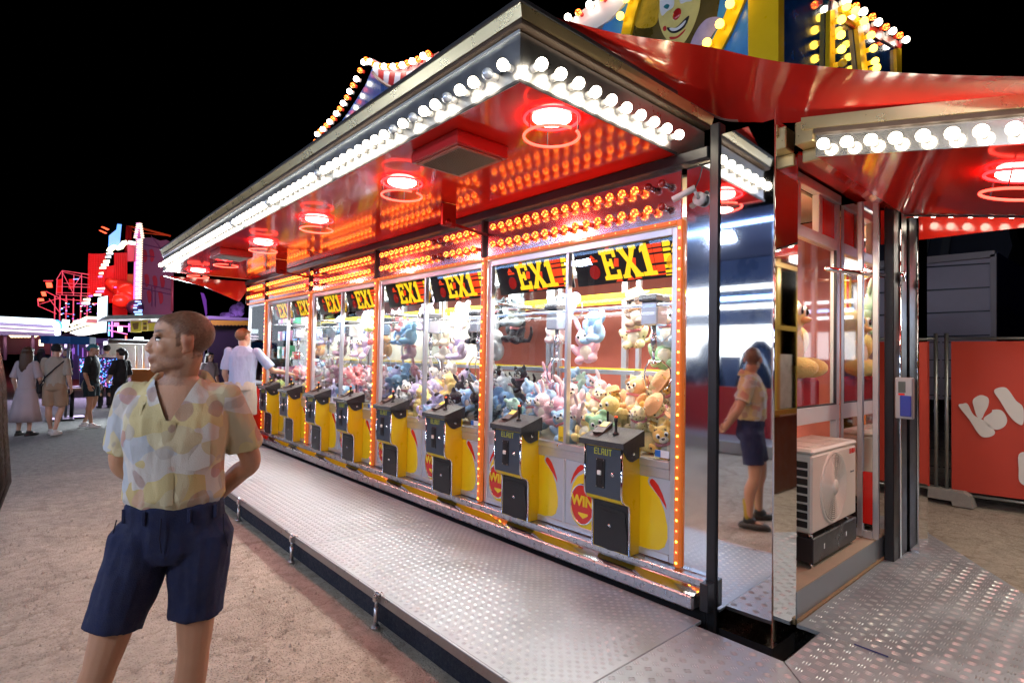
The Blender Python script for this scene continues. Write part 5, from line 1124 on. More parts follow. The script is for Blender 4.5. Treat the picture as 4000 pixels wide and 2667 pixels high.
    for j in range(m+1):
        for i in range(n):
            th = PI*j/m; f = 2*PI*i/n; dx, dy, dz = math.sin(th)*math.cos(f), math.sin(th)*math.sin(f), math.cos(th)
            c = Vector((dx*(.0755+off), -.018+dy*(.098+off), .036+dz*(.086+off)))
            if dy > 0: c2 = Vector((dx*(.066+off), .03+dy*(.058+off), .045+dz*(.062+off))); c = c if c.length > c2.length else c2
            nn = noise.noise(c*38)*.004+noise.noise(c*110)*.0022
            if style != 'buzz': c += Vector((dx, dy, dz))*nn*(1.6 if style == 'short' else 1)
            vs.append(H @ c)
            line = .066 if c.y > .06 else (.030+(c.y-.022)/.038*.036 if c.y > .022 else (-.014 if c.y > .004 else (.026 if c.y > -.036 else -.056)))
            if style in ('short', 'buzz') and c.y > .02: line += .012*abs(c.x)/.07
            if style == 'cap': line = .035 if c.y > -.02 else -.03
            keep.append(c.z > line+nn*2.2)
    fs = [(j*n+i, j*n+(i+1) % n, (j+1)*n+(i+1) % n, (j+1)*n+i) for j in range(m) for i in range(n)]
    q.add(vs, [f for f in fs if sum(keep[k] for k in f) >= 3])
    if style in ('long', 'pony'):
        sm = MB()
        if style == 'long':
            for k in range(15): an = PI*(1.02+.96*k/14); x, y = .072*math.cos(an), -.02+.085*math.sin(an); q.tube([H @ Vector(p) for p in ((x, y, .04), (x*1.15, y*1.12, -.05), (x*1.25, y*1.2, -.16), (x*1.15, y*1.25-.01, -.28), (x*.9, y*1.1-.02, -.37))], [.03, .032, .03, .025, .006], 8)
        else: q.tube([H @ Vector(p) for p in ((0, -.10, .06), (0, -.145, .055), (0, -.175, -.01), (0, -.165, -.10), (0, -.15, -.16))], [.018, .03, .034, .026, .006], 10)
    if style != 'buzz': q.build('hair', hair, R, O)
    # upper garment
    if top is not None:
        q = MB(); q.smooth = True; ex = .013
        wz = .98 if tee else 1.035
        rs = ([(wz-.06, .140, .098, -.004), (1.02, .142, .100, -.003)] if not tee else [(.93, .172, .124, -.004)]) + ([(1.045, .158, .112, -.002), (1.075, .172, .122, .0)] if not tee else [(1.04, .164, .118, 0)]) + [(1.16, .166, .118, .005), (1.28, .178, .127, .008), (1.37, .184, .121, .0), (1.44, .164, .098, -.008), (1.486, .114, .080, -.012), (1.517, .078, .070, -.01)]
        q.rings([ring(z, rx+.004, ry+.006, oy) for z, rx, ry, oy in rs])
        for s in ('R', 'L'):
            S_, E_ = Vector(a['s'+s]), Vector(a['e'+s]); full = (E_-S_); hm = S_+full*min(1, sleeve*1.9); din = (S_-hm).normalized()
            q.ell(tuple(S_), .061, 16, 10); pts = [S_+Vector((-.04 if s == 'R' else .04, 0, .0)), S_, S_.lerp(hm, .5), hm, hm+din*.003, hm+din*.05]; q.tube(pts, [.060, .062, .066, .074, .058, .053], 18)
        me = fuse(q, 'shirt', top, min(.0075, vox), 3, .5); crumple(me, .011 if not tee else .009, 8, .6, 3); crumple(me, .004, 24, .5, 8)
        if vneck:
            bm = bmesh.new(); bm.from_mesh(me); dl = []
            for sg in (-1, 1): bmesh.ops.bisect_plane(bm, geom=bm.verts[:]+bm.edges[:]+bm.faces[:], plane_co=(.004+sg*.004, 0, 1.355), plane_no=(sg, 0, -.46))
            for f in bm.faces:
                c = f.calc_center_median(); o = Z(c.z)
                if c.z > 1.505 and math.hypot((c.x-o[0])/.088, (c.y-o[1]+.01)/.08) < 1: dl.append(f)
                elif c.z > 1.355 and c.y-o[1] > .02 and abs(c.x-o[0]-.004) < .004+(c.z-1.355)*.46: dl.append(f)
            bmesh.ops.delete(bm, geom=dl, context='FACES'); bm.to_mesh(me); bm.free()
        link('shirt', me, R, O)
    if dress:
        q = MB(); q.smooth = True; rs = [(.95, .172, .125), (.8, .20, .15), (.55, .24, .19), (dress, .29, .23), (dress+.004, .27, .21), (dress+.06, .25, .19)]
        n_ = 40; q.rings([[Vector((p.x*(1+.07*math.sin(9*i*2*PI/n_)*(1-z)), p.y*(1+.07*math.sin(9*i*2*PI/n_)*(1-z)), p.z)) for i, p in enumerate(ering((0, 0, z), rx, ry, n_))] for z, rx, ry in rs]); q.build('skirt', bottom, R, O)
    else:
        q = MB(); q.smooth = True; wt = 1.045 if not tee else 1.0
        q.rings([ring(wt+.008, .164 if not tee else .165, .118), ring(wt, .170 if not tee else .168, .123), ring(.995, .174, .125), ring(.93, .186, .132, -.006), ring(.885, .190, .132, -.006), ring(.845, .13, .11)])
        for s, e in (('R', 1), ('L', -1)):
            h_, k, f = [Vector(g[t+s]) for t in ('h', 'k', 'f')]; lg = [h_, h_.lerp(k, .5)]
            if hem > .2:
                tt = (h_.z-hem)/max(.01, h_.z-k.z); hm = h_.lerp(k, tt) if tt <= 1 else k.lerp(f, (k.z-hem)/(k.z-f.z)); din = (h_-hm).normalized()
                q.tube([h_+Vector((-e*.012, 0, .085)), h_+Vector((-e*.006, 0, .05)), h_+Vector((0, 0, .005)), h_.lerp(hm, .4), h_.lerp(hm, .8), hm, hm+din*.003, hm+din*.06], [.055, .088, .108, .114*(1+legw)/2, .110*legw, .110*legw, .090*legw, .086*legw], 20)
            else: P_, r_ = smooth_path([tuple(h_), tuple(k), tuple(f+Vector((0, 0, -.02)))], [.105, .078, .062]); q.tube(P_, r_, 18)
        me = fuse(q, 'shorts' if hem > .2 else 'trousers', bottom, min(.0075, vox), 3, .5); crumple(me, .012, 7, .5, 9); crumple(me, .004, 20, .4, 2); link('shorts' if hem > .2 else 'trousers', me, R, O)
    # shoes and socks
    for s, e in (('R', 1), ('L', -1)):
        f = Vector(g['f'+s]); t = Vector((g['t'+s][0], g['t'+s][1], 0)).normalized(); x = Vector((t.y, -t.x, 0)); Rm = Matrix((x, t, Vector((0, 0, 1)))).transposed(); z0 = f.z-.085
        q = MB(); q.smooth = True
        def ro(y, w, z): return [f*1+x*(w*math.cos(2*PI*i/20))+t*(y*math.sin(2*PI*i/20)+.055)+Vector((0, 0, z-f.z+z0)) for i in range(20)]
        q.rings([ro(.145, .046, .0), ro(.15, .049, .015), ro(.146, .047, .035), ro(.125, .044, .055)]); q.rings([[p-t*.035 for p in ro(.075, .043, .04)], [p-t*.045 for p in ro(.058, .040, .085)], [p-t*.05 for p in ro(.05, .037, .10)]])
        me = q.mesh('shoe', shoes); link('shoe', me, R, O)
        if socks: q = MB(); q.tube([f+Vector((0, 0, -.02)), f+Vector((0, -.006, .10)), f+Vector((0, -.008, .19))], [.038, .040, .047], 16); q.build('sock', socks, R, O)
    return R, H
SKIN = skin_mat('skin_tan', (.50, .27, .17)); SKIN2 = skin_mat('skin_fair', (.62, .36, .25)); SKIN3 = skin_mat('skin_brown', (.36, .19, .12))
BROWNH = hair_mat('hair_brown', (.085, .045, .025)); DARKH = hair_mat('hair_dark', (.012, .008, .007)); GINGER = hair_mat('hair_light_brown', (.22, .11, .045)); BUZZ = hair_mat('hair_buzz', (.13, .072, .045))
NAVYC = M('navy_cotton', (.012, .018, .065), .9, var=.2, vscale=20, bump=.35, bscale=300); BLACKC = M('black_cotton', (.012, .012, .014), .9, bump=.3, bscale=200, var=.3)
def shirt_mat():
    m = M('patterned_shirt', (.74, .64, .38), .85, bump=.25, bscale=260); nt = m.node_tree; b = nt.nodes['Principled BSDF']; L = nt.links.new; tc = nt.nodes.new('ShaderNodeTexCoord')
    ns = nt.nodes.new('ShaderNodeTexNoise'); ns.inputs['Scale'].default_value = 5; L(tc.outputs['Object'], ns.inputs['Vector'])
    mp = nt.nodes.new('ShaderNodeVectorMath'); mp.operation = 'SCALE'; L(ns.outputs['Color'], mp.inputs[0]); mp.inputs['Scale'].default_value = .14
    ad = nt.nodes.new('ShaderNodeVectorMath'); L(tc.outputs['Object'], ad.inputs[0]); L(mp.outputs[0], ad.inputs[1])
    def vor(scale, stops, feature='Color', rnd=1.0):
        v = nt.nodes.new('ShaderNodeTexVoronoi'); v.inputs['Scale'].default_value = scale; v.inputs['Randomness'].default_value = rnd; L(ad.outputs[0], v.inputs['Vector'])
        s = nt.nodes.new('ShaderNodeSeparateColor'); L(v.outputs['Color'], s.inputs[0]); r = nt.nodes.new('ShaderNodeValToRGB'); r.color_ramp.interpolation = 'CONSTANT'
        e = r.color_ramp.elements; e[0].position = 0; e[0].color = (*stops[0][1], 1); e[1].position = stops[1][0]; e[1].color = (*stops[1][1], 1)
        for p, c in stops[2:]: x = e.new(p); x.color = (*c, 1)
        L(s.outputs[0], r.inputs[0]); return r, v
    c1, _ = vor(12, [(0, (.62, .52, .27)), (.2, (.60, .57, .54)), (.4, (.54, .46, .30)), (.55, (.64, .57, .38)), (.7, (.48, .51, .56)), (.85, (.58, .46, .22))])
    c2, v2 = vor(10, [(0, (.46, .20, .20)), (.3, (.36, .22, .20)), (.6, (.60, .36, .30)), (.8, (.42, .38, .36))], rnd=1)
    sm = nt.nodes.new('ShaderNodeMapRange'); L(v2.outputs['Distance'], sm.inputs[0]); sm.inputs[1].default_value = .36; sm.inputs[2].default_value = .33; sm.inputs[3].default_value = 0; sm.inputs[4].default_value = .68
    mx = nt.nodes.new('ShaderNodeMix'); mx.data_type = 'RGBA'; L(sm.outputs[0], mx.inputs[0]); L(c1.outputs[0], mx.inputs[6]); L(c2.outputs[0], mx.inputs[7]); L(mx.outputs[2], b.inputs['Base Color']); return m
SHIRT = shirt_mat()
YSOCK = M('mustard_sock', (.42, .30, .03), .9, bump=.5, bscale=200); DSHOE = M('dark_shoe', (.02, .018, .016), .5, bump=.3); WSHOE = M('white_shoe', (.75, .72, .70), .5)
# the man in front
MP = (-2.44, .468, 0)
man, MH = person('shaven headed man in a pale patterned shirt and navy shorts, looking sideways', MP, math.radians(-90-24), SHIRT, NAVYC, SKIN, BUZZ, DSHOE, h=1.80, vox=.0052, tee=False, vneck=True, hem=.63, sleeve=.40, slim=.95, legw=.84, style='buzz', yaw=math.radians(-72), pitch=math.radians(1),
    arms=dict(sR=(.160, -.012, 1.44), sL=(-.160, -.012, 1.44), eR=(.220, -.12, 1.18), wR=(.06, -.225, .99), eL=(-.238, -.115, 1.17), wL=(-.05, -.235, .96), nR=(0, -1, .2), nL=(0, -1, .2), dR=(-1, -.1, -.25), dL=(1, -.1, -.3)),
    legs=dict(hR=(.10, .01, .92), kR=(.19, .10, .51), fR=(.345, .09, .085), hL=(-.092, 0, .92), kL=(-.085, .03, .50), fL=(-.03, -.02, .085), tR=(.5, 1), tL=(-.2, 1)), socks=YSOCK, stubble=.8)
def garment(name, polyrows, mat, parent, off=.0): 
    b = MB(); b.smooth = True; b.rings(polyrows, cap=False, closed=False); return b.build(name, mat, parent, (0, 0, 0))
# open collar, placket and breast pocket
for s in (-1, 1):
    rows = []
    for j in range(13):
        t = j/12; an = PI*(-.5)+s*PI*.78*t          # from the nape round to the front points
        c_, s_ = math.cos(an), math.sin(an); cy_, tip = -.012, max(0, t-.5)/.5
        def cp(r, z, fx=0, fy=0): return Vector(((r*.98)*c_+s*fx*tip, cy_+r*.92*s_+fy*tip, z))
        z0 = 1.515-.020*t-.050*tip
        rows.append([cp(.084, z0), cp(.084, z0+.026-.006*t), cp(.092, z0+.034-.010*t), cp(.104, z0+.022-.014*t, .006, .004), cp(.120, z0-.010-.02*tip, .018, .018), cp(.128, z0-.028-.055*tip, .022, .026), cp(.124, z0-.032-.058*tip, .022, .020)])
    garment('collar', rows, SHIRT, man)
b = MB()
for k in range(4): z = 1.30-.075*k; b.tube([(-.004, .128, z), (-.004, .1345+.004, z)], .0055, 10)
b.build('button', M('shirt_button', (.6, .55, .45), .4), man, (0, 0, 0), kind='stuff')
b = MB(); b.smooth = True
rows = [[Vector((x, y+.002, z)) for x, y in ((-.022, .131), (-.010, .1365), (.004, .1375), (.018, .134))] for z in (1.365, 1.28, 1.20, 1.13, 1.065)]
garment('placket', rows, SHIRT, man)
def seam(name, pts, r_=.0022, m=None): q = MB(); q.tube(pts, r_, 5); q.build(name, m or M('navy_thread', (.006, .008, .03), .9), man, (0, 0, 0))
for s in (-1, 1):
    seam('pocket_seam', [(s*.172, .055, 1.005), (s*.178, .072, .95), (s*.192, .062, .885)])
b = MB()
for an in (.55, 1.15, 2.0, 2.6): x, y = .172*math.cos(an), .127*math.sin(an); b.bbox((x-.006, y-.004, .995), (x+.006, y+.006, 1.045), .002)
b.build('belt_loop', NAVYC, man, (0, 0, 0), kind='stuff'); seam('fly_seam', [(.012, .134, 1.02), (.014, .138, .95), (.008, .134, .90)])
b = MB(); b.smooth = True; rows = []
for j in range(6):
    z = 1.295-.10*j/5+(.012 if False else 0); rows.append([Vector((x, .1335-.9*(abs(x)-.03)**2*3.2+.001, z-(.014*(1-abs(x+.085)/.045) if j == 5 else 0))) for x in (-.13, -.115, -.10, -.085, -.07, -.055, -.04)])
b.rings(rows, cap=False, closed=False); b.build('breast_pocket', SHIRT, man, (0, 0, 0))
# others
BLUET = M('pale_blue_cotton', (.42, .52, .74), .9, var=.05, bump=.3, bscale=200); BEIGEC = M('beige_cotton', (.38, .32, .25), .9, var=.15); KHAKI = M('khaki_cotton', (.36, .24, .15), .9, var=.15); PALED = M('pale_dress', (.45, .37, .38), .9, var=.1); TEAL = M('teal_cap', (.03, .16, .19), .7); CREAMS = M('cream_shorts', (.5, .46, .38), .9)
q = at(925, 1760, 'Z', .19); bt, _ = person('man in a pale blue t-shirt reaching out to the far claw machine', (q.x, q.y+.04, .19), math.radians(62), BLUET, CREAMS, SKIN2, GINGER, WSHOE, h=1.80, yaw=math.radians(-40), sleeve=.45, hem=.52, slim=1.06,
    arms=dict(eR=(.40, .06, 1.17), wR=(.60, .20, 1.12), nR=(0, 0, -1), eL=(-.24, .02, 1.13), wL=(-.22, .16, .93)))
q = at(872, 1650, 'Z', 0); person('woman with dark hair half hidden behind the man in pale blue', (q.x-1.2, q.y-.05, 0), math.radians(-70), PALED, BLACKC, SKIN2, DARKH, WSHOE, h=1.62, style='long', hem=.1)
q = at(207, 1697, 'Z', 0); B_, BH = person('person in a beige shirt and dark cap walking away with a shoulder bag', (q.x, q.y, 0), math.radians(62), BEIGEC, KHAKI, SKIN2, BLACKC, WSHOE, h=1.74, style='cap', hem=.56, legs=dict(fR=(.10, -.16, .10), kR=(.10, .05, .5), fL=(-.1, .12, .085)))
b = MB(); b.tube([(.17, -.06, 1.44), (.06, -.135, 1.3), (-.10, -.14, 1.12), (-.19, -.10, .98)], .012, 6); b.build('bag_strap', BLACKC, B_, (0, 0, 0)); b = MB(); b.bbox((-.27, -.10, .80), (-.19, .08, .99), .02); b.build('shoulder_bag', BLACKC, B_, (0, 0, 0))
q = at(95, 1700, 'Z', 0); person('woman in a long pale dress walking beside the person in beige', (q.x, q.y, 0), math.radians(50), PALED, PALED, SKIN2, BROWNH, DSHOE, h=1.66, dress=.28, style='long', slim=.9, arms=dict(eR=(.24, .02, 1.14), wR=(.14, .2, 1.02)))
q = at(350, 1668, 'Z', 0); C_, CH = person('man in a backwards teal cap and black t-shirt with a net bag', (q.x, q.y, 0), math.radians(-25), BLACKC, M('dark_teal_shorts', (.01, .03, .04), .9), SKIN, TEAL, WSHOE, h=1.76, style='cap', hem=.66, legs=dict(fR=(.10, .06, .085), fL=(-.1, -.14, .085)))
b = MB(); b.smooth = True
b.lathe([(.05, .28), (.13, .25), (.17, .12), (.155, .03), (.08, 0)], 18, Matrix.Translation((-.27, -.12, .74)), .7, 1.0); NET = M('net_bag', (.30, .27, .20), .9, var=.7, vscale=50, bump=1, bscale=60); b.tube([(-.27, -.05, 1.0), (-.2, -.03, 1.30), (-.19, -.03, 1.47)], .012, 6); b.tube([(-.27, -.19, 1.0), (-.22, -.10, 1.30), (-.19, -.05, 1.47)], .012, 6); b.build('net_bag', NET, C_, (0, 0, 0))
b = MB(); b.smooth = True; b.add([CH @ Vector(p) for p in ((-.06, -.09, .03), (.06, -.09, .03), (.045, -.17, .015), (0, -.185, .012), (-.045, -.17, .015))] + [CH @ Vector(p) for p in ((-.06, -.09, .04), (.06, -.09, .04), (.045, -.17, .022), (0, -.185, .018), (-.045, -.17, .022))], [(0, 1, 2, 3, 4), (9, 8, 7, 6, 5), (0, 5, 6, 1), (1, 6, 7, 2), (2, 7, 8, 3), (3, 8, 9, 4), (4, 9, 5, 0)]); b.build('cap_peak', TEAL, C_, (0, 0, 0))
q = at(462, 1660, 'Z', 0); person('woman in black with a dark ponytail facing the man in the teal cap', (q.x, q.y, 0), math.radians(125), BLACKC, BLACKC, SKIN2, DARKH, WSHOE, h=1.68, style='pony', hem=.1, slim=.88, arms=dict(eL=(-.24, .0, 1.14), wL=(-.12, .2, 1.03), eR=(.24, .0, 1.14), wR=(.12, .2, 1.0)))
q = atd(-285, 1400, 1.75); person('dark haired woman cropped by the left edge of the view', (q.x, q.y, 0), math.radians(180), BLACKC, BLACKC, SKIN3, DARKH, DSHOE, h=1.72, style='long', hem=.1, slim=.9, arms=dict(eL=(-.22, -.06, 1.13), wL=(-.2, .04, .9)))
for i, (px, dist, rot_, tp_, bt_, st_, hh, lab) in enumerate(((262, 21, 200, NAVYC, BLACKC, 'long', 1.65, 'far off person in navy beside the blue parasol'), (415, 19.5, 100, PALED, BLACKC, 'short', 1.78, 'far off person in a pale top behind the man in the teal cap'), (560, 21, -60, BLACKC, NAVYC, 'short', 1.75, 'far off person in black before the yellow trimmed stall'), (160, 24, 80, MATS['dark_teal_shorts'], BLACKC, 'long', 1.66, 'far off person in dark clothes left of the blue parasol'))):
    q = atd(px, 1400, dist); person(lab, (q.x, q.y, 0), math.radians(rot_), tp_, bt_, SKIN2, DARKH, DSHOE, h=hh, style=st_, hem=.1, vox=.013)
# ---------------------------------------------------------------- far rides and stalls
def Z1(l): return [(x/3.136, 800+y/3.136) for x, y in l]
def Z2(l): return [(x/2.852, 1200+y/2.852) for x, y in l]
def plx(name, poly, X, mat, par, th=.15, conv=Z1): b = MB(); pxs(b, conv(poly), 'X', X, (-th, 0, 0)); return b.build(name, mat, par)
def pipe(b, pts, X, r, n=6, conv=Z1): return b.tube(px_poly(conv(pts), 'X', X), r*.55, n)
REDS = M('red_steel', (.55, .03, .03), .45, .2); PINKS = M('pink_steel', (.5, .22, .28), .45, .3); VIO = E('violet_tube', (.50, .12, 1), 1.8); WLED = E('white_led', (.88, .94, 1), 3); WWARM = E('warm_led', (1, .86, .55), 3); BLED = E('blue_led', (.06, .30, 1), 2.6)
REDF = E('red_flood', (1, .07, .015), 3); PLED = E('pink_led', (1, .15, .45), 2)
def lamp(par, xyz, e, c, size=1.0, look=None, kind='AREA'):  # bare lamp; some are added with no fixture to carry them
    l = bpy.data.lights.new('bare_light', kind); l.energy = e; l.color = c
    if kind == 'AREA': l.size = size
    else: l.shadow_soft_size = size
    o = link('bare_light', l, par, Vector(xyz)-wloc(par))
    if look is not None: o.rotation_euler = (Vector(look)-Vector(xyz)).to_track_quat('-Z', 'Y').to_euler()
    return o
# ---- climbing fun house, red lit
X = -32.0; a = px_poly(Z1([(1400, 1500)]), 'X', X)[0]
FH = thing('fun_house', 'tall red lit fun house with a mesh tower, spiral slide and bulb studded mast', 'fairground ride', (X, a.y, 0))
r = random.Random(9)
b = MB()
for x in range(0, 11): an = PI*x/10; xx = 1185-105*math.cos(an); pipe(b, [(xx+4, 595+10*math.sin(an)), (xx-8, 1110+14*math.sin(an))], X+.4*math.sin(an), .018, 5)
for j in range(24): y = 595+j*21.5; pipe(b, [(1082-j*.4, y), (1130, y+9), (1185, y+12), (1240, y+9), (1288-j*.4, y)], X+.3, .014, 5)
b.build('mesh_tower', REDS, FH, kind='stuff')
plx('tower_lining', [(1090, 600), (1282, 600), (1275, 1105), (1072, 1105)], X-.3, M('red_cloth', (.45, .015, .012), .8, var=.3, vscale=3), FH, .05)
for poly, m in (([(1400, 590), (1560, 585), (1560, 1010), (1400, 960)], MATS['red_cloth']), ([(1562, 480), (1690, 500), (1690, 690), (1562, 690)], M('pink_panel', (.55, .18, .22), .6)), ([(1562, 850), (1640, 850), (1640, 1040), (1562, 1040)], M('ochre_panel', (.35, .2, .03), .6)), ([(1275, 760), (1398, 740), (1398, 1200), (1275, 1200)], MATS['red_cloth']), ([(1380, 1150), (1560, 1180), (1560, 1360), (1380, 1360)], MATS['red_cloth'])): plx('facade_panel', poly, X-.5, m, FH)
b = MB()
for k in range(7): pipe(b, [(1420+k*22, 600), (1415+k*22, 1000)], X-.3, .03, 5)
b.build('curtain_rib', REDS, FH, kind='stuff')
# walkway frames at the left
b = MB()
for p in ([(690, 920), (760, 805), (1090, 855)], [(760, 820), (1090, 900)], [(700, 1000), (1100, 1010)], [(690, 1100), (1110, 1120)], [(690, 1075), (1110, 1085)], [(780, 960), (1090, 975)], [(700, 920), (690, 1100)], [(765, 805), (760, 1100)], [(905, 850), (900, 1110)], [(1000, 850), (995, 1110)], [(765, 830), (900, 1090)], [(905, 1000), (1000, 860)]): pipe(b, p, X+.3, .03, 6)
b.build('walkway_frame', PINKS, FH, kind='stuff')
for poly in ([(700, 915), (770, 905), (760, 1090), (690, 1085)], [(845, 910), (915, 905), (910, 1030), (840, 1030)]): plx('walkway_panel', poly, X, MATS['red_cloth'], FH, .04)
b = MB()
for x in (672, 735, 812, 900, 990, 1070): pipe(b, [(x, 1090+r.uniform(0, 60)), (x-6, 1480)], X+.2, .05, 6)
for p in ([(460, 1225), (700, 1150), (1100, 1180)], [(460, 1235), (690, 1335)], [(460, 1150), (470, 1240)], [(560, 1060), (830, 1190)], [(600, 1150), (740, 1330), (900, 1340)]): pipe(b, p, X+.8, .035, 6)
b.build('support_post', PINKS, FH, kind='stuff')
for p in ([(560, 950), (632, 950), (645, 1010), (575, 1015)], [(500, 1065), (555, 1062), (570, 1115), (520, 1118)], [(470, 1145), (535, 1148), (540, 1178), (475, 1180)], [(1240, 268), (1262, 266), (1340, 300), (1320, 310)], [(1214, 312), (1235, 312), (1312, 345), (1295, 352)]): plx('red_floodlight', p, X+.8, REDF, FH, .1)
b = MB(); pipe(b, [(530, 930), (650, 930)], X+.8, .05, 6); b.build('flood_bracket', PINKS, FH)
plx('blue_sign', [(1440, 235), (1490, 240), (1465, 505), (1330, 545), (1338, 375), (1430, 300)], X+.5, E('blue_led_sign', (.05, .34, 1), 1.6), FH)
b = MB(); pipe(b, [(1335, 575), (1350, 548), (1400, 515), (1440, 530), (1480, 520), (1520, 465), (1552, 462)], X+.6, .20, 8); b.build('white_scroll', WWARM, FH)
b = MB(); pipe(b, [(1570, 460), (1690, 478)], X+.6, .15, 8); b.build('white_scroll', WLED, FH)
for x, y, w, h, m in ((1345, 590, 40, 16, WLED), (1325, 632, 34, 18, WLED), (1305, 680, 38, 28, WWARM), (1285, 725, 44, 22, WLED), (1260, 765, 40, 18, WWARM), (1240, 830, 26, 20, WWARM), (1228, 870, 26, 18, PLED), (1240, 1020, 44, 14, WLED), (1222, 1055, 50, 18, PLED), (1195, 1095, 44, 18, WWARM), (1065, 1150, 44, 24, WWARM), (1050, 1195, 50, 24, WLED), (1170, 1208, 40, 8, REDF), (1110, 1112, 22, 12, VIO), (930, 908, 34, 6, BLED), (1420, 1005, 22, 10, VIO)): plx('step_light', [(x-w, y), (x+w, y-6), (x+w, y+h), (x-w, y+h)], X+.7, m, FH, .06)
# spiral slide: one wide chute swinging out and back
pts = px_poly(Z1([(1300, 930), (1400, 985), (1500, 1030)]), 'X', X-.1) + px_poly(Z1([(1570, 1085), (1560, 1150)]), 'X', X+.9) + px_poly(Z1([(1480, 1170), (1390, 1150)]), 'X', X+1.5)
P_, R_ = smooth_path([tuple(p) for p in pts], [.14, .30, .44, .48, .42, .34, .2]); b = MB(); b.tube(P_, R_, 16); b.build('spiral_slide', M('slide_red', (.62, .06, .02), .3, coat=.5), FH)
lamp(FH, px_poly(Z1([(1500, 800)]), 'X', X+5)[0], 260, (1, .05, .03), 2, px_poly(Z1([(1400, 850)]), 'X', X)[0]); lamp(FH, px_poly(Z1([(900, 1150)]), 'X', X+4)[0], 130, (1, .08, .10), 2, px_poly(Z1([(950, 1000)]), 'X', X)[0])
# mast with rows of bulbs
MA = thing('bulb_mast', 'slender mast studded with pairs of bulbs in front of the purple hoarding', 'light mast', (X+1.5, px_poly(Z1([(1700, 1150)]), 'X', X+1.5)[0].y, 0)); 
plx('mast_body', [(1690, 215), (1720, 215), (1750, 330), (1735, 420), (1715, 1160), (1630, 1160), (1650, 700), (1672, 420), (1655, 380)], X+1.5, M('mast_violet', (.25, .08, .35), .5), MA, .3)
plx('violet_panel', [(1645, 700), (1680, 690), (1680, 1150), (1635, 1150)], X+1.55, E('violet_panel', (.72, .12, .85), 1.1), MA, .02)
b1 = MB()
for j in range(44):
    y = 232+j*21.3; f = min(1, j/8); wd = 14+30*f if j < 9 else 17; cx = 1702+(4 if j < 9 else 14)-j*.5
    for s in (-1, 1): b1.mat(0 if (s > 0 or j % 3) else 1); q = px_poly(Z1([(cx+s*wd, y)]), 'X', X+1.7)[0]; b1.ell(q, (.05, .08, .026), 8, 5)
b1.build('mast_bulb', [E('mast_warm', (1, .75, .55), 2), E('mast_pink', (1, .40, .8), 2)], MA, kind='stuff')
# globe of blue leds
GL = thing('led_globe', 'dark globe with blue led bars below the bulb mast', 'sign', px_poly(Z1([(1660, 1350)]), 'X', X+2)[0]); c = px_poly(Z1([(1655, 1255)]), 'X', X+2)[0]; b = MB(); b.ell(c, .34, 20, 12); b.build('globe', M('globe_dark', (.02, .02, .05), .3), GL)
b = MB()
for x, y, w in ((1690, 1185, 36), (1712, 1212, 22), (1665, 1228, 24), (1655, 1262, 22), (1720, 1290, 24), (1690, 1312, 50), (1700, 1340, 46)): b.mat(r.randint(0, 1)); pxs(b, Z1([(x-w, y-7), (x+w, y-7), (x+w, y+7), (x-w, y+7)]), 'X', X+2.42, (-.05, 0, 0))
b.build('led_bar', [BLED, E('cyan_led', (.12, .55, 1), 2.6)], GL, kind='stuff')
# hoarding
HO = thing('purple_hoarding', 'tall grey violet hoarding with faded red lettering behind the mast', 'hoarding', (X-3, px_poly(Z1([(1950, 1300)]), 'X', X-3)[0].y, 0)); HM = M('hoarding', (.22, .19, .27), .7, var=.2, vscale=1.5)
plx('board', [(1730, 400), (1880, 405), (1960, 440), (2040, 430), (2140, 478), (2105, 1520), (1730, 1520)], X-3, HM, HO, .4)
RL = M('faded_red', (.34, .05, .07), .7, var=.3, vscale=4)
for x, y in ((1745, 560), (1830, 555), (1870, 880), (1960, 880), (1770, 860), (1940, 1070), (1800, 1060)): plx('faded_lettering', bez([(x, y), (x+40, y-8), (x+60, y+60), (x+48, y+130), (x+20, y+140), (x+8, y+70)], 3), X-2.95, RL, HO, .03)
b = MB(); [pipe(b, p, X-2.9, .04, 5) for p in ([(1740, 480), (2130, 570)], [(1740, 620), (1900, 640)], [(1730, 960), (2100, 1040)], [(1740, 1020), (2110, 1100)], [(1850, 380), (2010, 590)], [(1860, 1000), (1860, 1250)], [(1900, 1000), (1900, 1250)])]; b.build('brace', M('brace_violet', (.12, .07, .18), .5), HO, kind='stuff')
b = MB(); pipe(b, [(2115, 870), (2110, 1300)], X-2.6, .11, 8); b.build('red_post', PINKS, HO); lamp(HO, px_poly(Z1([(1900, 900)]), 'X', X+6)[0], 110, (.80, .62, 1), 2, px_poly(Z1([(1920, 850)]), 'X', X-3)[0])
# crane boom
CB = thing('crane_boom', 'thin orange crane boom reaching over the hoarding', 'crane', px_poly(Z1([(1560, 700)]), 'X', X-2)[0]); b = MB(); pipe(b, [(1555, 262), (1750, 292), (2090, 382)], X-2, .10, 6); pipe(b, [(1555, 262), (1640, 330), (2090, 382)], X-2, .05, 5); b.build('boom', M('boom_orange', (.55, .14, .02), .5), CB)
b = MB(); pipe(b, [(1565, 262), (1545, 700)], X-2, .16, 8); pipe(b, [(1600, 275), (1590, 700)], X-2, .12, 8); b.build('tower', REDS, CB, kind='stuff')
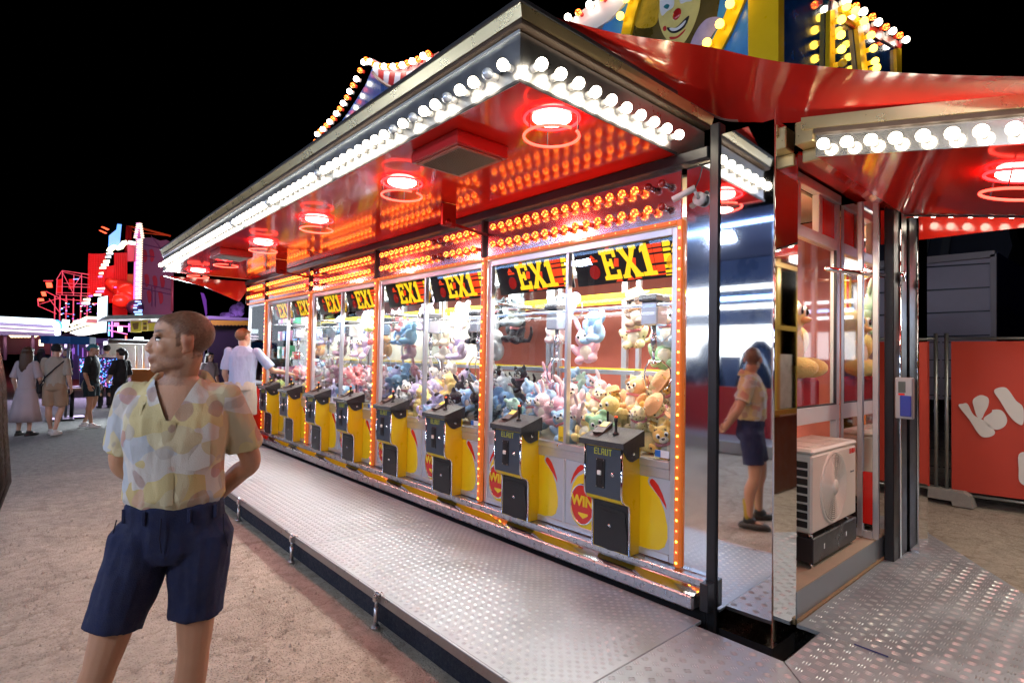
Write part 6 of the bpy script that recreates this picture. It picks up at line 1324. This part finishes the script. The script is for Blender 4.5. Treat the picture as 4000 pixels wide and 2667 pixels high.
# ---- white lit dodgem style canopy on the far left
X = -24.0; WC = thing('lit_canopy', 'long low ride canopy outlined in white and pale blue light at the left', 'fairground ride', (X, px_poly(Z1([(300, 1500)]), 'X', X)[0].y, 0))
plx('fascia', [(-400, 1370), (20, 1370), (640, 1395), (720, 1420), (748, 1470), (752, 1568), (755, 1605), (-400, 1590)], X-.2, M('canopy_violet', (.30, .22, .36), .5), WC, .5)
plx('light_band', [(-400, 1362), (20, 1368), (640, 1398), (700, 1420), (735, 1470), (740, 1600), (675, 1600), (670, 1500), (640, 1470), (20, 1436), (-400, 1430)], X, E('white_band', (.72, .88, 1), 3), WC, .12)
for p in ([(-400, 1478), (30, 1488), (665, 1522)], [(-400, 1520), (90, 1535), (690, 1564)]): b = MB(); pipe(b, p, X+.05, .045, 6); b.build('light_tube', E('pinkish_tube', (1, .80, .92), 2.5), WC)
b = MB()
for j in range(26): t = j/25; an = -PI/2+PI/2*t*1.15; q = px_poly(Z1([(690+62*math.cos(an), 1490+72*math.sin(an))]), 'X', X+.1)[0]; b.ell(q, .03, 6, 4)
b.build('edge_bulb', BLED, WC, kind='stuff')
b = MB()
for j in range(26): q = px_poly(Z2([(110+j*12, 302+ (j % 3)*13)]), 'X', X-4)[0]; b.ell(q, (.03, .07, .028), 6, 4)
b.build('string_bulb', E('string_warm', (1, .72, .35), 5), WC, kind='stuff')
plx('back_wall', [(-400, 1590), (760, 1590), (760, 1830), (-400, 1830)], X-5, M('dim_wall', (.05, .035, .045), .8, var=.4, vscale=1), WC, .2)
for x in (60, 400, 745): b = MB(); pipe(b, [(x, 1590), (x, 1900)], X-.3, .09, 8); b.build('post', PINKS, WC)
lamp(WC, px_poly(Z1([(300, 1450)]), 'X', X+1.2)[0], 40, (.75, .85, 1), 4, Vector((X+8, 0, 0)))
# ---- stepped light ramp and the tall white sign
RA = thing('light_ramp', 'bright sloping light tubes in front of the fun house entrance', 'light ramp', (-27, px_poly(Z1([(1000, 1500)]), 'X', -27)[0].y, 0))
for p, m, rr in (([(860, 1482), (1060, 1380), (1210, 1388)], WWARM, .09), ([(790, 1545), (1050, 1462), (1210, 1470)], WWARM, .09), ([(760, 1430), (850, 1440)], WLED, .16), ([(760, 1500), (830, 1510)], WLED, .22), ([(900, 1440), (1050, 1425)], WLED, .12)): b = MB(); pipe(b, p, -27, rr, 8); b.build('light_tube', m, RA)
plx('glowing_panel', [(860, 1560), (1060, 1490), (1210, 1490), (1210, 1570), (1040, 1600), (860, 1600)], -27.2, E('white_panel', (1, .92, .95), 2.0), RA, .1); plx('pink_panel', [(1075, 1400), (1200, 1400), (1200, 1462), (1060, 1455)], -27.3, MATS['pink_panel'], RA, .1)
b = MB()
for k in range(38):
    x, y = r.uniform(700, 1190), r.uniform(1200, 1420); b.mat(k % 4); pxs(b, Z1([(x, y), (x+r.uniform(8, 26), y-2), (x+24, y+5), (x, y+6)]), 'X', -27.4, (-.05, 0, 0))
b.build('led_fleck', [VIO, PLED, BLED, WLED], RA, kind='stuff')
VS = thing('vertical_sign', 'tall upright white lit sign panel beside the stall awning', 'sign', (-20, px_poly(Z1([(1265, 1500)]), 'X', -20)[0].y, 0)); plx('panel', [(1212, 1135), (1318, 1112), (1312, 1360), (1300, 1560), (1200, 1570), (1205, 1370)], -20, E('cool_panel', (.72, .92, 1), 1.7), VS, .3); plx('side', [(1319, 1112), (1335, 1125), (1325, 1560), (1301, 1560)], -20.02, BLACKM, VS, .3)
# ---- awning stall with yellow signs
X = -18.5; SA = thing('awning_stall', 'food stall with a pale awning, yellow sign boards and lit glass counter', 'stall', (X, px_poly(Z1([(1600, 1550)]), 'X', X)[0].y, 0)); AW = M('awning_pale', (.55, .56, .50), .6)
plx('awning', [(1255, 1412), (1330, 1352), (1920, 1345), (2300, 1345), (2300, 1395), (1920, 1395), (1340, 1400)], X+.8, AW, SA, 1.6)
for p in ([(1600, 1420), (1735, 1420), (1735, 1560), (1600, 1560)], [(1740, 1410), (1810, 1410), (1810, 1545), (1740, 1545)], [(1815, 1450), (1920, 1440), (1920, 1540), (1815, 1540)]): plx('sign_board', p, X, M('stall_yellow', (.70, .55, .05), .5, var=.4, vscale=5), SA, .06)
for p in ([(1755, 1440), (1795, 1440), (1795, 1470), (1755, 1470)], [(1755, 1490), (1795, 1490), (1795, 1530), (1755, 1530)], [(1620, 1450), (1700, 1440), (1690, 1520), (1640, 1530)]): plx('sign_print', p, X+.02, M('stall_print', (.20, .10, .02), .5), SA, .01)
for p in ([(1860, 1395), (1922, 1395), (1922, 1425), (1860, 1425)], [(1690, 1392), (1760, 1390), (1760, 1402), (1690, 1402)]): plx('lamp', p, X+.5, WLED, SA, .1)
for p in ([(1500, 335), (1600, 335), (1600, 385), (1500, 385)],): plx('lamp', p, X+.1, E('stall_lamp', (.9, 1, 1), 4), SA, .1, Z2)
plx('back_wall', [(1200, 380), (1900, 380), (1900, 700), (1200, 700)], X-1.2, M('stall_inner', (.42, .45, .46), .5, var=.5, vscale=2.5), SA, .1, Z2); plx('counter', [(1460, 690), (1900, 690), (1900, 980), (1460, 990)], X+.2, M('stall_orange', (.65, .20, .03), .5), SA, .5, Z2)
b = MB(); [pxs(b, Z2([(x, 430), (x+22, 430), (x+22, 690), (x, 690)]), 'X', X-.2, (-.05, 0, 0)) for x in (1510, 1590, 1670, 1750)]; b.build('glass_post', AW, SA, kind='stuff')
lamp(SA, px_poly(Z2([(1600, 480)]), 'X', X-.4)[0], 60, (.9, 1, 1), .8, Vector((X+4, px_poly(Z2([(1600, 480)]), 'X', X)[0].y, 0)))
for x, y0, y1, m in ((1215, 170, 320, BLED), (1250, 160, 330, VIO), (1300, 170, 210, PLED), (1340, 215, 270, WLED), (1180, 380, 420, WLED), (745, 380, 450, E('lilac_panel', (.7, .55, 1), 1.6)), (985, 380, 440, MATS['lilac_panel']), (1405, 320, 480, REDF), (1440, 180, 270, VIO), (460, 360, 430, WWARM)):
    o = plx('neon_sign', [(x-(8 if y1-y0 > 70 else 26), y0), (x+(8 if y1-y0 > 70 else 26), y0), (x+(8 if y1-y0 > 70 else 26), y1), (x-(8 if y1-y0 > 70 else 26), y1)], -20.5-r.uniform(0, 2), m, None, .05, Z2)
    tag(o, {BLED: 'blue', VIO: 'violet', PLED: 'pink', WLED: 'cool white', WWARM: 'warm white', REDF: 'red', MATS['lilac_panel']: 'lilac'}[m]+' neon sign among the stalls, '+{460: 'nearest the lit canopy', 745: 'left of the man in the teal cap', 985: 'above the man in the teal cap', 1180: 'under the vertical sign', 1215: 'under the end of the pale awning', 1250: 'second under the pale awning', 1300: 'third under the pale awning', 1340: 'fourth under the pale awning', 1405: 'beside the glass counter', 1440: 'before the yellow sign boards'}[x], 'sign', 'small neon signs among the stalls')
o = MB(); pipe(o, [(1210, 255), (1420, 300)], -21.5, .03, 6, Z2); pipe(o, [(1200, 205), (1480, 215)], -21.5, .035, 6, Z2); tag(o.build('neon_strip', PLED), 'pair of thin pink neon strips under the stall awning', 'neon strip')
# twinkling blue led skirt
LP = thing('led_skirt', 'low panel covered with twinkling blue and violet leds behind the man in black', 'led panel', (-17.2, px_poly(Z2([(1100, 880)]), 'X', -17.2)[0].y, 0)); plx('backing', [(880, 555), (1400, 560), (1390, 900), (890, 890)], -17.3, M('led_backing', (.02, .015, .06), .6), LP, .1, Z2)
b = MB()
for k in range(520):
    x = r.uniform(890, 1385); y = r.uniform(570, 885 if x > 1110 else 730); s = r.choice((2.5, 3.5, 5)); b.mat(r.choice((0, 0, 0, 1, 2, 3))); pxs(b, Z2([(x-s*1.4, y-s*.7), (x+s*1.4, y-s*.7), (x+s*1.4, y+s*.7), (x-s*1.4, y+s*.7)]), 'X', -17.18, (-.02, 0, 0))
b.build('led', [BLED, VIO, E('cyan_led', (.12, .55, 1), 2.6), PLED], LP, kind='stuff')
# blue parasol
q = px_poly(Z2([(770, 300)]), 'X', -17.0)[0]; BP = thing('parasol', 'wide blue parasol with a faded pink top behind the walkers', 'parasol', (-17.0, q.y, 0)); b = MB()
e0 = px_poly(Z2([(450, 350)]), 'X', -17.0)[0]; R0 = abs(q.y-e0.y); zt, ze = q.z+.02, e0.z-.05
b.mat(0); b.rings([[Vector((-17.0+rr*math.cos(PI*i/4), q.y+rr*math.sin(PI*i/4), z)) for i in range(8)] for rr, z in ((.05, zt), (R0*.55, zt-.10), (R0, ze+.12))]); b.mat(1); b.rings([[Vector((-17.0+R0*1.0*math.cos(PI*i/4), q.y+R0*math.sin(PI*i/4), z)) for i in range(8)] for z in (ze+.119, ze-.06)], cap=False); b.build('canopy', [M('parasol_top', (.22, .06, .14), .7), M('parasol_blue', (.01, .10, .35), .7)], BP)
b = MB(); b.tube([(-17.0, q.y, 0), (-17.0, q.y, zt)], .03, 8); b.build('pole', ALU, BP)
# tables and clutter under the parasol
for k, (x, y) in enumerate(((700, 600), (820, 640))):
    q = px_poly(Z2([(x, y)]), 'X', -16.5-k*.4)[0]; t = thing('cafe_table', 'small wooden table under the blue parasol, ' + ('first', 'second', 'third', 'fourth')[k] + ' of two', 'table', (q.x, q.y, 0), 'tables under the blue parasol'); b = MB(); b.bbox((q.x-.35, q.y-.4, .70), (q.x+.35, q.y+.4, .74), .01); b.build('top', M('wood_dark', (.16, .08, .04), .5, var=.3), t); b = MB(); b.tube([(q.x, q.y, 0), (q.x, q.y, .70)], .04, 8); b.bbox((q.x-.25, q.y-.25, 0), (q.x+.25, q.y+.25, .03), .01); b.build('pedestal', BLACKM, t)
# long stall roof with a yellow valance behind the man in blue, flag and violet smoke
def Z3(l): return [(500+x/2.613, 1150+y/2.613) for x, y in l]
X = -20.0; YV = thing('valance_stall', 'long pale stall roof with a yellow valance behind the man in pale blue', 'stall', (X, px_poly(Z3([(1000, 300)]), 'X', X)[0].y, 0)); plx('roof', [(820, 218), (1230, 240), (1230, 262), (820, 250)], X, M('roof_grey', (.35, .34, .36), .5), YV, 1.5, Z3)
v = [(845, 262), (1230, 268), (1230, 312)] + [(1220-k*18, 318-(k % 2)*9) for k in range(21)]; plx('valance', v, X+.02, M('valance_yellow', (.60, .42, .02), .6), YV, .05, Z3); plx('dark_front', [(820, 300), (1230, 300), (1230, 1000), (820, 1000)], X-.6, M('stall_dark', (.03, .025, .03), .7), YV, .1, Z3)
q = px_poly(Z3([(790, 240)]), 'X', -21.5)[0]; FL = thing('feather_flag', 'tall violet feather flag beyond the stalls', 'flag', (q.x, q.y, 0)); plx('cloth', [(742, -20), (775, -10), (800, 60), (808, 200), (795, 225), (775, 120)], -21.5, M('flag_violet', (.30, .10, .42), .7), FL, .02, Z3); b = MB(); b.tube([(q.x, q.y, 0), q], .02, 6); b.build('pole', ALU, FL)
lamp(FL, px_poly(Z3([(780, 80)]), 'X', -18)[0], 60, (.6, .3, 1), .5, px_poly(Z3([(790, 100)]), 'X', -21.5)[0])
sm = bpy.data.materials.new('violet_smoke'); sm.use_nodes = True; nt = sm.node_tree; nt.nodes.remove(nt.nodes['Principled BSDF']); pv = nt.nodes.new('ShaderNodeVolumePrincipled'); pv.inputs['Color'].default_value = (.8, .75, .85, 1)
tc = nt.nodes.new('ShaderNodeTexCoord'); nz = nt.nodes.new('ShaderNodeTexNoise'); nz.inputs['Scale'].default_value = 5; nz.inputs['Detail'].default_value = 4; nt.links.new(tc.outputs['Object'], nz.inputs['Vector']); mr = nt.nodes.new('ShaderNodeMapRange'); mr.inputs[1].default_value = .40; mr.inputs[2].default_value = .62; mr.inputs[4].default_value = 5; nt.links.new(nz.outputs[0], mr.inputs[0]); nt.links.new(mr.outputs[0], pv.inputs['Density']); nt.links.new(pv.outputs[0], nt.nodes['Material Output'].inputs['Volume'])
c = px_poly(Z3([(1110, 170)]), 'X', -25)[0]; b = MB(); b.ell(c, (.26, .30, .30), 16, 10); b.ell(c+Vector((0, -.36, -.20)), (.2, .3, .14), 14, 8); b.ell(c+Vector((0, .12, .2)), (.16, .18, .2), 14, 8); b.build('smoke', sm, None, (0, 0, 0), kind='stuff', label='puff of violet smoke rising beyond the valance stall', category='smoke')
so = thing('smoke_fill', 'added violet lamp that colours the smoke puff from below', 'lamp', c+Vector((0, 0, -1.2))); b = MB(); b.lathe([(.10, 0), (.14, .2), (.12, .22)], 12, Matrix.Translation(c+Vector((0, 0, -1.2)))); b.build('housing', BLACKM, so); lamp(so, c+Vector((0, -.1, -.75)), 60, (.50, .22, 1), .3, c, 'POINT')  # lamp and housing added to tint the smoke violet

# long arcade front filling the gap behind the parasol
X = -25.0; AF = thing('arcade_front', 'dim violet arcade front with thin upright light strips behind the parasol', 'arcade', (X, px_poly(Z2([(900, 500)]), 'X', X)[0].y, 0))
plx('back_wall', [(560, 380), (1500, 380), (1500, 800), (560, 800)], X-.3, M('arcade_violet', (.10, .06, .16), .6, var=.6, vscale=.8), AF, .1, Z2); plx('fascia', [(560, 340), (1500, 350), (1500, 400), (560, 395)], X, M('arcade_fascia', (.20, .12, .30), .5), AF, .3, Z2)
b = MB(); r = random.Random(77)
for k in range(46):
    x = r.uniform(570, 1470); y0 = r.uniform(395, 520); hgt = r.uniform(40, 200); w = r.choice((3, 4, 6, 14)); b.mat(r.choice((0, 0, 1, 2, 3, 4))); pxs(b, Z2([(x, y0), (x+w, y0), (x+w, min(790, y0+hgt)), (x, min(790, y0+hgt))]), 'X', X-.15, (-.05, 0, 0))
b.build('light_strip', [E('dim_violet', (.35, .12, .75), .7), E('dim_pink', (.8, .12, .35), .6), E('dim_white', (.7, .72, .9), .6), E('dim_blue', (.08, .2, .8), .8), E('dim_red', (.8, .05, .04), .7)], AF, kind='stuff')
q = px_poly(Z2([(900, 420)]), 'X', X+1.5)[0]; lamp(AF, q, 160, (.72, .55, 1), 3, q+Vector((8, 0, -2.5)))  # lamp without a fixture, added to lift the dark far ground
q = px_poly(Z2([(1650, 420)]), 'X', -16)[0]; b = MB(); b.bbox(q-Vector((.1, .8, -.02)), q+Vector((.1, .8, .12)), .02); b.build('fill_housing', BLACKM, SA); lamp(SA, q-Vector((0, 0, .05)), 170, (.85, .95, 1), 1.2, Vector((-11, q.y-1.5, 0)))  # housing and flood added to brighten the far ground
# ---------------------------------------------------------------- the ride across the alley, seen in the mirrors and lighting the alley
YR = -4.6
NR = thing('neighbour_ride', 'ride across the alley with pale blue neon tubes over a low red wall', 'fairground ride', (-5, YR, 0))
def bx(name, mat, *bb, parent=NR, bev=0):
    b = MB()
    for a, c in bb: (b.bbox(a, c, bev) if bev else b.box(a, c))
    return b.build(name, mat, parent)
bx('platform', STEEL, ((-16, YR, 0), (6, YR+.9, .22)), bev=.01); bx('red_wall', M('ride_red', (.42, .015, .03), .35, coat=.3), ((-16, YR-.1, .22), (6, YR-.02, 1.15)))
bx('back_wall', M('ride_blue', (.03, .055, .14), .4, var=.9, vscale=.8), ((-16, YR-3.2, .2), (6, YR-3.0, 4.2))); bx('roof', M('ride_roof', (.08, .1, .2), .5), ((-16, YR-3.2, 4.22), (6, YR+.7, 4.4)))
NEON = E('pale_blue_neon', (.30, .52, 1), 10); NEONW = E('white_neon', (.9, .95, 1), 8)
for y, z, m in ((YR+.72, 4.15, NEON), (YR+.2, 3.05, NEONW), (YR+.2, 2.85, NEON), (YR+.25, 2.68, NEONW)):
    for x in range(-15, 5, 4): b = MB(); b.tube([(x+.1, y, z), (x+3.9, y, z)], .035, 8); b.build('neon_tube', m, NR)
bx('light_box', E('light_box', (.92, .97, 1), 2.6), ((-8.2, YR-1.6, 1.75), (-3.4, YR-1.5, 2.45)))
bx('light_box', MATS['light_box'], ((-.9, YR-1.6, 1.75), (3.6, YR-1.5, 2.45)))
for x, rr, hh in ((-7.4, .55, 2.0), (-6.1, .65, 2.25), (-4.7, .5, 2.1), (-2.6, .6, 2.3), (-1.2, .5, 1.9)):
    t = thing('ride_car', 'dark rounded ride car behind the red wall, '+{-7.4: 'furthest down the alley', -6.1: 'second along the alley', -4.7: 'in the middle of five', -2.6: 'second from the photographer', -1.2: 'closest to the photographer'}[x], 'ride car', (x, YR-.9, .22), 'ride cars across the alley'); b = MB(); b.lathe([(rr*.8, 0), (rr, .5), (rr*.95, 1.0), (rr*.7, hh-.5), (rr*.2, hh-.25)], 16, Matrix.Translation((x, YR-.9, .22))); b.build('shell', M('car_dark', (.015, .03, .07), .2, coat=1), t)
    b = MB(); b.torus((x, YR-.9, 1.0), rr*1.0, .03, 24, 6); b.build('trim', M('car_trim', (.6, .65, .75), .3), t)
for x in (-14, -9, -4, 1, 5): bx('post', ALU, ((x-.06, YR+.1, .22), (x+.06, YR+.2, 4.2)))
def arealight(par, xyz, e, c, sx, sy, look):
    l = bpy.data.lights.new('fill_light', 'AREA'); l.shape = 'RECTANGLE'; l.size = sx; l.size_y = sy; l.energy = e; l.color = c; o = link('fill_light', l, par, Vector(xyz)-wloc(par)); o.rotation_euler = (Vector(look)-Vector(xyz)).to_track_quat('-Z', 'Y').to_euler(); return o
for x in (-9, -5, -1, 3.5):  # fill lamps and housings added to light the alley and the landing
    b = MB(); b.bbox((x-.5, YR+.50, 3.86), (x+.5, YR+.62, 4.08), .02); b.build('fill_lamp', BLACKM, NR); arealight(NR, (x, YR+.66, 3.94), 48 if x < -2 else 85, (.60, .72, 1) if x < -2 else (.95, .95, 1), .9, .18, (x-.6, 1.5, 0))

# prize cabinet stall beyond the side landing, mirrored in the narrow side of the column
CS = thing('cabinet_stall', 'red and gold prize cabinet stall across the side landing', 'stall', (.45, 6.8, 0))
GOLDP = M('gold_paint', (.60, .40, .08), .35, .4)
bx('plinth', M('stall_brown', (.16, .06, .03), .6, var=.3), ((.45, 5.4, 0), (1.65, 8.1, .95)), parent=CS); bx('roof', MATS['red_gloss'], ((.05, 5.3, 2.95), (1.75, 8.2, 3.15)), parent=CS)
bx('back_wall', MATS['red_print'], ((1.5, 5.4, .95), (1.6, 8.1, 2.95)), parent=CS)
for y in (5.45, 6.3, 7.2, 8.05): bx('gold_post', GOLDP, ((.45, y-.05, .95), (.55, y+.05, 2.95)), parent=CS)
for z in (.98, 2.05, 2.85): bx('gold_rail', GOLDP, ((.43, 5.5, z), (.449, 8.0, z+.06)), parent=CS)
for y in (5.87, 6.75, 7.62):
    bx('poster', M('poster_pale', (.75, .68, .60), .5, var=.6, vscale=9), ((.60, y-.36, 1.02), (.62, y+.36, 1.75)), parent=CS)
for y in (6.0, 7.5):  # strip lamps added to light the landing, the unit and the fence
    b = MB(); b.bbox((.10, y-.5, 2.86), (.25, y+.5, 2.945), .01); b.build('fill_strip', E('fill_strip', (1, .93, .80), 3), CS); arealight(CS, (.175, y, 2.85), 24, (1, .92, .80), .15, .9, (-.3, y-1.0, .2))
